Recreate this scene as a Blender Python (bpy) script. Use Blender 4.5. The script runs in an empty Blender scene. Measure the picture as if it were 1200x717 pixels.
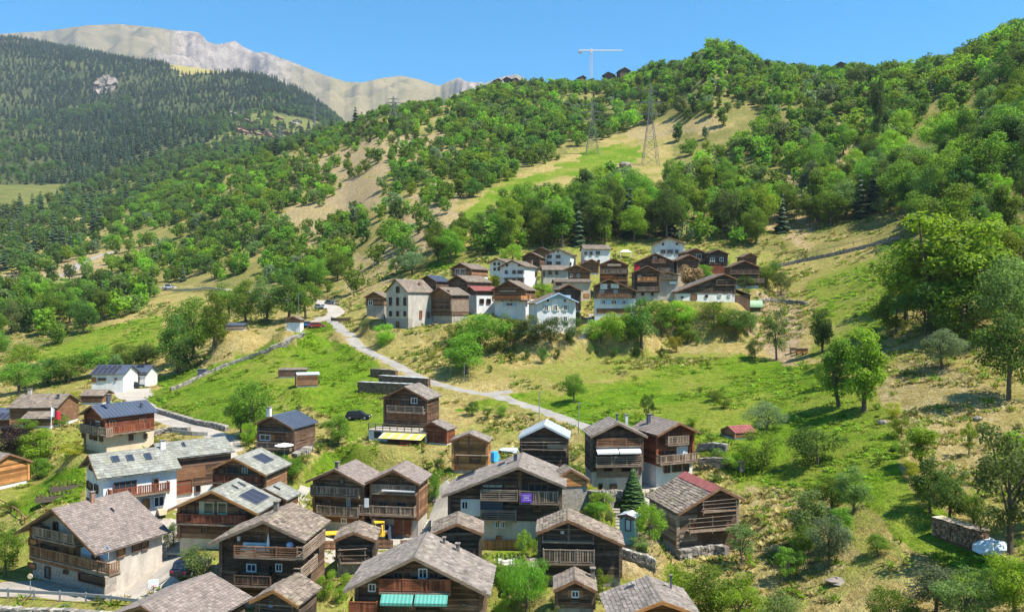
import bpy, math, random
import numpy as np
from mathutils import Matrix, Vector

# ---------------------------------------------------------------- camera, sky, sun, exposure
random.seed(7); RNG = np.random.default_rng(11)
SC = bpy.context.scene
COL = SC.collection
F_, CX, HY = 900.0, 600.0, 358.5            # focal length / principal point in photo pixels (1200 wide)
cam_d = bpy.data.cameras.new('camera'); cam = bpy.data.objects.new('camera', cam_d); COL.objects.link(cam)
cam_d.sensor_width = 36.0; cam_d.lens = 27.0; cam_d.clip_start = 0.5; cam_d.clip_end = 30000
cam.location = (0, 0, 0); cam.rotation_euler = (math.pi / 2, 0, 0)
SC.camera = cam
SUN_EL, SUN_AZ = math.radians(59), math.radians(112)      # azimuth from +Y clockwise (towards +X)
wd = bpy.data.worlds.new('World'); SC.world = wd; wd.use_nodes = True
nt = wd.node_tree; nt.nodes.clear()
sky = nt.nodes.new('ShaderNodeTexSky'); sky.sky_type = 'NISHITA'; sky.sun_disc = False
sky.sun_elevation = SUN_EL; sky.sun_rotation = SUN_AZ; sky.altitude = 1200
sky.air_density = 1.0; sky.dust_density = 0.15; sky.ozone_density = 1.2
bg = nt.nodes.new('ShaderNodeBackground'); bg.inputs[1].default_value = 0.15
wo = nt.nodes.new('ShaderNodeOutputWorld')
hs = nt.nodes.new('ShaderNodeHueSaturation'); hs.inputs['Saturation'].default_value = 2.0; hs.inputs['Value'].default_value = 0.58; hs.inputs['Hue'].default_value = 0.488
nt.links.new(sky.outputs[0], hs.inputs['Color']); nt.links.new(hs.outputs[0], bg.inputs[0]); nt.links.new(bg.outputs[0], wo.inputs[0])
sun_d = bpy.data.lights.new('sun', 'SUN'); sun_d.energy = 3.75; sun_d.angle = math.radians(0.5); sun_d.color = (1, 0.955, 0.88)
sun = bpy.data.objects.new('sun', sun_d); COL.objects.link(sun)
to_sun = Vector((math.cos(SUN_EL) * math.sin(SUN_AZ), math.cos(SUN_EL) * math.cos(SUN_AZ), math.sin(SUN_EL)))
sun.rotation_euler = to_sun.to_track_quat('Z', 'Y').to_euler(); sun.location = (60, -10, 80)
SC.view_settings.view_transform = 'Standard'; SC.view_settings.look = 'None'
SC.view_settings.exposure = 1.42; SC.view_settings.gamma = 1
HAZE = 0.00006
SC.render.engine = 'CYCLES'
SC.cycles.max_bounces = 5; SC.cycles.diffuse_bounces = 2; SC.cycles.glossy_bounces = 2
SC.cycles.transmission_bounces = 3; SC.cycles.transparent_max_bounces = 6; SC.cycles.volume_bounces = 0
SC.cycles.use_denoising = True

# ---------------------------------------------------------------- materials
MATS = {}
def nmat(name):
    m = bpy.data.materials.new(name); m.use_nodes = True; MATS[name] = m
    t = m.node_tree; b = t.nodes['Principled BSDF']; b.inputs['Roughness'].default_value = 0.85
    b.inputs['Specular IOR Level'].default_value = 0.25
    return m, t, b
def N(t, typ, **kw):
    n = t.nodes.new(typ)
    for k, v in kw.items():
        if k.startswith('i_'): n.inputs[k[2:].replace('_', ' ')].default_value = v
        else: setattr(n, k, v)
    return n
def ramp(t, fac, stops):
    r = t.nodes.new('ShaderNodeValToRGB'); e = r.color_ramp.elements
    while len(e) < len(stops): e.new(0.5)
    for k, (p, c) in enumerate(stops):
        e[k].position = p; e[k].color = (c[0], c[1], c[2], 1) if not isinstance(c, (int, float)) else (c, c, c, 1)
    t.links.new(fac, r.inputs[0]); return r.outputs[0]
def mixc(t, fac, a, b, mode='MIX'):
    m = t.nodes.new('ShaderNodeMix'); m.data_type = 'RGBA'; m.blend_type = mode
    for s, v in ((0, fac), (6, a), (7, b)):
        if hasattr(v, 'is_output'): t.links.new(v, m.inputs[s])
        elif isinstance(v, (int, float)): m.inputs[s].default_value = v
        else: m.inputs[s].default_value = (v[0], v[1], v[2], 1)
    return m.outputs[2]
def math_(t, op, a, b=0.0):
    m = t.nodes.new('ShaderNodeMath'); m.operation = op
    for s, v in ((0, a), (1, b)):
        if hasattr(v, 'is_output'): t.links.new(v, m.inputs[s])
        else: m.inputs[s].default_value = v
    return m.outputs[0]
def coords(t, scale=(1, 1, 1), kind='Object'):
    tc = t.nodes.new('ShaderNodeTexCoord'); mp = t.nodes.new('ShaderNodeMapping'); mp.inputs['Scale'].default_value = scale
    t.links.new(tc.outputs[kind], mp.inputs[0]); return mp.outputs[0]
def noise(t, co, scale, detail=4, rough=0.6):
    n = N(t, 'ShaderNodeTexNoise'); n.inputs['Scale'].default_value = scale; n.inputs['Detail'].default_value = detail
    n.inputs['Roughness'].default_value = rough; t.links.new(co, n.inputs['Vector']); return n.outputs['Fac']
def bump(t, b, h, strength=0.5, dist=0.05):
    n = t.nodes.new('ShaderNodeBump'); n.inputs['Strength'].default_value = strength; n.inputs['Distance'].default_value = dist
    t.links.new(h, n.inputs['Height']); t.links.new(n.outputs[0], b.inputs['Normal'])
def simple(name, c, var=0.25, scale=2.0, rough=0.85, bmp=0.0, spec=0.25, stretch=(1, 1, 1), metal=0.0, tone=False, moss=0.0):
    """base colour with two octaves of dirt / wear"""
    m, t, b = nmat(name); co = coords(t, stretch)
    n1 = noise(t, co, scale, 5); n2 = noise(t, co, scale * 7, 3)
    f = math_(t, 'ADD', math_(t, 'MULTIPLY', n1, 0.65), math_(t, 'MULTIPLY', n2, 0.35))
    lo = [x * (1 - var) for x in c]; hi = [min(1, x * (1 + var)) for x in c]
    colr = ramp(t, f, [(0.33, lo), (0.67, hi)])
    if moss:
        mo = noise(t, coords(t), 0.55, 5, 0.7); colr = mixc(t, ramp(t, mo, [(0.52, 0), (0.7, moss)]), colr, (0.2, 0.19, 0.075)); st = noise(t, coords(t, (1, 1, 1)), 0.3, 3); colr = mixc(t, ramp(t, st, [(0.5, 0), (0.68, .55)]), colr, [x * 1.35 for x in c])
    if tone:
        a = N(t, 'ShaderNodeAttribute', attribute_name='tone')
        colr = mixc(t, 1.0, colr, ramp(t, a.outputs['Fac'], [(0, 0.55), (0.5, 1.0), (1, 1.55)]), 'MULTIPLY')
    t.links.new(colr, b.inputs['Base Color']); b.inputs['Roughness'].default_value = rough
    b.inputs['Specular IOR Level'].default_value = spec; b.inputs['Metallic'].default_value = metal
    if bmp: bump(t, b, f, bmp, 0.06)
    return m
def wood(name, c, hi):
    """weathered boards: streaks along the grain, per-course tone"""
    m, t, b = nmat(name); co = coords(t, (0.35, 0.35, 5)); n1 = noise(t, co, 2.2, 5); n2 = noise(t, coords(t, (1, 1, 1)), 0.8, 4)
    f = math_(t, 'ADD', math_(t, 'MULTIPLY', n1, 0.55), math_(t, 'MULTIPLY', n2, 0.45))
    a = N(t, 'ShaderNodeAttribute', attribute_name='tone')
    colr = ramp(t, f, [(0.32, [x * 0.6 for x in c]), (0.5, c), (0.68, hi)])
    colr = mixc(t, 1.0, colr, ramp(t, a.outputs['Fac'], [(0, 0.5), (0.5, 1.0), (1, 1.6)]), 'MULTIPLY')
    t.links.new(colr, b.inputs['Base Color']); bump(t, b, f, 0.5, 0.03); return m
wood('wood_dark', (0.125, 0.073, 0.045), (0.265, 0.168, 0.106))
wood('wood_black', (0.092, 0.063, 0.045), (0.22, 0.155, 0.108))
wood('wood_brown', (0.215, 0.108, 0.054), (0.37, 0.208, 0.115))
wood('wood_red', (0.2, 0.062, 0.03), (0.32, 0.115, 0.06))
wood('wood_orange', (0.4, 0.18, 0.06), (0.55, 0.29, 0.12))
wood('wood_grey', (0.235, 0.17, 0.118), (0.4, 0.305, 0.215))
wood('wood_pale', (0.4, 0.3, 0.2), (0.55, 0.44, 0.31))
simple('plaster_white', (0.7, 0.675, 0.63), 0.2, 0.9, 0.9, 0.1, stretch=(1, 1, .35))
simple('plaster_cream', (0.6, 0.48, 0.32), 0.2, 0.9, 0.9, 0.1, stretch=(1, 1, .35))
simple('plaster_grey', (0.46, 0.41, 0.34), 0.28, 1.0, 0.9, 0.15, stretch=(1, 1, .35))
simple('plaster_blue', (0.36, 0.5, 0.66), 0.1, 0.7, 0.9, 0.1)
simple('stone_wall', (0.33, 0.29, 0.24), 0.5, 3.0, 0.95, 0.8, tone=True)
simple('rubble', (0.27, 0.24, 0.2), 0.35, 2.0, 0.95, 0.6, tone=True)
simple('concrete', (0.4, 0.37, 0.33), 0.2, 1.2, 0.9, 0.15)
simple('slate_brown', (0.205, 0.16, 0.122), 0.5, 1.6, 0.9, 0.5, tone=True, moss=.5)
simple('slate_grey', (0.215, 0.18, 0.15), 0.45, 1.4, 0.85, 0.4, tone=True, moss=.25)
simple('slate_pale', (0.24, 0.235, 0.195), 0.3, 1.2, 0.8, 0.3, tone=True, moss=.4)
simple('slate_blue', (0.14, 0.165, 0.2), 0.18, 1.0, 0.6, 0.1, tone=True)
simple('tile_mauve', (0.225, 0.18, 0.152), 0.25, 1.5, 0.9, 0.3, tone=True)
simple('metal_pale', (0.5, 0.53, 0.53), 0.15, 0.8, 0.45, 0.05, 0.5)
simple('metal_dark', (0.07, 0.085, 0.115), 0.15, 0.6, 0.45, 0.05, 0.5)
simple('metal_red', (0.27, 0.085, 0.07), 0.3, 1.5, 0.6, 0.1)
simple('red_sheet', (0.52, 0.045, 0.05), 0.12, 1.0, 0.6)
simple('rust', (0.32, 0.17, 0.11), 0.4, 2.0, 0.8)
simple('solar_cell', (0.035, 0.032, 0.042), 0.15, 2.0, 0.3, 0, 0.5)
simple('solar_frame', (0.25, 0.25, 0.26), 0.1, 2.0, 0.4, 0, 0.5)
simple('white_paint', (0.78, 0.77, 0.74), 0.08, 2.0, 0.6)
simple('cream_paint', (0.6, 0.52, 0.33), 0.1, 2.0, 0.7)
simple('green_curtain', (0.3, 0.62, 0.4), 0.2, 3.0, 0.8)
simple('curtain', (0.5, 0.48, 0.38), 0.3, 4.0, 0.9, stretch=(6, 6, .6))
simple('awning_yellow', (0.72, 0.55, 0.1), 0.08, 3.0, 0.85)
simple('awning_white', (0.78, 0.75, 0.7), 0.08, 3.0, 0.85)
simple('awning_green', (0.07, 0.28, 0.225), 0.08, 3.0, 0.85)
simple('awning_teal', (0.13, 0.36, 0.3), 0.08, 3.0, 0.85)
simple('pylon_steel', (0.16, 0.165, 0.165), 0.15, 2.0, 0.6)
simple('cloth_purple', (0.2, 0.07, 0.5), 0.06, 3.0, 0.8)
simple('cloth_red', (0.6, 0.03, 0.05), 0.08, 3.0, 0.8)
simple('tarp_blue', (0.05, 0.35, 0.7), 0.2, 3.0, 0.6)
simple('tarp_pale', (0.55, 0.64, 0.68), 0.3, 3.0, 0.5)
simple('tarp_green', (0.3, 0.46, 0.26), 0.15, 1.5, 0.6)
simple('shed_green', (0.36, 0.53, 0.46), 0.15, 2.0, 0.7)
simple('asphalt', (0.35, 0.305, 0.25), 0.3, 0.28, 0.95, 0.1)
simple('gravel', (0.275, 0.25, 0.215), 0.25, 0.45, 0.95, 0.3)
simple('terrace', (0.36, 0.32, 0.265), 0.2, 1.0, 0.9, 0.2)
simple('bark', (0.12, 0.095, 0.07), 0.4, 8.0, 0.95, 0.5, stretch=(3, 3, .5))
simple('steel', (0.25, 0.25, 0.25), 0.15, 2.0, 0.5, 0, 0.5)
simple('crane_paint', (0.75, 0.62, 0.58), 0.1, 2.0, 0.5)
simple('rubber', (0.03, 0.03, 0.03), 0.2, 5.0, 0.8)
simple('excavator_yellow', (0.75, 0.45, 0.04), 0.15, 3.0, 0.5)
simple('log_end', (0.24, 0.155, 0.095), 0.45, 9.0, 0.9, 0.6, tone=True)
simple('flower_orange', (0.5, 0.15, 0.05), 0.5, 5.0, 0.9)
simple('rock', (0.25, 0.21, 0.175), 0.4, 0.03, 0.95, 0.6)
simple('dry_leaf', (0.34, 0.22, 0.11), 0.4, 3.0, 0.9)
simple('person_shirt', (0.2, 0.12, 0.2), 0.1, 9.0, 0.9)
for nm, c in (('car_dark', (0.02, 0.025, 0.04)), ('car_grey', (0.2, 0.2, 0.21)), ('car_white', (0.7, 0.7, 0.7)), ('car_red', (0.35, 0.03, 0.03)), ('car_blue', (0.05, 0.13, 0.3))):
    m, t, b = nmat(nm); b.inputs['Base Color'].default_value = (*c, 1); b.inputs['Roughness'].default_value = 0.25; b.inputs['Coat Weight'].default_value = 0.6
m, t, b = nmat('glass'); b.inputs['Base Color'].default_value = (0.035, 0.045, 0.055, 1); b.inputs['Roughness'].default_value = 0.12; b.inputs['Specular IOR Level'].default_value = 0.5
m, t, b = nmat('glass_dark'); b.inputs['Base Color'].default_value = (0.012, 0.012, 0.013, 1); b.inputs['Roughness'].default_value = 0.35

def leaf(name, c, hue=0.045, trans=0.5):
    m, t, b = nmat(name)
    oi = t.nodes.new('ShaderNodeObjectInfo'); a = N(t, 'ShaderNodeAttribute', attribute_name='tone')
    hs = t.nodes.new('ShaderNodeHueSaturation'); hs.inputs['Color'].default_value = (*c, 1)
    t.links.new(math_(t, 'ADD', math_(t, 'MULTIPLY', oi.outputs['Random'], hue), 0.5 - hue / 2), hs.inputs['Hue'])
    t.links.new(math_(t, 'ADD', math_(t, 'MULTIPLY', oi.outputs['Random'], 0.7), 0.68), hs.inputs['Value'])
    col = mixc(t, 1.0, hs.outputs[0], ramp(t, a.outputs['Fac'], [(0, 0.5), (0.5, 1.0), (1, 1.6)]), 'MULTIPLY')
    t.links.new(col, b.inputs['Base Color']); b.inputs['Roughness'].default_value = 0.65; b.inputs['Specular IOR Level'].default_value = 0.2
    tr = t.nodes.new('ShaderNodeBsdfTranslucent'); t.links.new(mixc(t, 1.0, col, (1.25, 1.35, 0.7), 'MULTIPLY'), tr.inputs[0])
    mx = t.nodes.new('ShaderNodeMixShader'); mx.inputs[0].default_value = trans
    t.links.new(b.outputs[0], mx.inputs[1]); t.links.new(tr.outputs[0], mx.inputs[2])
    t.links.new(mx.outputs[0], t.nodes['Material Output'].inputs[0]); return m
leaf('leaf_mid', (0.15, 0.24, 0.028)); leaf('leaf_dark', (0.09, 0.155, 0.03)); leaf('leaf_bright', (0.225, 0.335, 0.03))
leaf('leaf_olive', (0.15, 0.2, 0.06)); leaf('leaf_grey', (0.17, 0.22, 0.12)); leaf('leaf_yellow', (0.34, 0.34, 0.03))
leaf('leaf_purple', (0.05, 0.028, 0.035)); leaf('needle', (0.06, 0.11, 0.03), 0.02, 0.2); leaf('needle_far', (0.05, 0.082, 0.036), 0.02, 0.1)
leaf('leaf_willow', (0.19, 0.33, 0.04)); leaf('leaf_brown', (0.3, 0.19, 0.09), 0.02, 0.2); leaf('leaf_far', (0.115, 0.175, 0.045))
leaf('grass_tuft', (0.16, 0.24, 0.02)); leaf('grass_dry', (0.36, 0.29, 0.11), 0.02, 0.2)

def ground_mat():
    m, t, b = nmat('ground'); co = coords(t, (1, 1, 1))
    at = lambda n: N(t, 'ShaderNodeAttribute', attribute_name=n).outputs['Fac']
    nA = noise(t, co, 0.07, 6, 0.62); nB = noise(t, co, 0.55, 5, 0.65); nC = noise(t, co, 3.2, 4, 0.7); nD = noise(t, co, 0.012, 5, 0.6)
    sm = lambda a: ramp(t, a, [(0.36, 0), (0.64, 1)])
    def edge(attr, k=0.5, lo=0.3, hi=0.7):
        f = math_(t, 'ADD', attr, math_(t, 'MULTIPLY', math_(t, 'SUBTRACT', math_(t, 'ADD', math_(t, 'MULTIPLY', nA, 0.55), math_(t, 'MULTIPLY', nB, 0.45)), 0.5), k * 3.2))
        return ramp(t, f, [(lo, 0), (hi, 1)])
    dry = mixc(t, sm(nB), (0.29, 0.215, 0.07), (0.42, 0.33, 0.13))
    dry = mixc(t, math_(t, 'MULTIPLY', ramp(t, nA, [(0.42, 0), (0.66, 1)]), 0.7), dry, (0.2, 0.2, 0.04))
    lush = mixc(t, sm(nB), (0.08, 0.16, 0.008), (0.15, 0.235, 0.014))
    lush = mixc(t, math_(t, 'MULTIPLY', ramp(t, nA, [(0.43, 0), (0.66, 1)]), 0.75), lush, (0.25, 0.24, 0.045))
    soil = mixc(t, sm(nB), (0.26, 0.18, 0.09), (0.42, 0.32, 0.19))
    wood_ = mixc(t, sm(nB), mixc(t, sm(nA), (0.07, 0.1, 0.025), (0.24, 0.19, 0.07)), (0.13, 0.15, 0.035))
    dark = mixc(t, sm(nD), (0.04, 0.055, 0.022), (0.09, 0.1, 0.035))
    rock = mixc(t, sm(math_(t, 'ADD', math_(t, 'MULTIPLY', nD, .55), math_(t, 'MULTIPLY', nA, .45))), (0.11, 0.09, 0.075), (0.38, 0.31, 0.245)); 
    alp = mixc(t, sm(math_(t, 'ADD', math_(t, 'MULTIPLY', nD, .6), math_(t, 'MULTIPLY', nA, .4))), (0.125, 0.112, 0.055), (0.25, 0.195, 0.115))
    c = mixc(t, edge(at('lush')), dry, lush)
    c = mixc(t, edge(at('soil')), c, soil)
    c = mixc(t, edge(at('wood')), c, wood_)
    c = mixc(t, edge(at('fir')), c, dark)
    c = mixc(t, edge(at('alp')), c, alp)
    c = mixc(t, edge(at('rock'), 0.8), c, rock)
    fine = ramp(t, nC, [(0.3, 0.62), (0.5, 1.0), (0.72, 1.28)])
    c = mixc(t, 0.75, c, fine, 'MULTIPLY'); nE = noise(t, co, 1.15, 5, 0.75); c = mixc(t, 0.8, c, ramp(t, nE, [(0.32, 0.6), (0.5, 1.0), (0.68, 1.3)]), 'MULTIPLY')
    t.links.new(c, b.inputs['Base Color']); b.inputs['Roughness'].default_value = 1; b.inputs['Specular IOR Level'].default_value = 0.05
    bump(t, b, math_(t, 'ADD', math_(t, 'MULTIPLY', nC, 0.5), math_(t, 'ADD', nB, nE)), 1.0, 0.5)
    return m
ground_mat()

# ---------------------------------------------------------------- object helpers
def tag(o, label=None, cat=None, group=None, kind=None):
    if label: o['label'] = label
    if cat: o['category'] = cat
    if group: o['group'] = group
    if kind: o['kind'] = kind
    return o
def empty(name, loc, rz=0.0):
    o = bpy.data.objects.new(name, None); COL.objects.link(o); o.location = loc; o.rotation_euler = (0, 0, rz)
    o.empty_display_size = 0.3; return o
def link(name, me, parent=None, loc=None, rz=None, scale=None):
    o = bpy.data.objects.new(name, me); COL.objects.link(o)
    if parent: o.parent = parent
    if loc is not None: o.location = loc
    if rz is not None: o.rotation_euler = (0, 0, rz)
    if scale is not None: o.scale = scale
    return o
BOXF = ((0, 3, 2, 1), (4, 5, 6, 7), (0, 1, 5, 4), (1, 2, 6, 5), (2, 3, 7, 6), (3, 0, 4, 7))
class MB:
    """collects shapes, builds ONE mesh object"""
    def __init__(s): s.v, s.f, s.m, s.t, s.mats = [], [], [], [], []
    def mi(s, mat):
        if mat not in s.mats: s.mats.append(mat)
        return s.mats.index(mat)
    def add(s, vs, fs, mat, tone=0.5):
        k = len(s.v); s.v += [tuple(p) for p in vs]; s.t += [tone] * len(vs); i = s.mi(mat)
        for f in fs: s.f.append(tuple(q + k for q in f)); s.m.append(i)
    def box(s, x0, x1, y0, y1, z0, z1, mat, tone=0.5, fr=None):
        vs = [(x0, y0, z0), (x1, y0, z0), (x1, y1, z0), (x0, y1, z0), (x0, y0, z1), (x1, y0, z1), (x1, y1, z1), (x0, y1, z1)]
        if fr: vs = [fr(*p) for p in vs]
        s.add(vs, BOXF, mat, tone)
    def hexa(s, bot, top, mat, tone=0.5): s.add(list(bot) + list(top), BOXF, mat, tone)
    def tube(s, p, q, r0, r1, mat, n=6, tone=0.5):
        p, q = Vector(p), Vector(q); d = (q - p).normalized()
        a = d.orthogonal().normalized(); b = d.cross(a); vs = []
        for c, r in ((p, r0), (q, r1)):
            for k in range(n):
                w = 2 * math.pi * k / n; vs.append(c + a * (r * math.cos(w)) + b * (r * math.sin(w)))
        s.add(vs, [(k, (k + 1) % n, n + (k + 1) % n, n + k) for k in range(n)] + [tuple(range(n - 1, -1, -1)), tuple(range(n, 2 * n))], mat, tone)
    def bar(s, p, q, w, mat): s.tube(p, q, w * 0.7, w * 0.7, mat, 4)
    def prism(s, poly, y0, y1, mat, tone=0.5, fr=None):
        """polygon in (x,z) extruded along y"""
        n = len(poly); vs = [(x, y0, z) for x, z in poly] + [(x, y1, z) for x, z in poly]
        if fr: vs = [fr(*p) for p in vs]
        s.add(vs, [tuple(range(n)), tuple(range(2 * n - 1, n - 1, -1))] + [((k + 1) % n, k, n + k, n + (k + 1) % n) for k in range(n)], mat, tone)
    def blob(s, c, r, mat, seed=0, n=2, jag=0.2, tone=0.5):
        rr = random.Random(seed); vs, fs = [], []; U, V = 8, 5
        for j in range(V + 1):
            ph = math.pi * j / V
            for i in range(U):
                th = 2 * math.pi * i / U; k = 1 + rr.uniform(-jag, jag)
                vs.append((c[0] + r[0] * k * math.sin(ph) * math.cos(th), c[1] + r[1] * k * math.sin(ph) * math.sin(th), c[2] - r[2] * k * math.cos(ph)))
        for j in range(V):
            for i in range(U):
                a, b = j * U + i, j * U + (i + 1) % U; fs.append((a, b, b + U, a + U))
        s.add(vs, fs, mat, tone)
    def mesh(s, name, smooth=False):
        me = bpy.data.meshes.new(name); me.from_pydata(s.v, [], s.f)
        for mt in s.mats: me.materials.append(MATS[mt])
        me.polygons.foreach_set('material_index', s.m)
        a = me.attributes.new('tone', 'FLOAT', 'POINT'); a.data.foreach_set('value', s.t)
        if smooth: me.polygons.foreach_set('use_smooth', [True] * len(me.polygons))
        me.update(); return me
    def build(s, name, parent=None, kind=None, smooth=False):
        if not s.v: return None
        o = link(name, s.mesh(name, smooth), parent)
        if kind: o['kind'] = kind
        return o

# ---------------------------------------------------------------- terrain height field
# for vertical slices of the valley (photo column): ground height z below/above the camera at depth d
COLS = {
 -400: [(12,-30),(60,-29),(90,-28),(150,-26),(220,-22),(300,-14),(400,0),(600,40),(900,120),(1500,330),(2600,950),(3200,1100),(5500,1900),(8000,1900)],
 -150: [(12,-30),(60,-28.5),(90,-27.5),(150,-25),(220,-20),(300,-10),(450,15),(600,50),(900,130),(1500,330),(2600,920),(3200,1060),(5500,1950),(8000,1900)],
 0: [(12,-30),(60,-28),(75,-27.5),(90,-26.5),(105,-26),(120,-25),(150,-23),(180,-22),(220,-17),(280,-5),(350,5),(450,22),(600,60),(800,110),(1100,185),(1500,330),(2000,540),(2600,880),(3000,1020),(4000,1030),(5500,1970),(8000,1900)],
 100: [(12,-30),(60,-27.5),(75,-27.3),(88,-25),(100,-22.5),(120,-21),(150,-20.5),(180,-20),(220,-15),(280,-4),(350,4),(450,25),(600,60),(800,105),(1100,185),(1500,320),(2000,520),(2600,850),(3000,960),(4000,1000),(5500,1990),(8000,1900)],
 200: [(12,-30),(60,-28),(75,-27),(90,-25.3),(105,-23),(120,-21.5),(150,-19),(180,-16.5),(220,-11),(280,-1),(350,8),(450,32),(600,75),(800,130),(1100,210),(1500,350),(2000,550),(2600,810),(2900,850),(3500,850),(5500,1960),(8000,1800)],
 300: [(12,-30),(60,-28),(75,-27.5),(90,-26),(105,-24),(120,-20.5),(150,-16),(180,-10.5),(220,-4.5),(280,3),(350,18),(450,50),(600,100),(800,155),(1000,195),(1500,350),(2000,550),(2600,745),(3000,740),(4000,900),(5500,1790),(8000,1600)],
 400: [(12,-30),(60,-28),(75,-28),(90,-27),(105,-25),(120,-22),(150,-15.5),(180,-8.5),(205,-4.5),(240,0),(300,12),(400,42),(500,80),(650,135),(800,178),(900,190),(1100,190),(1600,350),(2000,460),(2600,590),(3200,560),(4000,900),(5500,1545),(8000,1400)],
 450: [(12,-30),(60,-28),(75,-28),(90,-27),(105,-25),(120,-21.5),(150,-15),(180,-7),(200,-4),(240,5),(300,20),(400,55),(500,95),(650,152),(750,184),(1000,188),(2000,200),(4000,900),(5500,1560),(6000,1560),(8000,1300)],
 525: [(12,-30),(60,-28),(75,-28),(90,-26.5),(105,-24),(120,-20.8),(150,-14),(180,-6.5),(220,4),(280,24),(350,46),(450,80),(600,142),(760,195),(900,205),(1400,190),(4000,900),(5500,1500),(8000,1300)],
 600: [(12,-30),(60,-28),(75,-28),(90,-26),(105,-23.5),(120,-20),(150,-13.5),(180,-5.5),(220,8),(280,27),(350,49),(450,82),(600,144),(800,218),(1000,225),(1600,200),(4000,800),(5500,1570),(8000,1300)],
 700: [(12,-30),(60,-28.3),(75,-27.6),(90,-24.8),(105,-21),(120,-18.8),(150,-14),(180,-7),(220,7),(280,28),(350,52),(450,84),(600,146),(800,222),(1000,235),(1600,200),(4000,500),(8000,500)],
 780: [(12,-30),(60,-28.5),(75,-27),(90,-23.5),(105,-20),(120,-18.3),(150,-14.3),(180,-7.5),(220,5),(280,28),(350,54),(450,87),(600,162),(760,233),(1000,260),(1600,200),(8000,200)],
 840: [(12,-29),(60,-28),(75,-25.5),(90,-22.5),(105,-19.5),(120,-17.5),(150,-13.7),(180,-7),(220,4),(280,28),(350,56),(450,94),(560,170),(640,211),(800,222),(1200,190),(8000,200)],
 900: [(12,-28),(60,-27),(75,-24.5),(90,-21.5),(105,-19),(120,-16.7),(150,-12.5),(180,-6),(220,4.5),(280,29),(350,60),(450,104),(600,180),(700,206),(1000,210),(8000,200)],
 975: [(12,-27),(60,-25.5),(75,-22.3),(90,-19),(105,-16.3),(120,-13.6),(150,-8.5),(180,-1),(220,10),(280,34),(350,67),(450,116),(560,165),(700,185),(8000,200)],
 1050: [(12,-26),(60,-23.5),(75,-19.7),(90,-16.5),(105,-13.5),(120,-10),(150,-3),(180,6),(220,18),(280,42),(350,76),(450,127),(540,160),(700,180),(8000,200)],
 1125: [(12,-25),(60,-22),(75,-18.5),(90,-15),(105,-11.2),(120,-7),(150,3),(180,13.5),(220,28.5),(280,56),(350,91),(450,140),(520,162),(700,180),(8000,200)],
 1200: [(12,-24),(60,-20),(75,-17),(90,-13.5),(105,-9.5),(120,-5),(150,6.5),(180,19.5),(220,40),(280,74),(350,109),(450,156),(520,180),(700,195),(8000,200)],
 1350: [(12,-21),(60,-17),(75,-13),(90,-9),(105,-4.5),(120,1),(150,14),(180,28),(220,50),(280,84),(350,118),(450,165),(520,182),(700,197),(8000,220)],
 1600: [(12,-15),(60,-5),(90,10),(120,26),(150,40),(220,76),(350,140),(450,180),(700,210),(8000,240)],
}
def pchip(x, y, xq):
    x = np.asarray(x, float); y = np.asarray(y, float); h = np.diff(x); dl = np.diff(y) / h; m = np.zeros_like(y)
    for k in range(1, len(x) - 1):
        if dl[k - 1] * dl[k] > 0:
            w1, w2 = 2 * h[k] + h[k - 1], h[k] + 2 * h[k - 1]; m[k] = (w1 + w2) / (w1 / dl[k - 1] + w2 / dl[k])
    m[0], m[-1] = dl[0], dl[-1]
    i = np.clip(np.searchsorted(x, xq) - 1, 0, len(x) - 2); tt = (xq - x[i]) / h[i]
    return (2 * tt**3 - 3 * tt**2 + 1) * y[i] + (tt**3 - 2 * tt**2 + tt) * h[i] * m[i] + (-2 * tt**3 + 3 * tt**2) * y[i + 1] + (tt**3 - tt**2) * h[i] * m[i + 1]
def vnoise(x, y, seed=0):
    xi, yi = np.floor(x), np.floor(y); fx, fy = x - xi, y - yi
    def hsh(a, b):
        s = np.sin(a * 127.1 + b * 311.7 + seed * 74.7) * 43758.5453; return s - np.floor(s)
    sx, sy = fx * fx * (3 - 2 * fx), fy * fy * (3 - 2 * fy)
    return ((hsh(xi, yi) * (1 - sx) + hsh(xi + 1, yi) * sx) * (1 - sy) + (hsh(xi, yi + 1) * (1 - sx) + hsh(xi + 1, yi + 1) * sx) * sy) * 2 - 1
def fbm(x, y, sc, oct=4, seed=0):
    r = 0; a = 1; tot = 0
    for k in range(oct):
        r = r + a * vnoise(x / sc * 2**k + 17.3 * k, y / sc * 2**k - 9.1 * k, seed + k); tot += a; a *= 0.5
    return r / tot
AF = 62.0
angs = np.concatenate([np.arange(-180, -AF, 6.0), np.arange(-AF, -38, 0.8), np.arange(-38, 38, 0.14), np.arange(38, AF, 0.8), np.arange(AF, 180.01, 6.0)])
ANG = np.radians(angs); ND = 800
LD = np.linspace(math.log(6), math.log(8000), ND); DD = np.exp(LD)
cpx = np.array(sorted(COLS)); ctab = np.array([pchip(np.log([p[0] for p in COLS[c]]), [p[1] for p in COLS[c]], np.maximum(LD, math.log(12))) for c in cpx])
pxa = np.clip(600 + 900 * np.tan(np.clip(ANG, -math.radians(AF), math.radians(AF))), -400, 1600)
ZG = np.zeros((len(ANG), ND))
for j in range(ND): ZG[:, j] = pchip(cpx, ctab[:, j], pxa)
back = np.clip((np.abs(ANG) - math.radians(AF)) / math.radians(180 - AF), 0, 1)[:, None]      # behind the camera: the valley floor falls away gently
ZG = ZG * (1 - back) + (np.minimum(ZG, -28 - 0.02 * DD[None, :]) * 0.35 + 0.65 * (-30 - 0.01 * DD[None, :])) * back
CA = np.cos(np.clip(ANG, -math.radians(AF), math.radians(AF)))
RR = DD[None, :] / CA[:, None]; XG = RR * np.sin(ANG)[:, None]; YG = RR * np.cos(ANG)[:, None]
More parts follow.
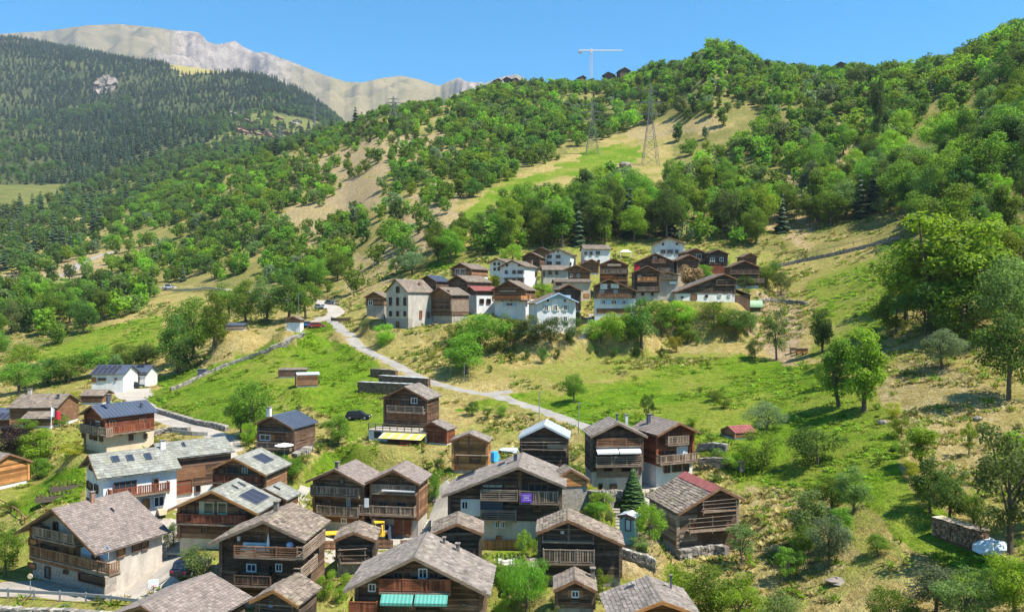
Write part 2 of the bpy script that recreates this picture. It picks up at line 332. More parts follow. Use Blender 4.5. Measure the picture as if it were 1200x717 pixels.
amp = np.interp(DD, [30, 90, 200, 500, 1500, 3500, 5000], [0.15, 0.3, 0.7, 3.0, 12, 45, 120])[None, :]
ssz = np.interp(DD, [30, 90, 200, 500, 1500, 3500, 5000], [5, 7, 14, 50, 200, 420, 900])[None, :]
sz_steps = [5, 9, 20, 60, 200, 600]
for s0, d0, d1, a0 in ((6, 20, 130, 0.16), (14, 60, 420, 0.5), (45, 180, 900, 1.9), (160, 500, 3000, 8.0)):
    w = np.clip((np.log(DD) - math.log(d0)) / 0.5, 0, 1) * np.clip((math.log(d1) - np.log(DD)) / 0.6, 0, 1)
    ZG += fbm(XG, YG, s0, 4, int(s0)) * a0 * w[None, :]
wf = np.clip((DD - 3800) / 1200, 0, 1)[None, :]
ZG += wf * ((1 - np.abs(fbm(XG, YG, 700, 4, 3)) * 1.6) * 190 - 190 + (1 - np.abs(fbm(XG, YG, 260, 3, 33)) * 1.7) * 75 - 60 + np.abs(fbm(XG, YG, 110, 2, 43)) * 30)
for bx, by_, bh, br in ((-2290, 5500, 170, 130), (-2060, 5500, 190, 110), (-1960, 5500, 120, 100), (-1800, 5500, 80, 120), (-420, 5600, 90, 150), (-30, 5600, 110, 140)):
    ZG += bh * np.exp(-((XG - bx) / br)**2 - ((YG - by_) / 400)**2)
_px = 600 + 900 * np.tan(np.clip(ANG, -1.08, 1.08)); _cr = np.clip(1 - np.minimum(np.abs(_px - 265) / 120, np.abs(_px - 570) / 70), 0, 1)[:, None] * wf
ZG += _cr * ((1 - np.abs(fbm(XG, YG * .35, 230, 3, 91)) * 2) * 130 + (1 - np.abs(fbm(XG, YG * .4, 90, 2, 92)) * 2) * 70)
# fit the crest of the far mountains to its real outline
SKL = np.array([(-400, 30), (-100, 34), (0, 40), (60, 36), (100, 30), (140, 28.5), (180, 32), (205, 36), (225, 37), (234, 38.5), (243, 49), (252, 52), (262, 51), (275, 48), (285, 55), (300, 62), (310, 61), (340, 72), (380, 88), (405, 96), (425, 97), (445, 92), (470, 89), (490, 93), (515, 101), (527, 95), (538, 91), (548, 97), (570, 97), (585, 91), (605, 87), (620, 95), (640, 105), (720, 130), (1700, 150)], float)
jf = np.searchsorted(DD, 3600); jc0, jc1 = np.searchsorted(DD, 4800), np.searchsorted(DD, 6300)
_pxf = 600 + 900 * np.tan(np.clip(ANG, -1.08, 1.08)); _et = (HY - np.interp(_pxf, SKL[:, 0], SKL[:, 1])) / F_
_em = (ZG[:, jc0:jc1] / DD[None, jc0:jc1]).max(1); ZG[:, jf:] += ((_et - _em)[:, None] * np.minimum(DD[None, jf:], 6300) * np.clip((DD[None, jf:] - 3600) / 1500, 0, 1)) * np.cos(np.clip(ANG, -1, 1))[:, None] ** .0 * (np.abs(ANG) < 1.05)[:, None]
_far = np.minimum(ZG[:, jc1:], (_et - .006)[:, None] * DD[None, jc1:]); ZG[:, jc1:] = np.where((np.abs(ANG) < 1.05)[:, None], _far, ZG[:, jc1:])
# level pads for houses and roads (filled below, before the mesh is made)
PADS = []           # (x, y, z, r_in, r_out)
def grid_idx(x, y):
    a = math.atan2(x, y); ac = max(-math.radians(AF), min(math.radians(AF), a)); d = math.hypot(x, y) * math.cos(ac)
    i = float(np.interp(a, ANG, np.arange(len(ANG)))); j = (math.log(max(d, 6.01)) - LD[0]) / (LD[1] - LD[0])
    return i, min(j, ND - 1.001)
def ground(x, y):
    i, j = grid_idx(x, y); i0 = min(int(i), len(ANG) - 2); j0 = int(j); fi, fj = i - i0, j - j0
    return float((ZG[i0, j0] * (1 - fi) + ZG[i0 + 1, j0] * fi) * (1 - fj) + (ZG[i0, j0 + 1] * (1 - fi) + ZG[i0 + 1, j0 + 1] * fi) * fj)
def hit(px, py, dmin=25.0):
    """where the sight line through a photo pixel meets the ground"""
    tx, tz = (px - CX) / F_, (HY - py) / F_
    a = math.atan(tx); i = float(np.interp(a, ANG, np.arange(len(ANG)))); i0 = int(i); fi = i - i0
    e = (ZG[i0] * (1 - fi) + ZG[i0 + 1] * fi) / DD - tz; e[DD < dmin] = -9
    k = int(np.argmax(e >= 0))
    if k == 0: return None
    f = -e[k - 1] / (e[k] - e[k - 1]) if e[k - 1] > -5 else 1.0
    d = DD[k - 1] + (DD[k] - DD[k - 1]) * f
    return Vector((tx * d, d, tz * d))
def apply_pads(pads):
    global ZG
    num = np.zeros_like(ZG); den = np.zeros_like(ZG); mx = np.zeros_like(ZG)
    jj = [np.searchsorted(DD, v) for v in (0,)]
    for (x, y, z, ri, ro) in pads:
        j0 = max(0, np.searchsorted(DD, max(6, y - ro - 1)) - 1); j1 = min(ND, np.searchsorted(DD, y + ro + 1) + 1)
        sl = (slice(None), slice(j0, j1)); dist = np.hypot(XG[sl] - x, YG[sl] - y)
        w = np.clip((ro - dist) / (ro - ri), 0, 1); w = w * w * (3 - 2 * w)
        num[sl] += w * z; den[sl] += w; mx[sl] = np.maximum(mx[sl], w)
    ok = den > 1e-6
    ZG[ok] = ZG[ok] * (1 - mx[ok]) + num[ok] / den[ok] * mx[ok]

# ---------------------------------------------------------------- houses
ROOFS = {  # material, slate width, row height, jitter
 'rough': ('slate_brown', 0.42, 0.34, 1.0), 'grey': ('slate_grey', 0.34, 0.32, 0.5), 'plate': ('slate_pale', 0.55, 0.45, 0.28),
 'shingle': ('tile_mauve', 0.3, 0.3, 0.3), 'brown': ('slate_brown', 0.4, 0.36, 0.3), 'blue': ('slate_blue', 0.5, 0.45, 0.12),
 'metal': ('metal_pale', 0.6, 0, 0), 'dmetal': ('metal_dark', 0.5, 0, 0), 'red': ('metal_red', 0.5, 0, 0)}
WST = {  # frame, pane, mullions, shutter
 'w': ('white_paint', 'glass', 1, None), 'd': ('wood_brown', 'glass', 1, None), 'k': ('wood_dark', 'glass_dark', 0, None), 'ws': ('white_paint', 'glass', 1, 'cream_paint'),
 'g': ('cream_paint', 'green_curtain', 0, None), 'c': ('wood_dark', 'curtain', 2, None), 'o': ('wood_brown', 'wood_orange', 0, None), 'br': ('wood_dark', 'wood_brown', 0, None),
 'r': ('wood_brown', 'wood_red', 0, None), 'wo': ('white_paint', 'glass', 1, 'wood_orange'), 'hole': ('stone_wall', 'glass_dark', 0, None), 'big': ('wood_dark', 'glass', 3, None),
 'gl': ('wood_brown', 'glass', 2, None), 'wh': ('wood_dark', 'white_paint', 0, None), 'bl': ('wood_dark', 'plaster_blue', 0, None), 'wb': ('white_paint', 'glass', 1, 'plaster_blue'), 'gd': ('wood_dark', 'metal_dark', 0, None)}
class House:
    def __init__(s, name, label, cat, A, d, yaw, wl, wr, pit, L, by, hb=None, base='plaster_white', timber='wood_dark', roof='rough', ovf=0.9, ovb=0.4, ovs=0.55, group=None, feats=(), th=0.16, courses=True, barge='wood_brown', foot=None):
        s.__dict__.update(locals()); s.yaw = math.radians(yaw); s.t = math.tan(math.radians(pit))
        s.ax = (A[0] - CX) / F_ * d; s.az = (HY - A[1]) / F_ * d; s.bz = (HY - by) / F_ * (d + ovf * 0.8); s.h = s.az - s.bz
        s.wL, s.wR = wl - ovs, wr - ovs; s.M = Matrix.Translation((s.ax, d, s.bz)) @ Matrix.Rotation(s.yaw, 4, 'Z'); s.MI = s.M.inverted()
    def pad(s):
        c = s.M @ Vector(((s.wR - s.wL) / 2, s.L / 2, 0)); r = 0.5 * max(s.wl + s.wr, s.L)
        return (c.x, c.y, s.bz, r * 1.0, r * 1.0 + (4.5 if s.d < 150 else 7))
    FACE = {'F': ((1, 0, 0), (0, -1, 0)), 'R': ((0, 1, 0), (1, 0, 0)), 'L': ((0, 1, 0), (-1, 0, 0))}
    def fo(s, f): return Vector((0, s.ovf, 0)) if f == 'F' else Vector((s.wR, s.ovf, 0)) if f == 'R' else Vector((-s.wL, s.ovf, 0))
    def fr(s, f):
        o = s.fo(f); U = Vector(s.FACE[f][0]); Nn = Vector(s.FACE[f][1])
        return lambda u, n, v: tuple(o + U * u + Nn * n + Vector((0, 0, v)))
    def ray(s, px, py):
        o = s.MI @ Vector((0, 0, 0)); q = s.MI @ Vector(((px - CX) / F_, 1, (HY - py) / F_)); return o, q - o
    def on(s, f, px, py, off=0.0):
        o, r = s.ray(px, py); Nn = Vector(s.FACE[f][1]); p0 = s.fo(f); k = ((p0 - o).dot(Nn) + off) / r.dot(Nn); p = o + r * k
        return ((p - p0).dot(Vector(s.FACE[f][0])), p.z)
    def onroof(s, side, px, py):
        o, r = s.ray(px, py); nn = Vector((s.t * side, 0, 1)); k = (Vector((0, 0, s.h)) - o).dot(nn) / r.dot(nn); return o + r * k
    def top(s, x): return s.h - abs(x) * s.t
    def build(s):
        s.root = tag(empty(s.name, (s.ax, s.d, s.bz), s.yaw), s.label, s.cat, s.group)
        h, th, t = s.h, s.th, s.t; y0, y1 = s.ovf, s.L - s.ovb; zl, zr = h - s.wl * t, h - s.wr * t
        pent = lambda z, k, e=0.0: [(-s.wL - e, z), (s.wR + e, z), (s.wR + e, h - th - k - (s.wR + e) * t), (0, h - th - k), (-s.wL - e, h - th - k - (s.wL + e) * t)]
        hb = s.hb
        if hb is not None and hb > 100: hb = s.on('F', s.A[0], hb)[1]
        b = MB()
        if hb is None: b.prism(pent(-3.5, 0.02), y0, y1, s.base)
        else:
            hb = max(0.2, min(hb, zl - th - 0.3)); b.box(-s.wL, s.wR, y0, y1, -3.5, hb, s.base)
        s.hbv = hb; wall = b.build('wall', s.root)
        if s.foot:
            b = MB(); b.box(-s.wL - .04, s.wR + .04, y0 - .04, y0 + 1.2, -3.5, s.foot, 'stone_wall'); b.build('plinth', s.root)
        if hb is not None:
            b = MB(); b.prism(pent(hb, 0.02, 0.05), y0 - 0.05, y1 + 0.05, s.timber); tw = b.build('timber_wall', s.root)
            if s.courses:
                b = MB(); ch = 0.24; z = hb + 0.02
                while z < h - th - 0.15:
                    tone = random.random(); zm = z + ch
                    x0 = -min(s.wL + 0.05, (h - th - 0.06 - zm) / t); x1 = min(s.wR + 0.05, (h - th - 0.06 - zm) / t)
                    if x1 - x0 > 0.5:
                        q = random.uniform(0.03, 0.06); b.box(x0, x1, y0 - 0.05 - q, y0 - 0.05, z + 0.012, zm - 0.012, s.timber, tone)
                        if zm < zr - th + (s.ovs) * t - 0.1: b.box(s.wR + 0.05, s.wR + 0.05 + q, y0 - 0.05, y1, z + 0.012, zm - 0.012, s.timber, tone)
                        if zm < zl - th + (s.ovs) * t - 0.1: b.box(-s.wL - 0.05 - q, -s.wL - 0.05, y0 - 0.05, y1, z + 0.012, zm - 0.012, s.timber, tone)
                    z = zm
                b.build('log_course', tw, 'stuff')
                for cx in (-s.wL, s.wR):                    # crossed corner logs
                    b = MB(); b.box(cx - 0.16, cx + 0.16, y0 - 0.24, y0 - 0.05, hb, h - th - 0.05 - abs(cx) * t - 0.16 * t, s.timber, 0.8); b.build('corner_post', tw)
        # roof
        rm, sw, rh, jit = ROOFS[s.roof]
        b = MB(); b.prism([(-s.wl, zl - 0.03), (0, h - 0.03), (s.wr, zr - 0.03), (s.wr, zr - th), (0, h - th), (-s.wl, zl - th)], 0, s.L, rm, 0.35); rf = s.roofo = b.build('roof', s.root)
        b = MB(); b.prism([(-s.wl, zl), (0, h), (s.wr, zr), (s.wr, zr - th - .1), (0, h - th - .1), (-s.wl, zl - th - .1)], -0.05, -0.003, s.barge)
        b.build('barge_board', rf)
        for k in (-0.62, 0, 0.62):                          # purlin ends under the front overhang
            x = k * (s.wl if k < 0 else s.wr); b = MB(); b.box(x - .09, x + .09, 0.12, y0 - 0.12, h - th - 0.26 - abs(x) * t, h - th - 0.04 - abs(x) * t - 0.09 * t, 'wood_brown'); b.build('purlin', rf)
        b = MB(); rr = random.Random(hash(s.name) % 99 + int(s.A[0]))
        for side, w in ((-1, s.wl), (1, s.wr)):
            cp = math.cos(math.atan(t)); sl = w / cp; sp = t * cp
            def P(a, dn, nn): return (side * (dn * cp + nn * sp), a, h - 0.03 - dn * sp + nn * cp)
            if jit == 0:
                n = max(2, int(s.L / sw))
                for k in range(n + 1):
                    a = s.L * k / n; b.box(max(0, a - .02), min(s.L, a + .02), 0.0, sl, 0.0, 0.05, rm, 0.4, lambda x, y, z: P(x, y, z))
            else:
                nr = max(2, int(sl / rh)); rh2 = sl / nr
                for r in range(nr):
                    a = -rr.uniform(0, sw)
                    while a < s.L:
                        w2 = sw * rr.uniform(1 - 0.35 * jit, 1 + 0.5 * jit); a0, a1 = max(0, a + 0.01), min(s.L, a + w2 - 0.01)
                        a += w2
                        if a1 - a0 < 0.08: continue
                        d0 = r * rh2 - (0.03 if r else 0); d1 = (r + 1) * rh2 + rr.uniform(-0.02, 0.12 * jit) if r < nr - 1 else sl + rr.uniform(0, .06)
                        lift = 0.02 + rr.random() * 0.045 * jit; k = rr.uniform(-.02, .02) * jit; tn = max(0, min(1, rr.gauss(0.5, 0.09 + 0.1 * jit)))
                        vs = [P(a0, d0, 0.0), P(a1, d0, 0.0), P(a1, d1, lift + k), P(a0, d1, lift - k), P(a0, d0, 0.03), P(a1, d0, 0.03), P(a1, d1, lift + k + 0.04), P(a0, d1, lift - k + 0.04)]
                        b.add(vs, BOXF[1:], rm, tn)
        b.build('slate' if jit else 'roof_seam', rf, 'stuff')
        b = MB(); b.prism([(-.22, h - .22 * t + .02), (0, h + .045), (.22, h - .22 * t + .02), (.22, h - .22 * t - .05), (0, h), (-.22, h - .22 * t - .05)], 0.01, s.L - .01, rm, 0.3 if jit else .6); b.build('ridge_cap', rf)
        cv = lambda x, y: (x, y)
        for ft in s.feats:
            k = ft[0]
            if k == 'K': ox, oy, sc = ft[1:]; cv = (lambda ox, oy, sc: lambda x, y: (ox + x / sc, oy + y / sc))(ox, oy, sc)
            elif k == 'W':
                f, xa, ya, xb, yb, st = ft[1:7]; p, q = s.on(f, *cv(xa, ya)), s.on(f, *cv(xb, yb))
                s.window(f, min(p[0], q[0]), max(p[0], q[0]), min(p[1], q[1]), max(p[1], q[1]), st, *ft[7:])
            elif k == 'B':
                f, xa, ya, xb, yb, dep, mat = ft[1:8]; p, q = s.on(f, *cv(xa, ya), off=dep), s.on(f, *cv(xb, yb), off=dep)
                s.balcony(f, min(p[0], q[0]), max(p[0], q[0]), (p[1] + q[1]) / 2, dep, mat, *ft[8:])
            elif k == 'X':                                  # plain slab of another facing: name, face, rect, thickness, material
                nm, f, xa, ya, xb, yb, n0, n1, mat = ft[1:]; p, q = s.on(f, *cv(xa, ya), off=n1), s.on(f, *cv(xb, yb), off=n1)
                b = MB(); b.box(min(p[0], q[0]), max(p[0], q[0]), n0, n1, min(p[1], q[1]), max(p[1], q[1]), mat, 0.5, s.fr(f)); b.build(nm, s.root)
            elif k == 'A':                                  # awning
                f, xa, ya, xb, yb, out, rise, mat = ft[1:9]; p, q = s.on(f, *cv(xa, ya), off=out), s.on(f, *cv(xb, yb), off=out); u0, u1 = sorted((p[0], q[0])); v = (p[1] + q[1]) / 2; g = s.fr(f)
                n0 = ft[9] if len(ft) > 9 else 0.1
                b = MB(); n = max(5, int((u1 - u0) / (0.15 if mat == 'awning_green' else 0.3)))
                for i in range(n):
                    a, c = u0 + (u1 - u0) * i / n, u0 + (u1 - u0) * (i + 1) / n; mm = 'awning_teal' if (i % 2 and mat == 'awning_green') else mat
                    b.hexa([g(a, n0, v + rise - .03), g(c, n0, v + rise - .03), g(c, out, v - .03), g(a, out, v - .03)], [g(a, n0, v + rise), g(c, n0, v + rise), g(c, out, v), g(a, out, v)], mm)
                    b.box(a, c, out, out + .02, v - 0.22, v, mm, .5, g)
                b.build('awning', s.root)
            elif k == 'S':                                  # solar panel / skylight on a slope: side, three corner pixels of the slope rectangle
                side, xa, ya, xb, yb, kind = ft[1:]; p, q = s.onroof(side, *cv(xa, ya)), s.onroof(side, *cv(xb, yb)); s.panel(side, p, q, kind)
            elif k == 'C':
                side, xa, ya, w, hh, mat = ft[1:]; p = s.onroof(side, *cv(xa, ya)); b = MB()
                b.box(p.x - w / 2, p.x + w / 2, p.y - w / 2, p.y + w / 2, p.z - .4, p.z + hh, mat); b.box(p.x - w / 2 - .07, p.x + w / 2 + .07, p.y - w / 2 - .07, p.y + w / 2 + .07, p.z + hh + .15, p.z + hh + .22, 'slate_grey')
                for a in (-1, 1):
                    for c in (-1, 1): b.box(p.x + a * w * .38 - .05, p.x + a * w * .38 + .05, p.y + c * w * .38 - .05, p.y + c * w * .38 + .05, p.z + hh, p.z + hh + .15, mat)
                b.build('chimney', rf)
            elif k == 'G':                                  # gallery of loose horizontal poles on posts (barn front)
                f, xa, ya, xb, yb, dep, n, mat = ft[1:]; p, q = s.on(f, *cv(xa, ya), off=dep), s.on(f, *cv(xb, yb), off=dep); u0, u1 = sorted((p[0], q[0])); v0, v1 = sorted((p[1], q[1])); g = s.fr(f); rg = random.Random(n)
                b = MB(); b.box(u0, u1, 0.06, dep, v0 - .1, v0, 'wood_grey', .6, g); fl = b.build('gallery', s.root)
                for i in range(max(2, int((u1 - u0) / 2.2) + 1)):
                    u = u0 + (u1 - u0) * i / max(1, int((u1 - u0) / 2.2)); b = MB(); b.tube(g(u, dep - .06, v0 - .3), g(u, dep - .06, v1 + .1), .06, .05, mat); b.build('post', fl)
                for i in range(n):
                    v = v0 + (v1 - v0) * (i + 1) / n; b = MB(); b.tube(g(u0 - .2, dep, v + rg.uniform(-.06, .06)), g(u1 + .2, dep, v + rg.uniform(-.06, .06)), .045, .035, mat, 5, rg.random()); b.build('pole', fl)
            elif k == 'RS':                                 # sheet strip along the right side of the ridge
                w, mat = ft[1:]; b = MB(); b.prism([(.3, h + .12 - .3 * t), (0, h + .12), (-w, h + .1 - w * t), (-w, h + .05 - w * t), (0, h + .06), (.3, h + .06 - .3 * t)], .05, s.L - .05, mat); b.build('ridge_sheet', rf)
            elif k == 'LEAN':                               # lower lean-to roof and wall on one side
                side, w, z, y0_, y1_, wm = ft[1:]; x0 = s.wR if side > 0 else -s.wL; b = MB()
                fr = lambda x, y, zz: (x0 + side * x, y, zz)
                b.box(0, w, y0_, y1_, -3.5, z - w * .35 - .15, wm, .5, fr); b.build('annex_wall', s.root); b = MB()
                b.hexa([fr(0, y0_ - .3, z - .12), fr(w + .4, y0_ - .3, z - (w + .4) * .35 - .12), fr(w + .4, y1_ + .2, z - (w + .4) * .35 - .12), fr(0, y1_ + .2, z - .12)], [fr(0, y0_ - .3, z), fr(w + .4, y0_ - .3, z - (w + .4) * .35), fr(w + .4, y1_ + .2, z - (w + .4) * .35), fr(0, y1_ + .2, z)], rm)
                b.build('annex_roof', s.root)
        return s
    def window(s, f, u0, u1, v0, v1, st, n=0.06, name=None):
        fm, pm, mul, sh = WST[st]; g = s.fr(f); w, hh = u1 - u0, v1 - v0; e = min(0.1, w * .14); D = 0.13
        door = pm.startswith('wood') or pm in ('white_paint', 'metal_dark', 'plaster_blue'); b = MB()
        b.box(u0, u0 + e, n, n + D, v0, v1, fm, .5, g); b.box(u1 - e, u1, n, n + D, v0, v1, fm, .5, g); b.box(u0 + e, u1 - e, n, n + D, v1 - e, v1, fm, .5, g); b.box(u0 + e, u1 - e, n, n + D + .03, v0, v0 + e, fm, .5, g)
        for k in range(mul):
            u = u0 + w * (k + 1) / (mul + 1); b.box(u - .03, u + .03, n, n + D - .03, v0 + e, v1 - e, fm, .5, g)
        o = b.build(name or ('door' if door and hh > 1.5 else 'hatch' if door else 'window'), s.root)
        b = MB(); b.box(u0 + e * .9, u1 - e * .9, n - .05, n + 0.03, v0 + e * .9, v1 - e * .9, pm, .5, g); b.build('panel' if door else 'pane', o)
        if sh:
            for a, c in ((u0 - w * .42 - .02, u0 - .02), (u1 + .02, u1 + w * .42 + .02)):
                b = MB(); b.box(a, c, n, n + .05, v0, v1, sh, .5, g); b.build('shutter', o)
    def balcony(s, f, u0, u1, v, dep, mat, style='boards', rh=1.0, floor='wood_grey'):
        g = s.fr(f); b = MB(); b.box(u0, u1, 0.05, dep, v - .16, v, floor, .5, g)
        for k in range(max(2, int((u1 - u0) / 1.9)) + 1):
            u = u0 + .1 + (u1 - u0 - .2) * k / max(2, int((u1 - u0) / 1.9)); b.box(u - .07, u + .07, 0.05, dep - .15, v - .34, v - .163, 'wood_dark', .5, g)
        o = b.build('balcony', s.root); b = MB()
        b.box(u0, u1, dep - .1, dep - .02, v + rh - .08, v + rh, mat, .7, g); b.box(u0, u1, dep - .09, dep - .03, v + .1, v + .17, mat, .7, g)
        for uu in (u0, u1 - .08):
            b.box(uu, uu + .08, 0.1, dep - .1, v + rh - .08, v + rh, mat, .6, g); b.box(uu, uu + .08, 0.1, dep - .1, v + .1, v + .17, mat, .6, g)
            if style == 'bars': b.box(uu + .01, uu + .06, 0.1, dep - .1, v + .5, v + .57, mat, .6, g)
            else:
                for k in range(int(dep / .24)): b.box(uu + .02, uu + .06, .12 + k * .24, .27 + k * .24, v + .17, v + rh - .08, mat, .4 + .3 * random.random(), g)
        b.build('handrail', o)
        np_ = max(1, round((u1 - u0) / 1.7))
        for k in range(np_ + 1):
            u = u0 + .06 + (u1 - u0 - .12) * k / np_; b = MB(); b.box(u - .06, u + .06, dep - .12, dep, v, v + rh + .04, mat, .6, g); b.build('post', o)
        b = MB()
        if style == 'bars':
            for q in (.35, .58, .8):
                b = MB(); b.box(u0 + .05, u1 - .05, dep - .085, dep - .035, v + q * rh - .045, v + q * rh + .045, mat, .6, g); b.build('rail', o)
        else:
            u = u0 + .08; wd_ = .15 if style == 'boards' else .2; gp = .08 if style == 'boards' else .015
            while u + wd_ < u1: b.box(u, u + wd_, dep - .08, dep - .045, v + .171, v + rh - .081, mat, random.random(), g); u += wd_ + gp
            b.build('baluster', o, 'stuff')
    def panel(s, side, p, q, kind):
        y0, y1 = sorted((p.y, q.y)); x0, x1 = sorted((abs(p.x), abs(q.x))); cp = math.cos(math.atan(s.t)); sp = s.t * cp
        P = lambda a, dn, nn: (side * (dn * cp + nn * sp), a, s.h - dn * sp + nn * cp)
        d0, d1 = x0 / cp, x1 / cp
        if kind == 'solar':
            na, nd = max(1, round((y1 - y0) / 1.0)), max(1, round((d1 - d0) / 1.65)); b = MB()
            b.box(y0, y1, d0, d1, .05, .12, 'solar_frame', .5, P); fr = b.build('solar_panel', s.roofo)
            cell = MB()
            for i in range(na):
                for j in range(nd):
                    cell.box(y0 + (y1 - y0) * i / na + .03, y0 + (y1 - y0) * (i + 1) / na - .03, d0 + (d1 - d0) * j / nd + .03, d0 + (d1 - d0) * (j + 1) / nd - .03, .12, .135, 'solar_cell', .5, P)
            # cells lie on the frame: same part
            cell.build('solar_cell', s.roofo)
        else:
            b = MB(); b.box(y0, y1, d0, d1, .04, .17, 'metal_dark', .5, P); b.build('skylight', s.roofo); b = MB(); b.box(y0 + .08, y1 - .08, d0 + .08, d1 - .08, .17, .185, 'glass' if kind == 'sky' else 'glass_dark', .5, P); b.build('skylight_pane', s.roofo)

# ---------------------------------------------------------------- the hamlet in front
HS = []
def H(*a, **k): HS.append(House(*a, **k))
FG = 'chalets and barns of the lower hamlet'
UG = 'houses of the upper hamlet on the knoll'
H('plaster_house', 'grey plaster house with mauve roof and two wooden balconies beside the bottom left road', 'house', (60.3, 596), 74, -27, 5.9, 6.6, 27.5, 8.2, 686, base='plaster_grey', roof='shingle', ovf=1.4, ovb=.5, ovs=.7, group=FG, foot=2.3, feats=[
 ('K', 0, 560, 5.975), ('X', 'gable_facing', 'F', 205, 330, 560, 660, .0, .05, 'wood_brown'), ('X', 'plaster_panel', 'F', 572, 440, 760, 570, .05, .09, 'plaster_blue'),
 ('B', 'F', 212, 577, 765, 640, 1.2, 'wood_brown', 'boards'), ('B', 'F', 228, 412, 520, 470, 1.2, 'wood_grey', 'boards'),
 ('W', 'F', 210, 415, 268, 478, 'o'), ('W', 'F', 205, 583, 258, 638, 'o'), ('W', 'F', 655, 475, 705, 570, 'br', .1), ('W', 'F', 325, 612, 358, 700, 'gd', .1), ('W', 'F', 480, 470, 530, 540, 'o'), ('W', 'F', 300, 330, 350, 390, 'gl'), ('W', 'F', 380, 300, 410, 375, 'k'), ('W', 'F', 300, 460, 400, 530, 'big'), ('W', 'F', 455, 635, 485, 670, 'k', .1),
 ('W', 'F', 560, 650, 745, 760, 'k', .1, 'garage_opening'),  # flat dark pane paints the shade inside the open garage
 ('W', 'R', 815, 488, 870, 540, 'o'), ('W', 'R', 920, 455, 975, 505, 'br'), ('W', 'R', 985, 440, 1035, 490, 'br'), ('C', 1, 645, 170, .35, .9, 'rust'), ('S', 1, 770, 215, 800, 240, 'dark')])
H('white_house', 'white three storey house with three skylights in its pale slate roof', 'house', (103.4, 532.6), 86, -50, 5.0, 4.5, 23.3, 8.7, 600, base='plaster_white', roof='plate', ovf=.7, ovs=.6, group=FG, feats=[
 ('K', 80, 500, 5.975), ('W', 'R', 315, 390, 478, 455, 'big'), ('W', 'R', 590, 362, 632, 428, 'k'), ('B', 'R', 290, 495, 712, 460, 1.1, 'wood_red', 'boards'), ('W', 'R', 515, 505, 568, 592, 'o'), ('W', 'R', 595, 488, 670, 550, 'w'), ('W', 'R', 425, 500, 490, 560, 'w'),
 ('W', 'F', 138, 372, 172, 450, 'k'), ('W', 'F', 192, 395, 212, 468, 'k'), ('W', 'F', 155, 262, 178, 310, 'k'), ('W', 'F', 136, 490, 170, 530, 'k'),
 ('S', 1, 295, 212, 365, 245, 'sky'), ('S', 1, 400, 204, 465, 237, 'sky'), ('S', 1, 525, 194, 590, 228, 'sky'), ('C', 1, 660, 150, .55, .8, 'plaster_white')])
H('barn', 'dark timber barn over a white garage with pale slate roof behind the white skylight house', 'barn', (180, 519.5), 94, -52, 3.8, 3.9, 19, 8.6, 582, hb=563, base='plaster_white', timber='wood_dark', roof='plate', ovf=.6, group=FG, feats=[
 ('K', 80, 500, 5.975), ('X', 'board_band', 'R', 735, 295, 960, 350, .09, .14, 'wood_brown'), ('W', 'R', 755, 372, 868, 460, 'r', .06, 'garage_door'), ('W', 'R', 885, 405, 925, 455, 'k'), ('S', 1, 790, 115, 825, 140, 'dark')])
H('chalet', 'chalet with green curtained windows, red balcony and double solar panel on its roof', 'chalet', (247.8, 574.4), 77, -6.5, 4.65, 4.85, 24, 5.6, 644, hb=631, base='plaster_cream', timber='wood_brown', roof='plate', ovf=1.3, barge='wood_orange', group=FG, feats=[
 ('K', 180, 520, 5.975), ('B', 'F', 158, 560, 640, 565, 1.0, 'wood_red', 'panel'), ('W', 'F', 355, 400, 428, 502, 'g'), ('W', 'F', 452, 402, 520, 502, 'g'), ('X', 'door_post', 'F', 318, 400, 352, 505, .05, .14, 'cream_paint'), ('W', 'F', 330, 570, 380, 625, 'd'), ('W', 'F', 600, 455, 660, 510, 'big'), ('W', 'F', 230, 400, 300, 500, 'br'),
 ('S', 1, 690, 315, 720, 430, 'solar'), ('S', 1, 545, 293, 590, 318, 'dark'), ('C', -1, 337, 325, .4, 1.0, 'rust'), ('S', 1, 590, 270, 640, 300, 'sky')])
H('chalet', 'small annex with flat pale slate roof behind the double solar chalet', 'annex', (310.5, 572), 84, -11.4, 2.6, 2.6, 23.6, 3.4, 606, hb=1.0, timber='wood_brown', roof='plate', ovf=.3, ovs=.3, group=FG, feats=[('K', 180, 520, 5.975), ('S', 1, 835, 300, 885, 325, 'dark')])
H('chalet', 'chalet with single solar panel, orange railing and two tall gable windows', 'chalet', (273.7, 535.9), 90, -10, 3.6, 4.1, 24.6, 6.6, 590, hb=580, base='plaster_grey', timber='wood_brown', roof='plate', ovf=1.1, barge='wood_orange', group=FG, feats=[
 ('K', 180, 520, 5.975), ('B', 'F', 412, 275, 742, 275, .9, 'wood_red', 'panel', .9), ('W', 'F', 520, 148, 592, 215, 'big'), ('W', 'F', 612, 148, 672, 215, 'c'), ('S', 1, 755, 68, 780, 142, 'solar'), ('W', 'F', 450, 160, 500, 210, 'br')])
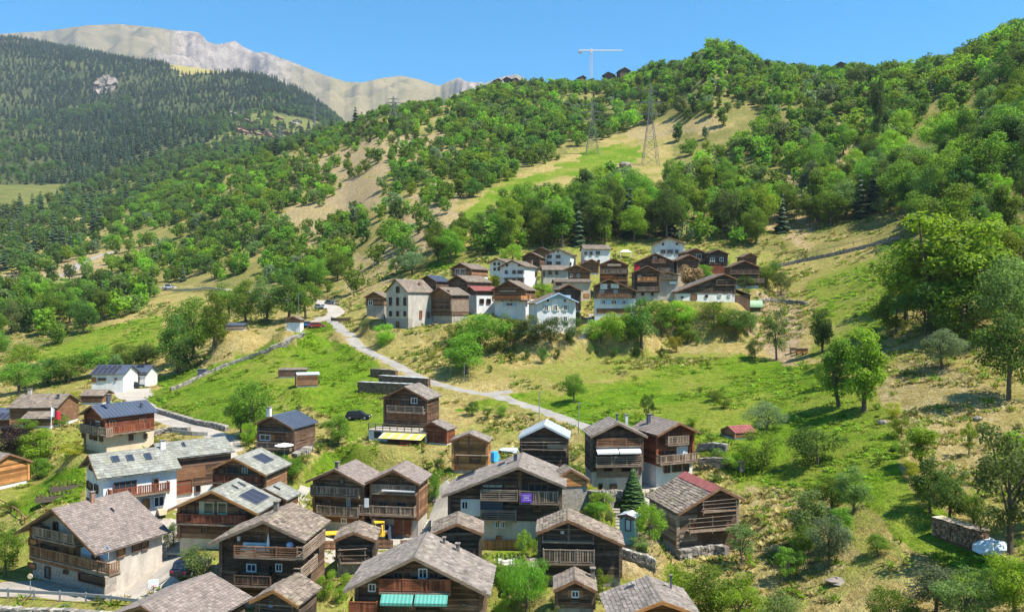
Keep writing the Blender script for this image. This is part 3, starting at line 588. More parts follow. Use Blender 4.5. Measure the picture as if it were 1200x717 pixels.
H('chalet', 'old dark chalet with furnished open loggia under a rough slate roof', 'chalet', (308.8, 609.6), 68, -6.5, 5.2, 3.85, 23.2, 6.4, 714, hb=704, base='stone_wall', timber='wood_dark', roof='rough', ovf=1.5, barge='wood_grey', group=FG, feats=[
 ('K', 200, 597, 5.975), ('B', 'F', 440, 335, 890, 335, 1.5, 'wood_brown', 'bars', .95), ('W', 'F', 560, 165, 665, 250, 'big'), ('W', 'F', 695, 170, 820, 262, 'k'), ('W', 'F', 535, 372, 605, 432, 'w'), ('W', 'F', 738, 372, 785, 430, 'w'), ('W', 'F', 690, 380, 722, 470, 'k'),
 ('B', 'F', 440, 530, 700, 535, 1.3, 'wood_dark', 'boards', .9), ('X', 'ridge_post', 'F', 660, 95, 690, 270, .05, .25, 'wood_brown'), ('X', 'sofa_cover', 'F', 525, 250, 655, 275, .5, 1.0, 'white_paint'),
 ('B', 'R', 930, 320, 1085, 225, .8, 'wood_grey', 'bars', .95), ('B', 'R', 915, 470, 1030, 400, .8, 'wood_grey', 'bars', .95), ('W', 'F', 400, 200, 450, 270, 'br'), ('C', 1, 740, 0, .4, .6, 'slate_grey')])
H('barn', 'low barn with long mauve grey slate roof cut by the bottom edge beside the road', 'barn', (165, 709), 58, -18.5, 4.2, 4.2, 21, 7.7, 786, hb=.8, timber='wood_dark', roof='shingle', ovf=.6, group=FG)
H('shed', 'small slate roofed hut with wicker balcony in front of the loggia chalet', 'hut', (320.5, 690.7), 60, -12.6, 2.1, 2.1, 26.6, 4.0, 770, hb=740, base='stone_wall', timber='wood_black', roof='rough', ovf=.7, ovs=.35, barge='wood_orange', group=FG, feats=[
 ('K', 200, 597, 5.975), ('G', 'F', 620, 720, 850, 680, .5, 2, 'wood_grey'), ('W', 'F', 680, 615, 730, 690, 'bl')])
for A, nm in (('I1', 0), ('I2', 1)): pass
H('chalet', 'left twin chalet with a white hooped ornament in its gable', 'chalet', (391.9, 549.2), 88, -14, 3.65, 3.65, 24, 5.7, 629, hb=611, base='plaster_grey', timber='wood_brown', roof='shingle', ovf=1.2, group=FG, feats=[
 ('K', 340, 530, 5.975), ('B', 'F', 140, 302, 482, 300, 1.0, 'wood_grey', 'boards'), ('B', 'F', 180, 440, 474, 438, 1.0, 'wood_grey', 'boards'), ('W', 'F', 348, 180, 382, 245, 'c'), ('W', 'F', 240, 315, 290, 368, 'd'), ('W', 'F', 400, 315, 425, 385, 'w'), ('W', 'F', 165, 205, 238, 232, 'br'), ('W', 'F', 360, 455, 400, 495, 'w'), ('W', 'F', 160, 315, 215, 368, 'k'), ('C', -1, 190, 158, .4, .55, 'slate_grey'), ('C', 1, 330, 112, .4, .6, 'slate_grey')])
H('chalet', 'right twin chalet with white flower box balcony and three dark red garage doors', 'chalet', (460.5, 550), 87, -9, 3.5, 3.15, 26, 5.4, 630, hb=608, base='plaster_grey', timber='wood_brown', roof='shingle', ovf=1.2, group=FG, feats=[
 ('K', 340, 530, 5.975), ('B', 'F', 570, 288, 878, 288, 1.0, 'wood_grey', 'boards'), ('B', 'F', 480, 438, 868, 440, 1.2, 'wood_grey', 'boards'), ('X', 'flower_box', 'F', 640, 262, 870, 280, 1.02, 1.2, 'white_paint'), ('W', 'F', 700, 185, 745, 222, 'k'), ('W', 'F', 752, 182, 798, 224, 'c'), ('W', 'F', 620, 338, 690, 380, 'd'), ('W', 'F', 745, 335, 820, 380, 'd'),
 ('W', 'F', 600, 465, 655, 580, 'r', .06, 'garage_door'), ('W', 'F', 730, 468, 790, 580, 'r', .06, 'garage_door'), ('W', 'F', 798, 468, 852, 580, 'r', .06, 'garage_door'), ('X', 'wall_hoop', 'F', 520, 320, 550, 385, 1.25, 1.3, 'white_paint')])
H('shed', 'little black hut on posts below the twin chalets', 'hut', (414.5, 622.9), 74, 3.7, 1.9, 2.15, 21.2, 4.0, 668, hb=1.0, base='stone_wall', timber='wood_black', roof='rough', ovf=.6, ovs=.25, group=FG, feats=[
 ('K', 390, 597, 5.975), ('G', 'F', 50, 375, 225, 275, .5, 2, 'wood_grey'), ('W', 'F', 65, 285, 205, 350, 'k')])
H('chalet', 'large front chalet with green striped awnings below a red boarded balcony', 'chalet', (485.4, 652.2), 60, -2.6, 5.6, 5.95, 25.8, 6.8, 775, hb=735, base='stone_wall', timber='wood_dark', roof='grey', ovf=1.2, ovs=.8, barge='wood_grey', group=FG, feats=[
 ('K', 390, 597, 5.975), ('B', 'F', 322, 580, 826, 580, 1.0, 'wood_red', 'panel', 1.05), ('A', 'F', 330, 650, 555, 655, 1.6, .75, 'awning_green', .6), ('A', 'F', 568, 655, 800, 655, 1.6, .75, 'awning_green', .6), ('W', 'F', 425, 425, 495, 480, 'd'), ('W', 'F', 505, 410, 555, 485, 'gl'), ('W', 'F', 600, 405, 665, 480, 'w'), ('W', 'F', 672, 420, 745, 480, 'd'),
 ('W', 'F', 250, 510, 305, 568, 'w'), ('W', 'F', 345, 660, 530, 730, 'big'), ('W', 'F', 575, 665, 760, 730, 'k'), ('W', 'F', 905, 635, 935, 670, 'wh'), ('C', 1, 875, 290, .3, .5, 'slate_grey'), ('C', 1, 780, 240, .2, .4, 'slate_grey'), ('B', 'F', 110, 735, 310, 735, 1.2, 'wood_red', 'panel')])
H('shed', 'open fronted black shed with rough slates between the twin chalets and the banner chalet', 'shed', (535.3, 612.9), 72, 2, 2.45, 2.5, 21.7, 4.3, 662, hb=.4, base='stone_wall', timber='wood_black', roof='rough', ovf=.9, ovs=.3, group=FG, feats=[
 ('K', 500, 530, 5.975), ('X', 'cross_beam', 'F', 85, 563, 365, 578, .1, .3, 'wood_grey'), ('X', 'ridge_post', 'F', 205, 500, 222, 610, .1, .25, 'wood_dark')])
H('chalet', 'wide timber chalet with a purple banner on its balcony', 'chalet', (607.1, 546.7), 81.6, -4.3, 8.2, 5.1, 21.6, 8.2, 645, hb=610, base='plaster_grey', timber='wood_black', roof='grey', ovf=1.6, ovs=.6, barge='wood_grey', group=FG, feats=[
 ('K', 500, 530, 5.975), ('B', 'F', 375, 328, 640, 332, 1.4, 'wood_grey', 'bars'), ('B', 'F', 648, 355, 925, 358, 1.4, 'wood_grey', 'boards', 1.3), ('X', 'banner', 'F', 660, 286, 738, 350, 1.43, 1.46, 'cloth_purple'), ('X', 'banner_print', 'F', 672, 300, 725, 304, 1.461, 1.465, 'white_paint'), ('X', 'banner_print', 'F', 680, 314, 718, 320, 1.461, 1.465, 'white_paint'), ('X', 'banner_print', 'F', 672, 330, 728, 334, 1.461, 1.465, 'white_paint'),
 ('W', 'F', 388, 200, 535, 290, 'c'), ('W', 'F', 712, 207, 848, 275, 'gl'), ('X', 'ridge_post', 'F', 640, 130, 668, 330, .1, .35, 'wood_brown'), ('X', 'side_plaster', 'F', 238, 325, 375, 445, .06, .12, 'plaster_white'), ('W', 'F', 245, 335, 293, 395, 'w', .13), ('X', 'blind', 'F', 380, 338, 535, 440, .1, .2, 'metal_dark'), ('B', 'F', 375, 470, 628, 470, 1.0, 'wood_grey', 'bars'),
 ('W', 'F', 480, 478, 512, 525, 'wb'), ('W', 'F', 517, 478, 548, 525, 'w'), ('W', 'F', 485, 580, 527, 608, 'o'), ('W', 'F', 750, 360, 800, 410, 'gl'), ('S', -1, 225, 175, 335, 150, 'dark'), ('S', -1, 505, 90, 550, 80, 'dark'), ('W', 'F', 545, 195, 635, 290, 'br'), ('C', -1, 622, 60, .4, .7, 'metal_dark')])
H('barn', 'old barn with rough slates, sagging gallery and boarded side wing above the little cottage', 'barn', (665.4, 608.7), 69, -3.8, 2.85, 5.05, 23.1, 4.2, 687, hb=.9, base='stone_wall', timber='wood_black', roof='rough', ovf=.8, ovs=.3, group=FG, feats=[
 ('K', 580, 597, 5.975), ('B', 'F', 335, 378, 700, 378, .8, 'wood_grey', 'boards', 1.25), ('X', 'plank_shelf', 'F', 330, 215, 690, 238, .08, .5, 'wood_pale'), ('G', 'F', 335, 215, 690, 140, .5, 2, 'wood_grey'), ('X', 'ridge_post', 'F', 510, 80, 525, 240, .1, .25, 'wood_grey'), ('W', 'F', 455, 130, 490, 180, 'wh'), ('W', 'F', 720, 250, 765, 300, 'k')])
H('cottage', 'little cottage with orange shutters and brown metal roof beside the willow', 'cottage', (674, 679), 62, -3.5, 1.75, 1.75, 26, 3.2, 724, hb=.8, base='stone_wall', timber='wood_dark', roof='brown', ovf=.5, ovs=.25, group=FG, feats=[
 ('K', 580, 597, 5.975), ('W', 'F', 535, 560, 590, 610, 'wo'), ('W', 'F', 530, 625, 592, 655, 'wh'), ('C', 1, 685, 480, .35, .7, 'slate_grey')])
H('house', 'house with wide grey roof and orange barge boards cut by the bottom edge', 'house', (776, 703.7), 57, 2, 3.9, 2.9, 20, 5.4, 790, hb=1.0, timber='wood_brown', roof='grey', ovf=.8, barge='wood_orange', group=FG, feats=[('K', 660, 460, 2.79), ('C', 1, 352, 640, .12, .9, 'metal_dark'), ('S', -1, 205, 640, 235, 632, 'dark')])
H('chalet', 'old grey chalet with white awnings over its first floor balcony', 'chalet', (724.4, 495), 91, 6, 3.35, 3.6, 25.4, 5.2, 578, hb=552, base='plaster_grey', timber='wood_black', roof='grey', ovf=1.2, ovs=.4, barge='wood_grey', group=FG, feats=[
 ('K', 660, 480, 5.975), ('B', 'F', 235, 255, 545, 252, 1.0, 'wood_brown', 'bars', .9), ('A', 'F', 240, 298, 392, 298, 1.5, .6, 'awning_white'), ('A', 'F', 398, 296, 548, 294, 1.5, .6, 'awning_white'), ('B', 'F', 230, 395, 555, 390, 1.2, 'wood_grey', 'bars', 1.1), ('X', 'plank_wall', 'F', 235, 395, 545, 470, .06, .1, 'wood_grey'), ('W', 'F', 320, 140, 365, 208, 'c'), ('W', 'F', 390, 140, 435, 206, 'c'), ('W', 'F', 280, 400, 345, 430, 'k', .11), ('W', 'F', 405, 398, 470, 430, 'k', .11), ('W', 'F', 325, 518, 375, 570, 'br'), ('W', 'F', 280, 315, 340, 345, 'd'), ('C', 1, 376, 78, .2, .7, 'metal_dark'), ('C', 1, 443, 92, .35, 1.0, 'plaster_white'), ('W', 'F', 245, 515, 275, 575, 'k')])
H('chalet', 'red boarded chalet over a white ground floor with two balconies', 'chalet', (796.4, 495), 93, 21, 3.1, 3.05, 23.4, 6.4, 566, hb=543, base='plaster_white', timber='wood_red', roof='shingle', ovf=1.1, ovs=.5, group=FG, feats=[
 ('K', 660, 480, 5.975), ('B', 'F', 735, 240, 882, 243, .9, 'wood_grey', 'boards'), ('B', 'F', 680, 372, 940, 368, 1.2, 'wood_grey', 'boards'), ('W', 'F', 748, 130, 780, 180, 'k'), ('W', 'F', 795, 130, 825, 175, 'k'), ('W', 'F', 705, 262, 778, 308, 'd'), ('X', 'plaster_panel', 'F', 795, 255, 872, 320, .1, .16, 'plaster_white'), ('W', 'F', 700, 383, 745, 438, 'd'), ('W', 'F', 760, 380, 825, 430, 'd'), ('W', 'F', 835, 378, 878, 430, 'd'), ('C', -1, 598, 95, .4, 1.0, 'metal_dark')])
H('barn', 'weathered grey barn with pole galleries and a red sheet strip along its ridge', 'barn', (844, 571), 78, 15, 4.7, 2.75, 26.5, 7.6, 648, hb=636, base='stone_wall', timber='wood_grey', roof='rough', ovf=.9, ovs=.35, group=FG, feats=[
 ('K', 700, 550, 5.975), ('X', 'dark_boarding', 'F', 700, 190, 975, 540, .09, .12, 'wood_dark'), ('G', 'F', 745, 300, 975, 205, .9, 3, 'wood_grey'), ('G', 'F', 650, 440, 965, 320, .9, 3, 'wood_grey'), ('W', 'F', 652, 365, 690, 428, 'r', .14), ('RS', 1.0, 'metal_red')])
H('raccard', 'small orange brown grain store with slate roof beside the blue tarpaulin', 'barn', (549.4, 507.6), 98, -7, 2.45, 2.6, 21.7, 3.2, 555, hb=.5, base='stone_wall', timber='wood_orange', roof='grey', ovf=.5, ovs=.3, group=FG, feats=[
 ('K', 500, 480, 5.975), ('X', 'ridge_post', 'F', 288, 190, 300, 320, .12, .2, 'wood_brown'), ('X', 'ledge', 'F', 200, 315, 440, 325, .1, .4, 'wood_pale'), ('W', 'F', 300, 325, 380, 370, 'br'), ('X', 'ridge_post', 'F', 210, 220, 222, 425, .12, .2, 'wood_brown')])
H('barn', 'dark timber barn with pale metal roof behind the banner chalet', 'barn', (638, 497.6), 95.2, -6, 3.3, 3.15, 26.1, 4.9, 557, hb=.5, base='stone_wall', timber='wood_dark', roof='metal', ovf=.7, ovs=.35, barge='metal_pale', group=FG, feats=[
 ('K', 500, 480, 5.975), ('G', 'F', 665, 275, 975, 230, .6, 2, 'wood_grey'), ('X', 'plank_shelf', 'F', 845, 240, 970, 272, .1, .3, 'wood_pale'), ('W', 'F', 680, 225, 712, 258, 'wh'), ('W', 'F', 720, 230, 840, 265, 'k'), ('X', 'cross_beam', 'F', 665, 195, 980, 206, .1, .25, 'wood_grey')])
H('chalet', 'dark log chalet with blue grey metal roof above the pale parasol', 'chalet', (317.7, 486.9), 108, -17, 2.9, 3.6, 24.4, 6.5, 530, hb=.5, base='stone_wall', timber='wood_dark', roof='dmetal', ovf=.8, ovs=.35, group=FG, feats=[
 ('K', 280, 430, 5.975), ('W', 'F', 175, 382, 225, 415, 'o'), ('W', 'F', 255, 385, 310, 420, 'o'), ('W', 'F', 150, 468, 225, 515, 'wo'), ('W', 'F', 262, 470, 288, 555, 'o'), ('W', 'F', 330, 470, 355, 550, 'o'), ('W', 'F', 292, 470, 328, 545, 'k'), ('X', 'ledge', 'F', 120, 445, 345, 460, .1, .8, 'wood_grey'), ('B', 'F', 118, 572, 350, 575, 1.0, 'wood_grey', 'bars', .9), ('W', 'R', 430, 470, 460, 500, 'd'), ('C', -1, 212, 325, .5, .7, 'plaster_white')])
H('chalet', 'tall meadow chalet with red shutters, terrace and striped yellow awning', 'chalet', (473.6, 452.7), 118, -16, 4.15, 3.9, 25.8, 6.1, 503, hb=.4, base='plaster_white', timber='wood_dark', roof='grey', ovf=.9, ovs=.5, group=FG, feats=[
 ('K', 400, 410, 5.975), ('B', 'F', 315, 440, 572, 435, 1.2, 'wood_grey', 'bars'), ('W', 'F', 358, 335, 410, 415, 'r'), ('W', 'F', 490, 332, 535, 375, 'w'), ('W', 'F', 460, 445, 492, 500, 'r'), ('W', 'F', 498, 453, 540, 500, 'k'), ('W', 'F', 345, 440, 405, 480, 'd'), ('W', 'R', 595, 345, 625, 380, 'r'), ('W', 'R', 595, 435, 620, 480, 'r'), ('X', 'board_band', 'F', 312, 440, 600, 503, .09, .13, 'wood_brown')])
H('chalet', 'chalet with blue grey roof and cream terrace storey above the white skylight house', 'chalet', (106, 475), 103, -36, 3.4, 3.2, 23, 7.7, 529, hb=507, base='plaster_cream', timber='wood_red', roof='dmetal', ovf=.8, ovs=.5, group=FG, feats=[
 ('K', 60, 415, 5.975), ('B', 'R', 385, 560, 695, 530, 1.0, 'wood_red', 'boards'), ('B', 'F', 200, 545, 385, 565, 1.0, 'wood_grey', 'boards'), ('W', 'R', 400, 460, 450, 505, 'd'), ('W', 'R', 540, 560, 572, 600, 'd'), ('W', 'R', 645, 555, 672, 588, 'd'), ('W', 'R', 610, 440, 660, 495, 'br'), ('W', 'F', 310, 455, 355, 510, 'wh'), ('W', 'F', 270, 455, 295, 520, 'wh'), ('W', 'F', 345, 570, 365, 612, 'd'), ('W', 'F', 303, 568, 325, 605, 'd'), ('W', 'F', 275, 562, 293, 596, 'd'), ('W', 'F', 222, 545, 240, 588, 'd'), ('C', -1, 400, 325, .4, .7, 'metal_dark'), ('C', 1, 632, 372, .2, .5, 'metal_dark'), ('LEAN', -1, 1.6, 4.4, 1.2, 6.5, 'wood_brown')])
H('house', 'distant grey roofed house covered in solar panels at the end of the left road', 'house', (115, 427.5), 165, -88, 4.2, 3.6, 25, 7.2, 456, base='plaster_white', roof='dmetal', ovf=.3, ovs=.3, group=FG, feats=[
 ('K', 60, 415, 5.975), ('S', 1, 330, 80, 490, 100, 'solar'), ('S', 1, 310, 105, 450, 142, 'solar'), ('W', 'R', 328, 165, 385, 185, 'd'), ('W', 'R', 445, 165, 462, 182, 'd'), ('X', 'board_band', 'R', 280, 160, 315, 200, .03, .08, 'wood_orange')])
H('house', 'white wing with blue grey roof and carport behind the solar house', 'house', (152, 427.8), 172, -88, 3.4, 3.4, 25, 5.2, 452, base='plaster_white', roof='dmetal', ovf=.3, ovs=.3, group=FG, feats=[('K', 60, 415, 5.975), ('W', 'R', 585, 125, 670, 148, 'big'), ('W', 'R', 575, 160, 620, 200, 'k'), ('S', 1, 610, 75, 650, 92, 'dark')])
H('house', 'long brown roofed house at the left with a porch and a flag pole in front', 'house', (25.4, 461.5), 125, -86, 4.0, 4.1, 23, 7.6, 497, hb=.5, timber='wood_brown', roof='brown', ovf=.4, group=FG, feats=[('K', 0, 440, 5.125), ('W', 'R', 175, 192, 200, 212, 'wh'), ('C', 1, 180, 112, .5, .7, 'plaster_grey'), ('C', 1, 350, 140, .3, .6, 'metal_dark')])
H('shed', 'low porch building with brown roof before the long brown roofed house', 'shed', (33, 482), 117, -86, 2.0, 2.0, 22, 4.4, 500, hb=.4, timber='wood_brown', roof='brown', ovf=.3, group=FG)
H('cottage', 'orange timber cottage with grey roof at the left edge', 'cottage', (11, 531), 104, 68, 3.0, 3.4, 26, 6.0, 571, hb=.5, timber='wood_orange', roof='shingle', ovf=.4, group=FG)
H('house', 'dark roofed house with solar panels at the far left edge', 'house', (-6, 478), 130, -86, 3.2, 3.2, 22, 4.4, 500, hb=.5, timber='wood_brown', roof='dmetal', ovf=.3, group=FG, feats=[('S', 1, 2, 484, 20, 492, 'solar')])
H('shed', 'small brown roofed shed above the blue grey chalet roof', 'shed', (100, 456.5), 140, -86, 2.3, 2.3, 20, 4.2, 472, hb=.3, timber='wood_brown', roof='brown', ovf=.3, group=FG)
H('shed', 'brown tool shed with grey lean roof beside the yellow awning', 'shed', (506, 494), 113, -24, 1.6, 2.6, 22, 3.0, 520, hb=.2, timber='wood_red', roof='grey', ovf=.3, ovs=.25, group=FG, feats=[('W', 'F', 500, 503, 509, 518, 'r')])
H('shed', 'orange board hut leaning by the banner chalet', 'hut', (669, 549), 85, 12, 2.0, 2.2, 30, 2.6, 572, hb=.2, base='stone_wall', timber='wood_orange', roof='brown', ovf=.3, ovs=.2, group=FG)
H('shed', 'red roofed garden shed among bushes on the green meadow', 'shed', (853, 499), 104, -70, 1.6, 1.6, 22, 3.6, 513, hb=.2, timber='wood_brown', roof='red', ovf=.2, ovs=.2, group=FG)
H('shed', 'pale green garden cabin beside the bright bush', 'shed', (734, 602), 75, -30, .9, .9, 15, 1.6, 627, base='shed_green', roof='metal', ovf=.15, ovs=.12, group=FG, feats=[('W', 'F', 733, 607, 740, 622, 'wh')])
H('shed', 'wayside chapel like hut with brown gable and white base on the road bend', 'hut', (343, 370), 178, -5, 1.9, 1.9, 26, 3.0, 386, hb=1.6, timber='wood_brown', roof='brown', ovf=.4, ovs=.25, group=FG)
H('shed', 'long low plank shed on the green meadow', 'shed', (328, 431), 152, -84, 1.3, 1.3, 12, 5.4, 442, hb=.1, timber='wood_dark', roof='brown', ovf=.1, ovs=.1, group=FG)
H('shed', 'small crate like shed with pale green sheet roof on the meadow', 'shed', (347, 436.5), 144, -70, 1.2, 1.5, 9, 4.2, 453, hb=.1, timber='wood_brown', roof='metal', ovf=.1, ovs=.1, group=FG)
H('shed', 'grey shelter roof between trees beside the road bend', 'shed', (267, 378.5), 185, -86, 1.5, 1.5, 15, 4.4, 387, hb=.1, timber='wood_grey', roof='dmetal', ovf=.1, ovs=.1, group=FG)
# the upper hamlet
def U(label, A, d, yaw, wl, wr, pit, L, by, cat='chalet', name='chalet', **k):
    k.setdefault('ovf', .8); k.setdefault('ovs', .5); k.setdefault('timber', 'wood_dark'); k.setdefault('roof', 'brown'); H(name, label, cat, A, d, yaw, wl, wr, pit, L, by, group=UG, **k)
U('tall pale stone house with three storeys at the left end of the upper hamlet', (463.3, 327), 178, -42, 4.1, 4.4, 35, 8.5, 384, 'house', 'stone_house', base='plaster_grey', ovf=.4, ovs=.3, foot=2.2, feats=[('K', 420, 300, 7.964)] + [('W', 'F', x, y, x + 24, y + hh, 'k') for x in (290, 357, 424) for y, hh in ((385, 78), (513, 50))] + [('W', 'F', 355, 285, 385, 345, 'k'), ('W', 'F', 357, 610, 384, 668, 'br', .1), ('W', 'R', 568, 508, 592, 582, 'r'), ('W', 'R', 638, 520, 660, 580, 'br'), ('C', 1, 575, 275, .6, .5, 'rust')])
U('dark weathered barn right of the tall stone house', (514, 336.4), 178.3, -40, 3.5, 4.05, 24.6, 6.7, 378, 'barn', 'barn', hb=1.6, base='stone_wall', timber='wood_dark', feats=[('K', 420, 300, 7.964), ('X', 'board_band', 'R', 860, 410, 1030, 520, .1, .16, 'wood_grey'), ('G', 'F', 680, 500, 870, 400, .5, 3, 'wood_grey'), ('X', 'gable_facing', 'F', 690, 320, 850, 395, .1, .14, 'wood_brown')])
U('dark barn with brown roof behind the weathered barn', (535, 322.3), 194.8, -38.7, 3.7, 3.7, 25, 9.8, 352, 'barn', 'barn', hb=.5, timber='wood_dark', feats=[('W', 'F', 541, 328, 546, 334, 'k')])
U('chalet with pale upper gable wall at the upper left of the hamlet', (538.8, 308), 210, -32, 3.4, 3.9, 24, 9, 330, timber='wood_brown', hb=1.5, feats=[('K', 420, 300, 7.964), ('W', 'F', 905, 120, 945, 168, 'w'), ('W', 'F', 955, 120, 1000, 165, 'w')])
U('dark barn with red sheet roof and white base', (550, 335.3), 185, -62, 2.6, 2.9, 20, 6.6, 362, 'barn', 'barn', hb=346, timber='wood_dark', roof='red', feats=[('W', 'R', 562, 350, 567, 356, 'k'), ('W', 'R', 570, 350, 575, 356, 'k')])
U('white chalet with orange flowered balcony round its timber gable', (595.3, 328.4), 178, -22, 4.3, 4.5, 27, 7.5, 374, hb=350, timber='wood_brown', ovf=1.0, feats=[('K', 520, 290, 7.17), ('B', 'F', 405, 440, 715, 440, 1.0, 'wood_orange', 'panel', .9), ('X', 'flower_box', 'F', 410, 412, 700, 430, 1.02, 1.3, 'flower_orange'), ('W', 'F', 525, 462, 585, 492, 'wb'), ('X', 'awning_sheet', 'F', 468, 360, 608, 372, .1, .6, 'wood_pale'), ('W', 'F', 480, 375, 600, 405, 'd'), ('B', 'R', 650, 440, 735, 435, .9, 'wood_orange', 'panel', .9)])
U('white three storey house with balconies in its blue shaded gable', (599.5, 304.6), 200, -25, 4.2, 3.8, 24.5, 9.5, 338, 'house', 'white_house', base='plaster_white', feats=[('K', 520, 290, 7.17)] + [('W', 'F', x, y, x + w, y + 30, 'd') for x, w in ((515, 22), (578, 28), (622, 44)) for y in (192, 262)] + [('W', 'F', 525, 140, 540, 160, 'k'), ('W', 'F', 627, 138, 642, 158, 'k'), ('B', 'F', 500, 255, 560, 255, .8, 'white_paint', 'boards', .9), ('B', 'F', 565, 255, 670, 252, .8, 'white_paint', 'boards', .9), ('W', 'R', 765, 200, 778, 245, 'k'), ('C', 1, 735, 130, .6, .6, 'rust')])
U('small white house with brown roof half hidden behind the barns', (581.4, 302.5), 226, -30, 3.2, 3.6, 22, 9, 326, 'house', 'white_house', base='plaster_white', feats=[('K', 520, 290, 7.17)] + [('W', 'F', x, y, x + 18, y + 22, 'k') for x in (420, 455) for y in (128, 172)])
U('long low stone house with pale brown roof below the two white houses', (634, 311), 208, -86, 3.0, 3.4, 22, 7.4, 330, 'house', 'stone_house', base='plaster_grey', ovf=.3, feats=[('K', 600, 280, 10)] + [('W', 'R', x, 378, x + 36, 418, 'br') for x in (428, 505)] + [('W', 'R', 360, 380, 385, 450, 'br')])
U('white gabled house with dark window pairs at the back of the hamlet', (653, 291), 232, -18, 4.6, 4.4, 25, 8, 318, 'house', 'white_house', base='plaster_white', feats=[('K', 600, 280, 10)] + [('W', 'F', x, y, x + 55, y + 36, 'd') for x in (412, 515) for y in (190, 265)] + [('W', 'F', 480, 140, 498, 156, 'k'), ('W', 'F', 530, 140, 548, 156, 'k'), ('W', 'R', 675, 270, 692, 310, 'k')])
U('dark brown barn left of the back white gable', (621.5, 295), 226, -15, 2.9, 3.2, 27, 8, 318, 'barn', 'barn', hb=.4, timber='wood_dark')
U('reddish brown barn highest at the hamlet back left', (634, 289.5), 240, -15, 3.2, 3.4, 25, 8, 310, 'barn', 'barn', hb=.4, timber='wood_brown')
U('white house with tiled roof seen along its eaves at the hamlet top', (681.5, 287), 236, -84, 3.4, 3.4, 24, 8.6, 310, 'house', 'white_house', base='plaster_white', ovf=.4, feats=[('K', 600, 280, 10)] + [('W', 'R', x, 150, x + 35, 190, 'd') for x in (845, 908)] + [('W', 'R', 982, 145, 1030, 188, 'd'), ('W', 'R', 835, 250, 880, 270, 'd'), ('W', 'R', 1000, 245, 1030, 275, 'k')])
U('dark red brown chalet in the middle of the knoll', (675, 310), 205, 0, 3.3, 4.2, 22, 7, 331, timber='wood_brown', hb=.6, feats=[('W', 'F', 676, 321, 679, 325, 'w'), ('W', 'F', 668, 321, 671, 325, 'w')])
U('small brown gable behind the dark red brown chalet', (693, 303.5), 220, 0, 3.2, 2.6, 24, 6, 322, 'barn', 'barn', timber='wood_brown', hb=.5)
U('cream stucco house with flat brown eaves and ochre repairs', (648, 327), 192, -86, 3.4, 3.2, 14, 9.4, 352, 'house', 'stone_house', base='plaster_cream', ovf=.3, feats=[('K', 600, 280, 10), ('W', 'R', 512, 508, 580, 545, 'r'), ('X', 'ochre_patch', 'R', 840, 640, 910, 690, .02, .06, 'wood_orange')])
U('black timber gable between the cream house and the blue trimmed house', (666.5, 332.5), 179, 8, 2.6, 3.4, 26, 6, 366, 'barn', 'barn', timber='wood_black', hb=.5, feats=[('C', 1, 673, 341, .5, .7, 'plaster_cream')])
U('white house with pale blue gable trim and cream shutters', (655, 343), 166, 12, 5.2, 4.5, 23.6, 9, 390, 'house', 'white_house', base='plaster_white', barge='plaster_blue', feats=[('K', 640, 320, 7.964)] + [('W', 'F', x, y, x + 36, y + 54, 'ws') for x in (70, 160) for y in (298, 402)] + [('W', 'F', -15, 298, 20, 352, 'ws'), ('W', 'F', 166, 245, 182, 268, 'k'), ('W', 'F', 6, 245, 22, 268, 'k'), ('X', 'gable_facing', 'F', 40, 205, 230, 240, .01, .05, 'plaster_blue'), ('W', 'R', 308, 400, 320, 455, 'br')])  # blue slab in the gable: bluish shade of the eaves put into its colour
U('big dark chalet with heart cut gable over a white ground floor', (714, 326.3), 172, -4, 3.7, 6.4, 24, 7, 371, hb=349.5, timber='wood_dark', feats=[('K', 640, 320, 7.964), ('X', 'gable_panel', 'F', 505, 100, 570, 150, .09, .14, 'plaster_white'), ('X', 'gable_panel', 'F', 605, 100, 680, 140, .09, .14, 'plaster_white'), ('B', 'F', 470, 225, 800, 225, .7, 'wood_brown', 'panel', .9)] + [('W', 'F', x, 248, x + w, 292, 'wb') for x, w in ((520, 35), (605, 55), (705, 40))] + [('X', 'plank_wall', 'F', 470, 330, 790, 378, .04, .1, 'wood_brown'), ('W', 'F', 500, 160, 540, 185, 'w'), ('W', 'F', 630, 160, 665, 185, 'w')])
U('chalet with grey balcony, pale awning and flower boxes at the hamlet centre', (718.8, 302.6), 195, -6, 3.8, 4.0, 23, 7, 346, timber='wood_brown', hb=1.6, feats=[('K', 700, 270, 7.964), ('B', 'F', 30, 400, 290, 398, .9, 'wood_grey', 'boards'), ('X', 'awning_sheet', 'F', 95, 312, 222, 332, .1, .8, 'wood_pale'), ('X', 'flower_box', 'F', 40, 420, 150, 445, .1, .5, 'flower_orange'), ('B', 'F', 160, 470, 280, 470, .7, 'wood_orange', 'boards')] + [('W', 'F', x, 415, x + 25, 440, 'k') for x in (185, 235)])
U('chalet with two orange balconies facing the valley', (758.4, 310.8), 182, -5, 3.6, 3.4, 25, 7, 353, timber='wood_dark', hb=343, base='plaster_grey', feats=[('K', 700, 270, 7.964), ('B', 'F', 375, 475, 555, 472, .9, 'wood_orange', 'panel'), ('B', 'F', 375, 565, 565, 562, .9, 'wood_grey', 'boards'), ('W', 'F', 378, 420, 408, 470, 'w'), ('W', 'F', 410, 485, 440, 512, 'k'), ('W', 'F', 490, 485, 550, 512, 'k'), ('W', 'F', 410, 580, 435, 608, 'k'), ('W', 'F', 500, 580, 525, 608, 'k'), ('W', 'F', 450, 400, 520, 420, 'd')])
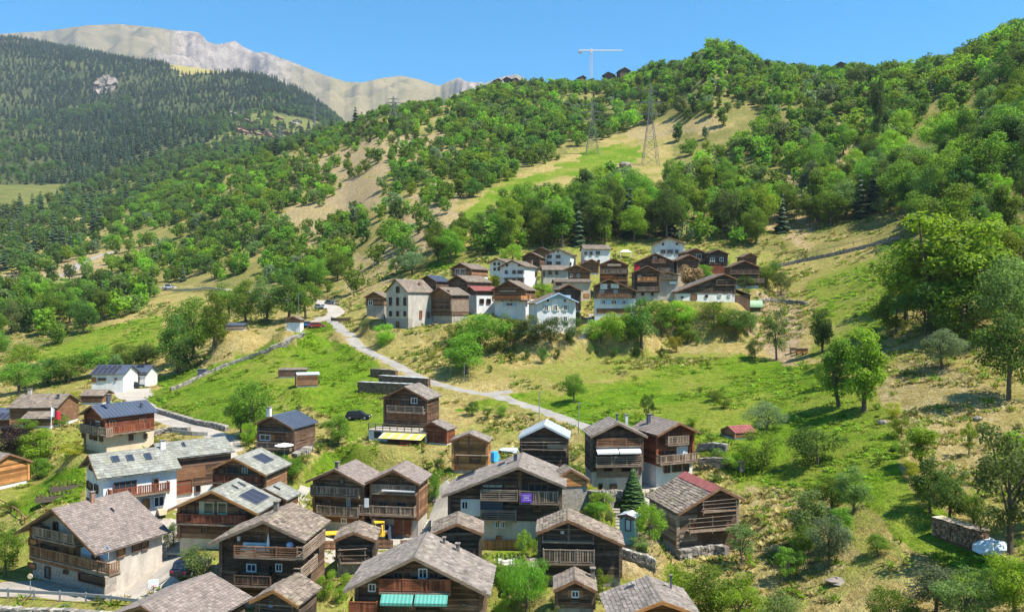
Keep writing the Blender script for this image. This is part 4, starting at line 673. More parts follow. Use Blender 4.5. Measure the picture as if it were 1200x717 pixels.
U('dark broad chalet behind the orange balconies below the top white house', (768.4, 296.4), 205, -3, 5.4, 5.2, 24, 7, 336, timber='wood_dark', hb=1.0, feats=[('K', 700, 270, 7.964), ('B', 'F', 510, 302, 640, 300, .8, 'wood_brown', 'boards'), ('B', 'F', 560, 388, 720, 385, .9, 'wood_grey', 'boards'), ('W', 'F', 520, 245, 550, 285, 'w'), ('W', 'F', 580, 245, 620, 285, 'd'), ('X', 'flower_box', 'F', 345, 320, 395, 370, .1, .5, 'cloth_red')])
U('white house alone at the top of the hamlet under a brown roof', (784.8, 278), 236, 0, 4.8, 5.2, 22, 8, 306, 'house', 'white_house', base='plaster_white', feats=[('K', 700, 270, 7.964)] + [('W', 'F', x, 180, x + w, 218, 'd') for x, w in ((590, 46), (650, 55), (725, 32))] + [('W', 'F', 602, 118, 622, 140, 'k'), ('W', 'F', 733, 116, 752, 136, 'k'), ('W', 'F', 735, 250, 752, 285, 'd')])
U('grey flat fronted house with green shop like window right of the orange balconies', (783, 318), 186, -3, 3.0, 3.0, 16, 6, 350, 'house', 'stone_house', base='plaster_grey', roof='grey', feats=[('K', 700, 270, 7.964), ('W', 'F', 645, 408, 705, 448, 'big'), ('B', 'F', 575, 452, 740, 452, .8, 'wood_grey', 'bars'), ('W', 'F', 665, 470, 745, 508, 'wh')])
U('narrow pale house behind the withered tree', (808, 298), 204, 6, 3.6, 3.2, 24, 7, 338, 'house', 'stone_house', base='plaster_cream', hb=319, timber='wood_dark', feats=[('W', 'F', 812, 325, 815, 331, 'k')])
U('left brown chalet of the pair behind the withered tree', (815.6, 290.5), 222, 8, 3.0, 4.4, 22, 8, 318, timber='wood_brown', hb=.7, feats=[('K', 780, 280, 7.17), ('W', 'F', 255, 128, 300, 170, 'w'), ('B', 'F', 255, 195, 365, 195, .8, 'wood_grey', 'boards')])
U('right dark chalet of the pair with red lower boarding', (841.4, 291.9), 218, 3, 2.7, 3.4, 21, 8, 322, timber='wood_black', hb=310, base='wood_red', feats=[('K', 780, 280, 7.17), ('W', 'F', 375, 158, 412, 192, 'w'), ('W', 'F', 452, 156, 486, 190, 'w')])
U('dark barn with gallery at the right end of the upper hamlet', (872.7, 305), 205, 0, 4.0, 4.4, 23, 7, 338, 'barn', 'barn', timber='wood_dark', hb=.8, feats=[('K', 780, 280, 7.17), ('B', 'F', 545, 290, 790, 290, .8, 'wood_dark', 'boards'), ('B', 'F', 660, 365, 830, 360, 1.0, 'wood_grey', 'bars'), ('W', 'F', 628, 222, 648, 262, 'c'), ('W', 'F', 668, 222, 688, 262, 'c')])
U('little brown barn on the slope above the right end barn', (879.7, 296), 220, 5, 2.6, 2.4, 25, 5, 312, 'barn', 'barn', timber='wood_brown', hb=.4)
U('large low barn with sweeping roof and white base at the right of the hamlet', (848.3, 320.4), 186, 8, 12.2, 3.6, 20, 7, 354, 'barn', 'barn', timber='wood_black', hb=342, roof='grey', feats=[('K', 780, 280, 7.17), ('W', 'F', 212, 458, 262, 515, 'br'), ('W', 'F', 128, 482, 148, 500, 'k'), ('W', 'F', 330, 470, 355, 492, 'k'), ('G', 'F', 430, 385, 600, 345, .5, 2, 'wood_grey'), ('LEAN', 1, 4.2, 3.4, 1.2, 6, 'wood_dark'), ('W', 'F', 440, 465, 470, 485, 'w'), ('W', 'F', 520, 465, 545, 485, 'w')])
U('small dark barn at the far left end of the upper hamlet', (438, 341.5), 184, -10, 2.6, 2.8, 28, 6, 370, 'barn', 'barn', timber='wood_brown', hb=358, base='stone_wall', feats=[('W', 'F', 432, 352, 437, 358, 'w')])
U('dark roofed barn behind the tall stone house', (500, 322.5), 200, -35, 3.0, 3.2, 26, 6, 345, 'barn', 'barn', timber='wood_dark', roof='dmetal', hb=.4)
apply_pads([h.pad() for h in HS])

# ---------------------------------------------------------------- roads and paths (photo pixels -> points on the ground)
def road_line(pts, step=1.5):
    P = [hit(*p) if not isinstance(p, Vector) else p for p in pts]; P = [p for p in P if p]
    out = []
    for k in range(len(P) - 1):                       # Catmull-Rom through the points
        p0, p1, p2, p3 = P[max(0, k - 1)], P[k], P[k + 1], P[min(len(P) - 1, k + 2)]
        n = max(2, int((p2 - p1).length / step))
        for i in range(n):
            t = i / n; out.append(0.5 * ((2 * p1) + (p2 - p0) * t + (2 * p0 - 5 * p1 + 4 * p2 - p3) * t * t + (3 * p1 - p0 - 3 * p2 + p3) * t**3))
    out.append(P[-1])
    for p in out: p.z = ground(p.x, p.y)
    for _ in range(6):
        for k in range(1, len(out) - 1): out[k].z = (out[k - 1].z + out[k].z * 2 + out[k + 1].z) / 4
    return out
ROADS = []
def R(name, label, pts, w, mat): ROADS.append([name, label, road_line(pts), w, mat])
R('lane', 'pale concrete lane descending through the meadows', [(372, 372), (392, 378), (410, 392), (432, 412), (468, 430), (500, 446), (540, 457), (580, 464), (625, 478), (665, 492), (690, 502), (712, 512)], 3.4, 'gravel')
R('lane', 'short grassy spur off the pale lane', [(570, 461), (588, 458), (600, 457)], 3.0, 'gravel')
R('road', 'asphalt road of the lower hamlet', [(-20, 694), (30, 688), (100, 694), (150, 692), (190, 676), (205, 640), (200, 612), (215, 592), (240, 570), (258, 545), (266, 520), (250, 508), (215, 498), (186, 488), (160, 470), (146, 460), (152, 452)], 4.6, 'asphalt')
R('road', 'asphalt bend between the two hamlets', [(355, 381), (378, 374), (394, 366), (385, 358), (372, 351)], 5.0, 'asphalt')
R('road', 'valley road crossing the wooded slope', [(190, 336), (230, 337), (262, 339), (290, 342), (312, 347), (345, 352), (372, 352)], 6.0, 'asphalt')
R('alley', 'paved alley between the twin chalets and the banner chalet', [(500, 640), (512, 615), (520, 592), (517, 575)], 2.6, 'terrace')
R('yard', 'paved yard in front of the twin chalets', [(372, 636), (420, 634), (470, 634), (502, 634)], 3.2, 'terrace')
R('footpath', 'dry footpath up to the upper hamlet', [(680, 398), (688, 390), (691, 378), (692, 368)], 1.4, 'gravel')
R('track', 'sloping stone edged track across the green meadow', [(205, 455), (235, 440), (280, 420), (325, 402), (356, 390)], 1.8, 'gravel')
R('track', 'gravel track on the far left slope', [(0, 326), (40, 326), (75, 322), (100, 306), (140, 292)], 5.0, 'gravel')
apply_pads([(p.x, p.y, p.z, w * .5 + .3, w * .5 + 3) for _, _, pts, w, _ in ROADS for p in pts[::2]])
apply_pads([h.pad() for h in HS if h.d < 130])

_w = next(h for h in HS if 'tall meadow chalet' in h.label); _v = (HY - 519) / F_ * (_w.d - 4); _c = _w.M @ Vector((0.2, -3.2, 0))
apply_pads([(_c.x, _c.y, _v, 5.5, 9)])
# ---------------------------------------------------------------- ground sheet
def inpoly(px, py, poly):
    r = np.zeros(px.shape, bool); n = len(poly)
    for i in range(n):
        x0, y0 = poly[i]; x1, y1 = poly[(i + 1) % n]
        if y0 == y1: continue
        c = ((y0 > py) != (y1 > py)) & (px < (x1 - x0) * (py - y0) / (y1 - y0) + x0); r ^= c
    return r
HILL = [(-60, 345), (0, 338), (60, 312), (150, 240), (230, 198), (330, 182), (430, 132), (600, 100), (760, 78), (840, 54), (900, 80), (1010, 88), (1200, 25), (1400, 20), (1400, 430), (1170, 345), (1090, 292), (1000, 285), (930, 300), (890, 290), (800, 285), (700, 288), (600, 296), (545, 306), (500, 318), (440, 335), (400, 350), (330, 340), (200, 338), (150, 372), (95, 395), (0, 425), (-60, 450)]
M_STRIP = [(520, 280), (528, 240), (600, 210), (690, 172), (745, 150), (790, 150), (800, 195), (765, 215), (720, 214), (640, 242), (560, 292)]
FORC = [(-60, 42), (0, 40), (150, 56), (215, 87), (300, 87), (425, 124), (405, 150), (340, 135), (300, 128), (245, 165), (225, 185), (120, 222), (0, 262), (-60, 280)]
FARMIX = [(-60, 280), (0, 255), (120, 215), (225, 180), (250, 160), (300, 125), (420, 130), (428, 150), (330, 182), (230, 200), (150, 245), (60, 315), (0, 340), (-60, 350)]
GREEN = [  # (polygon, amount)
 ([(500, 300), (600, 285), (760, 275), (900, 290), (910, 345), (760, 372), (600, 350), (520, 335)], .5),
 ([(520, 480), (600, 465), (660, 462), (720, 452), (800, 428), (870, 415), (960, 428), (1010, 450), (1040, 520), (1060, 590), (1010, 570), (960, 560), (880, 600), (850, 560), (820, 520), (700, 512), (690, 500), (630, 478)], .95),
 ([(1045, 590), (1085, 585), (1150, 640), (1175, 700), (1120, 700), (1080, 640)], .9), ([(950, 425), (1010, 455), (1035, 520), (1070, 590), (1110, 640), (1060, 640), (1010, 590), (960, 600), (900, 610), (865, 590), (850, 540), (930, 500)], .8), ([(880, 600), (1000, 590), (1060, 650), (1000, 700), (900, 680)], .48),
 ([(600, 442), (680, 418), (800, 400), (880, 408), (870, 420), (760, 440), (640, 462)], .5),
 ([(150, 470), (230, 440), (330, 400), (385, 378), (398, 388), (425, 412), (450, 450), (440, 500), (400, 520), (335, 485), (290, 505), (200, 490)], .82),
 ([(325, 545), (400, 520), (440, 535), (400, 572), (335, 575)], .85), ([(270, 470), (320, 470), (320, 490), (280, 500)], .6),
 ([(18, 590), (60, 560), (105, 545), (110, 590), (60, 600), (30, 612)], .9), ([(50, 505), (110, 495), (105, 540), (60, 560)], .5),
 ([(526, 252), (560, 230), (640, 203), (700, 178), (752, 168), (762, 178), (720, 192), (640, 216), (585, 238), (540, 266)], .95), ([(790, 205), (830, 190), (810, 215), (775, 225)], .7),
 ([(40, 412), (110, 382), (195, 372), (205, 402), (100, 432), (60, 440)], .75), ([(840, 480), (900, 470), (960, 500), (930, 545), (860, 560)], .85),
 ([(955, 330), (1050, 290), (1075, 330), (1050, 400), (970, 420), (950, 370)], .6), ([(1180, 560), (1260, 560), (1260, 720), (1160, 700)], .5), ([(520, 500), (600, 495), (610, 510), (560, 520)], .45), ([(600, 560), (720, 590), (760, 690), (560, 717)], .6), ([(860, 600), (1000, 580), (1060, 680), (900, 717)], .4), ([(500, 295), (540, 290), (545, 310), (505, 325)], .8)]
SOIL = [([(-60, 215), (95, 205), (95, 262), (-60, 272)], .5), ([(262, 134), (300, 128), (355, 140), (360, 166), (300, 168), (262, 158)], .9), ([(882, 345), (935, 345), (950, 430), (880, 405)], .75), ([(1040, 435), (1100, 415), (1160, 440), (1190, 560), (1120, 570), (1070, 540), (1025, 475)], .42), ([(860, 560), (960, 570), (1000, 640), (900, 700), (840, 690)], .35),
 ([(345, 190), (420, 165), (520, 150), (530, 190), (440, 205), (360, 205)], .6), ([(375, 245), (400, 208), (460, 205), (450, 245), (390, 255)], .65), ([(330, 312), (345, 245), (392, 238), (385, 310)], .55), ([(440, 335), (450, 260), (500, 215), (535, 215), (530, 285), (470, 300), (455, 330)], .65), ([(390, 352), (395, 298), (440, 298), (436, 350)], .5), ([(0, 320), (140, 290), (110, 330), (60, 380), (0, 390)], .6), ([(720, 145), (840, 135), (860, 150), (740, 165)], .5), ([(880, 260), (1000, 130), (1015, 200), (930, 290)], .6), ([(440, 385), (560, 390), (700, 400), (890, 395), (880, 412), (640, 420), (480, 412)], .3), ([(720, 620), (790, 640), (760, 690), (700, 680)], .5), ([(180, 430), (260, 395), (330, 372), (345, 385), (220, 440)], .35)]
nA, nD2 = len(ANG), ND
PX = CX + F_ * XG / np.maximum(YG, 1e-3); PY = HY - F_ * ZG / np.maximum(YG, 1e-3); front = YG > 1
jx = PX + (fbm(XG, YG, 7, 4, 5) * 16 + fbm(XG, YG, 30, 3, 55) * 45) * np.interp(DD, [60, 200, 800], [1, .7, .35])[None, :]; jy = PY + (fbm(XG, YG, 7, 4, 8) * 10 + fbm(XG, YG, 30, 3, 58) * 22) * np.interp(DD, [60, 200, 800], [1, .6, .3])[None, :]
lush = np.where((PY > 545) & (PX < 790) & front, .5, .3); soil = np.full(ZG.shape, 0.12); woodm = np.zeros(ZG.shape); rock = np.zeros(ZG.shape); alp = np.zeros(ZG.shape); fir = np.zeros(ZG.shape)
for p, a in GREEN: q = inpoly(jx, jy, p) & front; lush[q] = a
for p, a in SOIL: q = inpoly(jx, jy, p) & front; soil[q] = a; lush[q] = np.minimum(lush[q], .25)
q = inpoly(jx, jy, HILL) & front & (DD[None, :] > 150); q &= ~inpoly(jx, jy, M_STRIP); woodm[q] = np.where(soil[q] > .4, .25, np.where(PX[q] < 560, .48, .55))
q = (DD[None, :] > 700) & front; woodm[q & (inpoly(jx, jy, FORC) | inpoly(jx, jy, FARMIX))] = .8
alp[:, DD > 2650] = 1.2; q = (DD[None, :] > 3300) & (PX > 385) & (PX < 535); alp[q] = .6; lush[q] = .3; soil[q] = 0; q = (DD[None, :] > 1000) & (DD[None, :] < 2700) & front & inpoly(jx, jy, FORC); fir[q] = 1.1
slope = np.abs(np.gradient(ZG, axis=1) / np.gradient(RR, axis=1))
crag = np.clip(1 - np.minimum(np.abs(PX - 265) / 110, np.abs(PX - 570) / 60), 0, 1) * np.clip((115 - PY + (PX - 265) * .12) / 25, 0, 1)
rock[:, DD > 3300] = np.clip(crag[:, DD > 3300] * 1.5 + fbm(XG, YG, 500, 4, 21)[:, DD > 3300] * .5 - .05, 0, 1)
woodm[:, DD > 2650] = 0
V = np.stack([XG, YG, ZG], -1).reshape(-1, 3).astype(np.float32)
i, j = np.meshgrid(np.arange(nA - 1), np.arange(ND - 1), indexing='ij'); a = (i * ND + j).ravel()
Fq = np.stack([a, a + 1, a + ND + 1, a + ND], -1)[:, ::-1]
me = bpy.data.meshes.new('ground'); me.vertices.add(len(V)); me.vertices.foreach_set('co', V.ravel()); me.loops.add(Fq.size); me.loops.foreach_set('vertex_index', Fq.ravel().astype(np.int32))
me.polygons.add(len(Fq)); me.polygons.foreach_set('loop_start', np.arange(0, Fq.size, 4, dtype=np.int32)); me.polygons.foreach_set('use_smooth', np.ones(len(Fq), bool)); me.update(calc_edges=True)
for nm, arr in (('lush', lush), ('soil', soil), ('wood', woodm), ('rock', rock), ('alp', alp), ('fir', fir)):
    at = me.attributes.new(nm, 'FLOAT', 'POINT'); at.data.foreach_set('value', arr.ravel().astype(np.float32))
me.materials.append(MATS['ground']); tag(link('ground', me), kind='structure')

for nm, lb, pts, w, mat in ROADS:
    vs, fs = [], []; K = 5
    for k, p in enumerate(pts):
        d = (pts[min(k + 1, len(pts) - 1)] - pts[max(k - 1, 0)]); d.z = 0; d.normalize(); n = Vector((d.y, -d.x, 0))
        for c in range(K):
            q = p + n * (w * (c / (K - 1) - .5) * (1 + .05 * math.sin(k * 1.3))); vs.append((q.x, q.y, ground(q.x, q.y) + (.07 if abs(c - 2) < 2 else -.03) + .03 * (pts[0].x % 1)))
    for k in range(len(pts) - 1):
        for c in range(K - 1): fs.append((k * K + c, k * K + c + 1, (k + 1) * K + c + 1, (k + 1) * K + c))
    m = MB(); m.add(vs, fs, mat); tag(m.build(nm), kind='structure')

def patch(name, poly, mat, step=.8):
    W = [hit(*p) for p in poly]; px_, py_ = [p.x for p in W], [p.y for p in W]; gx = np.arange(min(px_), max(px_) + step, step); gy = np.arange(min(py_), max(py_) + step, step); X, Y = np.meshgrid(gx, gy, indexing='ij')
    ins = inpoly(X, Y, [(p.x, p.y) for p in W]); vid = {}; vs, fs = [], []
    def v(i, j):
        if (i, j) not in vid: vid[(i, j)] = len(vs); vs.append((gx[i], gy[j], ground(gx[i], gy[j]) + .045))
        return vid[(i, j)]
    for i in range(len(gx) - 1):
        for j in range(len(gy) - 1):
            if ins[i, j] and ins[i + 1, j] and ins[i, j + 1] and ins[i + 1, j + 1]: fs.append((v(i, j), v(i + 1, j), v(i + 1, j + 1), v(i, j + 1)))
    m = MB(); m.add(vs, fs, mat); tag(m.build(name), kind='structure')
patch('yard', [(-10, 680), (30, 678), (100, 686), (128, 690), (165, 670), (182, 640), (188, 604), (212, 600), (206, 650), (246, 690), (190, 712), (100, 702), (-10, 700)], 'asphalt')
patch('yard', [(362, 640), (372, 628), (440, 630), (505, 628), (515, 600), (528, 598), (520, 640), (500, 662), (380, 660)], 'terrace')
patch('yard', [(572, 660), (572, 648), (605, 648), (640, 652), (640, 668), (600, 680)], 'terrace')
patch('yard', [(238, 505), (262, 505), (284, 520), (262, 548), (240, 540), (248, 520)], 'asphalt')
patch('yard', [(720, 575), (742, 560), (775, 566), (790, 575), (770, 600), (745, 598)], 'terrace')
patch('yard', [(332, 580), (345, 566), (366, 571), (362, 604), (338, 602)], 'terrace')
patch('yard', [(148, 470), (150, 456), (178, 454), (182, 462), (168, 472)], 'asphalt')
for h in HS: h.build()

# ---------------------------------------------------------------- vegetation
def tree_mesh(name, seed, kind, nleaf, mats):
    """kind: outline of the crown; height 1, base at z=0. Returns (trunk mesh, crown mesh)."""
    r = np.random.default_rng(seed); tb = MB(); blobs = []
    if kind == 'round': c0, cr, cz, lo = 0.56, 0.35, 0.41, 0.17; nb = 28
    elif kind == 'tall': c0, cr, cz, lo = 0.56, 0.2, 0.42, 0.16; nb = 26
    elif kind == 'open': c0, cr, cz, lo = 0.57, 0.33, 0.4, 0.2; nb = 20
    elif kind == 'bush': c0, cr, cz, lo = 0.5, 0.46, 0.46, 0.05; nb = 20
    elif kind == 'willow': c0, cr, cz, lo = 0.58, 0.42, 0.38, 0.3; nb = 24
    for k in range(nb):
        d = r.normal(size=3); d /= np.linalg.norm(d); rad = r.uniform(0.45, 0.95)
        p = np.array([d[0] * cr * rad, d[1] * cr * rad, c0 + d[2] * cz * rad])
        if p[2] < lo: p[2] = lo + r.uniform(0, .1)
        blobs.append((p, r.uniform(0.09, 0.16) * (1.2 if kind in ('bush', 'willow') else 1) * (.8 if kind in ('open', 'tall') else 1)))
    tr = 0.022 if kind != 'bush' else 0.02; lean = r.normal(size=2) * .02
    z1 = c0 * .9; tb.tube((0, 0, -.04), (lean[0], lean[1], z1 * .5), tr * 1.3, tr, mats[0], 7); tb.tube((lean[0], lean[1], z1 * .5), (lean[0] * 2, lean[1] * 2, z1 + .1), tr, tr * .45, mats[0], 6)
    for k in range(7):
        p, br = blobs[k * 2 % nb]; s = Vector((lean[0] * 1.5, lean[1] * 1.5, min(p[2] - .05, z1 * (.45 + .07 * k)))); tb.tube(s, Vector(p), tr * .5, tr * .15, mats[0], 5)
    pos, nor, siz, ton = [], [], [], []
    w = np.array([b[1]**2 for b in blobs]); cnt = (w / w.sum() * nleaf).astype(int)
    for (p, br), c in zip(blobs, cnt):
        d = r.normal(size=(c, 3)); d[:, 2] += 0.15; d /= np.linalg.norm(d, axis=1)[:, None]
        q = p + d * br * r.uniform(.55, 1.12, (c, 1)) * np.array([1, 1, .82]); pos.append(q); n = d * .8 + r.normal(size=(c, 3)) * .55 + np.array([0, 0, .3]); nor.append(n)
        siz.append(np.full(c, 1.0) * r.uniform(.75, 1.3, c)); ton.append(np.clip(r.normal(.5, .13, c) + r.normal(0, .1), 0, 1))
    pos, nor, siz, ton = map(np.concatenate, (pos, nor, siz, ton)); nor /= np.linalg.norm(nor, axis=1)[:, None]
    base = 1.15 * math.sqrt(1 / nleaf) * (1.0 if kind != 'open' else .8)
    up = r.normal(size=nor.shape); t1 = np.cross(nor, up); t1 /= np.linalg.norm(t1, axis=1)[:, None]; t2 = np.cross(nor, t1)
    L = (siz * base)[:, None]; asp = .62; st = np.array([1, 1, 1.0])
    if kind == 'willow':
        t1 = np.tile(np.array([0, 0, -1.0]), (len(pos), 1)) + r.normal(size=pos.shape) * .18; t2 = np.cross(t1, nor); t2 /= np.linalg.norm(t2, axis=1)[:, None]; L = L * 1.9; asp = .22
    q = np.stack([pos - t1 * L, pos + t2 * L * asp, pos + t1 * L, pos - t2 * L * asp], 1).reshape(-1, 3)
    f = np.arange(len(q)).reshape(-1, 4)
    me = bpy.data.meshes.new(name); me.from_pydata(q.tolist(), [], f.tolist()); me.materials.append(MATS[mats[1]])
    a = me.attributes.new('tone', 'FLOAT', 'POINT'); a.data.foreach_set('value', np.repeat(ton, 4)); me.update()
    return tb.mesh('trunk'), me
def conifer_mesh(seed, tiers, per, mat='needle', wid=.2):
    r = random.Random(seed); tb = MB(); tb.tube((0, 0, -.03), (0, 0, .95), .018, .004, 'bark', 5); m = MB()
    for k in range(tiers):
        z = .08 + .9 * k / tiers; R_ = wid * (1 - z) ** .85 + .012; n = max(4, int(per * (1 - .5 * k / tiers)))
        for i in range(n):
            th = 2 * math.pi * (i + r.random() * .8) / n; ln = R_ * r.uniform(.7, 1.15); w = .11 * R_ / wid + .018; zz = z + r.uniform(-.02, .02); dr = ln * r.uniform(.25, .55)
            c, s = math.cos(th), math.sin(th); px, py = -s * w, c * w
            m.add([(0, 0, zz + .05), (c * ln * .6 + px, s * ln * .6 + py, zz - dr * .45), (c * ln, s * ln, zz - dr), (c * ln * .6 - px, s * ln * .6 - py, zz - dr * .45)], [(0, 1, 2, 3)], mat, min(1, max(0, r.gauss(.5, .16))))
    return tb.mesh('trunk'), m.mesh('crown')
TM = {k: [tree_mesh('crown', 100 + 7 * i + hash_, k, n, ('bark', 'leaf_mid')) for i in range(c)] for hash_, (k, n, c) in enumerate((('round', 6500, 6), ('tall', 5200, 4), ('open', 3800, 4), ('bush', 4600, 5), ('willow', 8000, 1)))}
TM['conifer'] = [conifer_mesh(5 + i, 26, 24) for i in range(4)]
TSMALL = {'round': [tree_mesh('crown', 500 + i, 'round', 850, ('bark', 'leaf_mid')) for i in range(5)], 'tall': [tree_mesh('crown', 540 + i, 'tall', 700, ('bark', 'leaf_mid')) for i in range(3)], 'bush': [tree_mesh('crown', 560 + i, 'bush', 500, ('bark', 'leaf_mid')) for i in range(2)], 'conifer': [conifer_mesh(60 + i, 9, 9, 'needle_far', .2) for i in range(4)]}
def set_mat(o, mat):
    o.material_slots[0].link = 'OBJECT'; o.material_slots[0].material = MATS[mat]
def plant(name, label, cat, x, y, hgt, wid, kind, mat, group=None, z=None, rnd=random, small=False):
    """one tree: Empty > trunk, crown (mesh data shared between trees of a kind)"""
    t = tag(empty(name, (x, y, (ground(x, y) if z is None else z) - .05), rnd.uniform(0, 6.28)), label, cat, group)
    tm, cm = rnd.choice((TSMALL if small else TM)[kind]); nat = {'round': .76, 'tall': .5, 'open': .74, 'bush': 1.05, 'willow': .95, 'conifer': .4}[kind]
    sx = wid / nat
    for nm, me in (('trunk', tm), ('crown', cm)):
        o = link(nm, me, t, scale=(sx, sx, hgt))
        if nm == 'crown': set_mat(o, mat)
    return t
def veg(px, by, hp, wp, kind, mat, label, name='broadleaf_tree', cat='tree', dmin=25.0, group=None):
    p = hit(px, by, dmin)
    if not p: return
    if kind == 'bush' and name == 'broadleaf_tree': name, cat = 'bush', 'bush'
    return plant(name, label, cat, p.x, p.y, hp / F_ * p.y * (1.12 if kind == 'bush' else 1.03), wp / F_ * p.y * (1.14 if kind == 'bush' else 1.1), kind, mat, group, p.z)
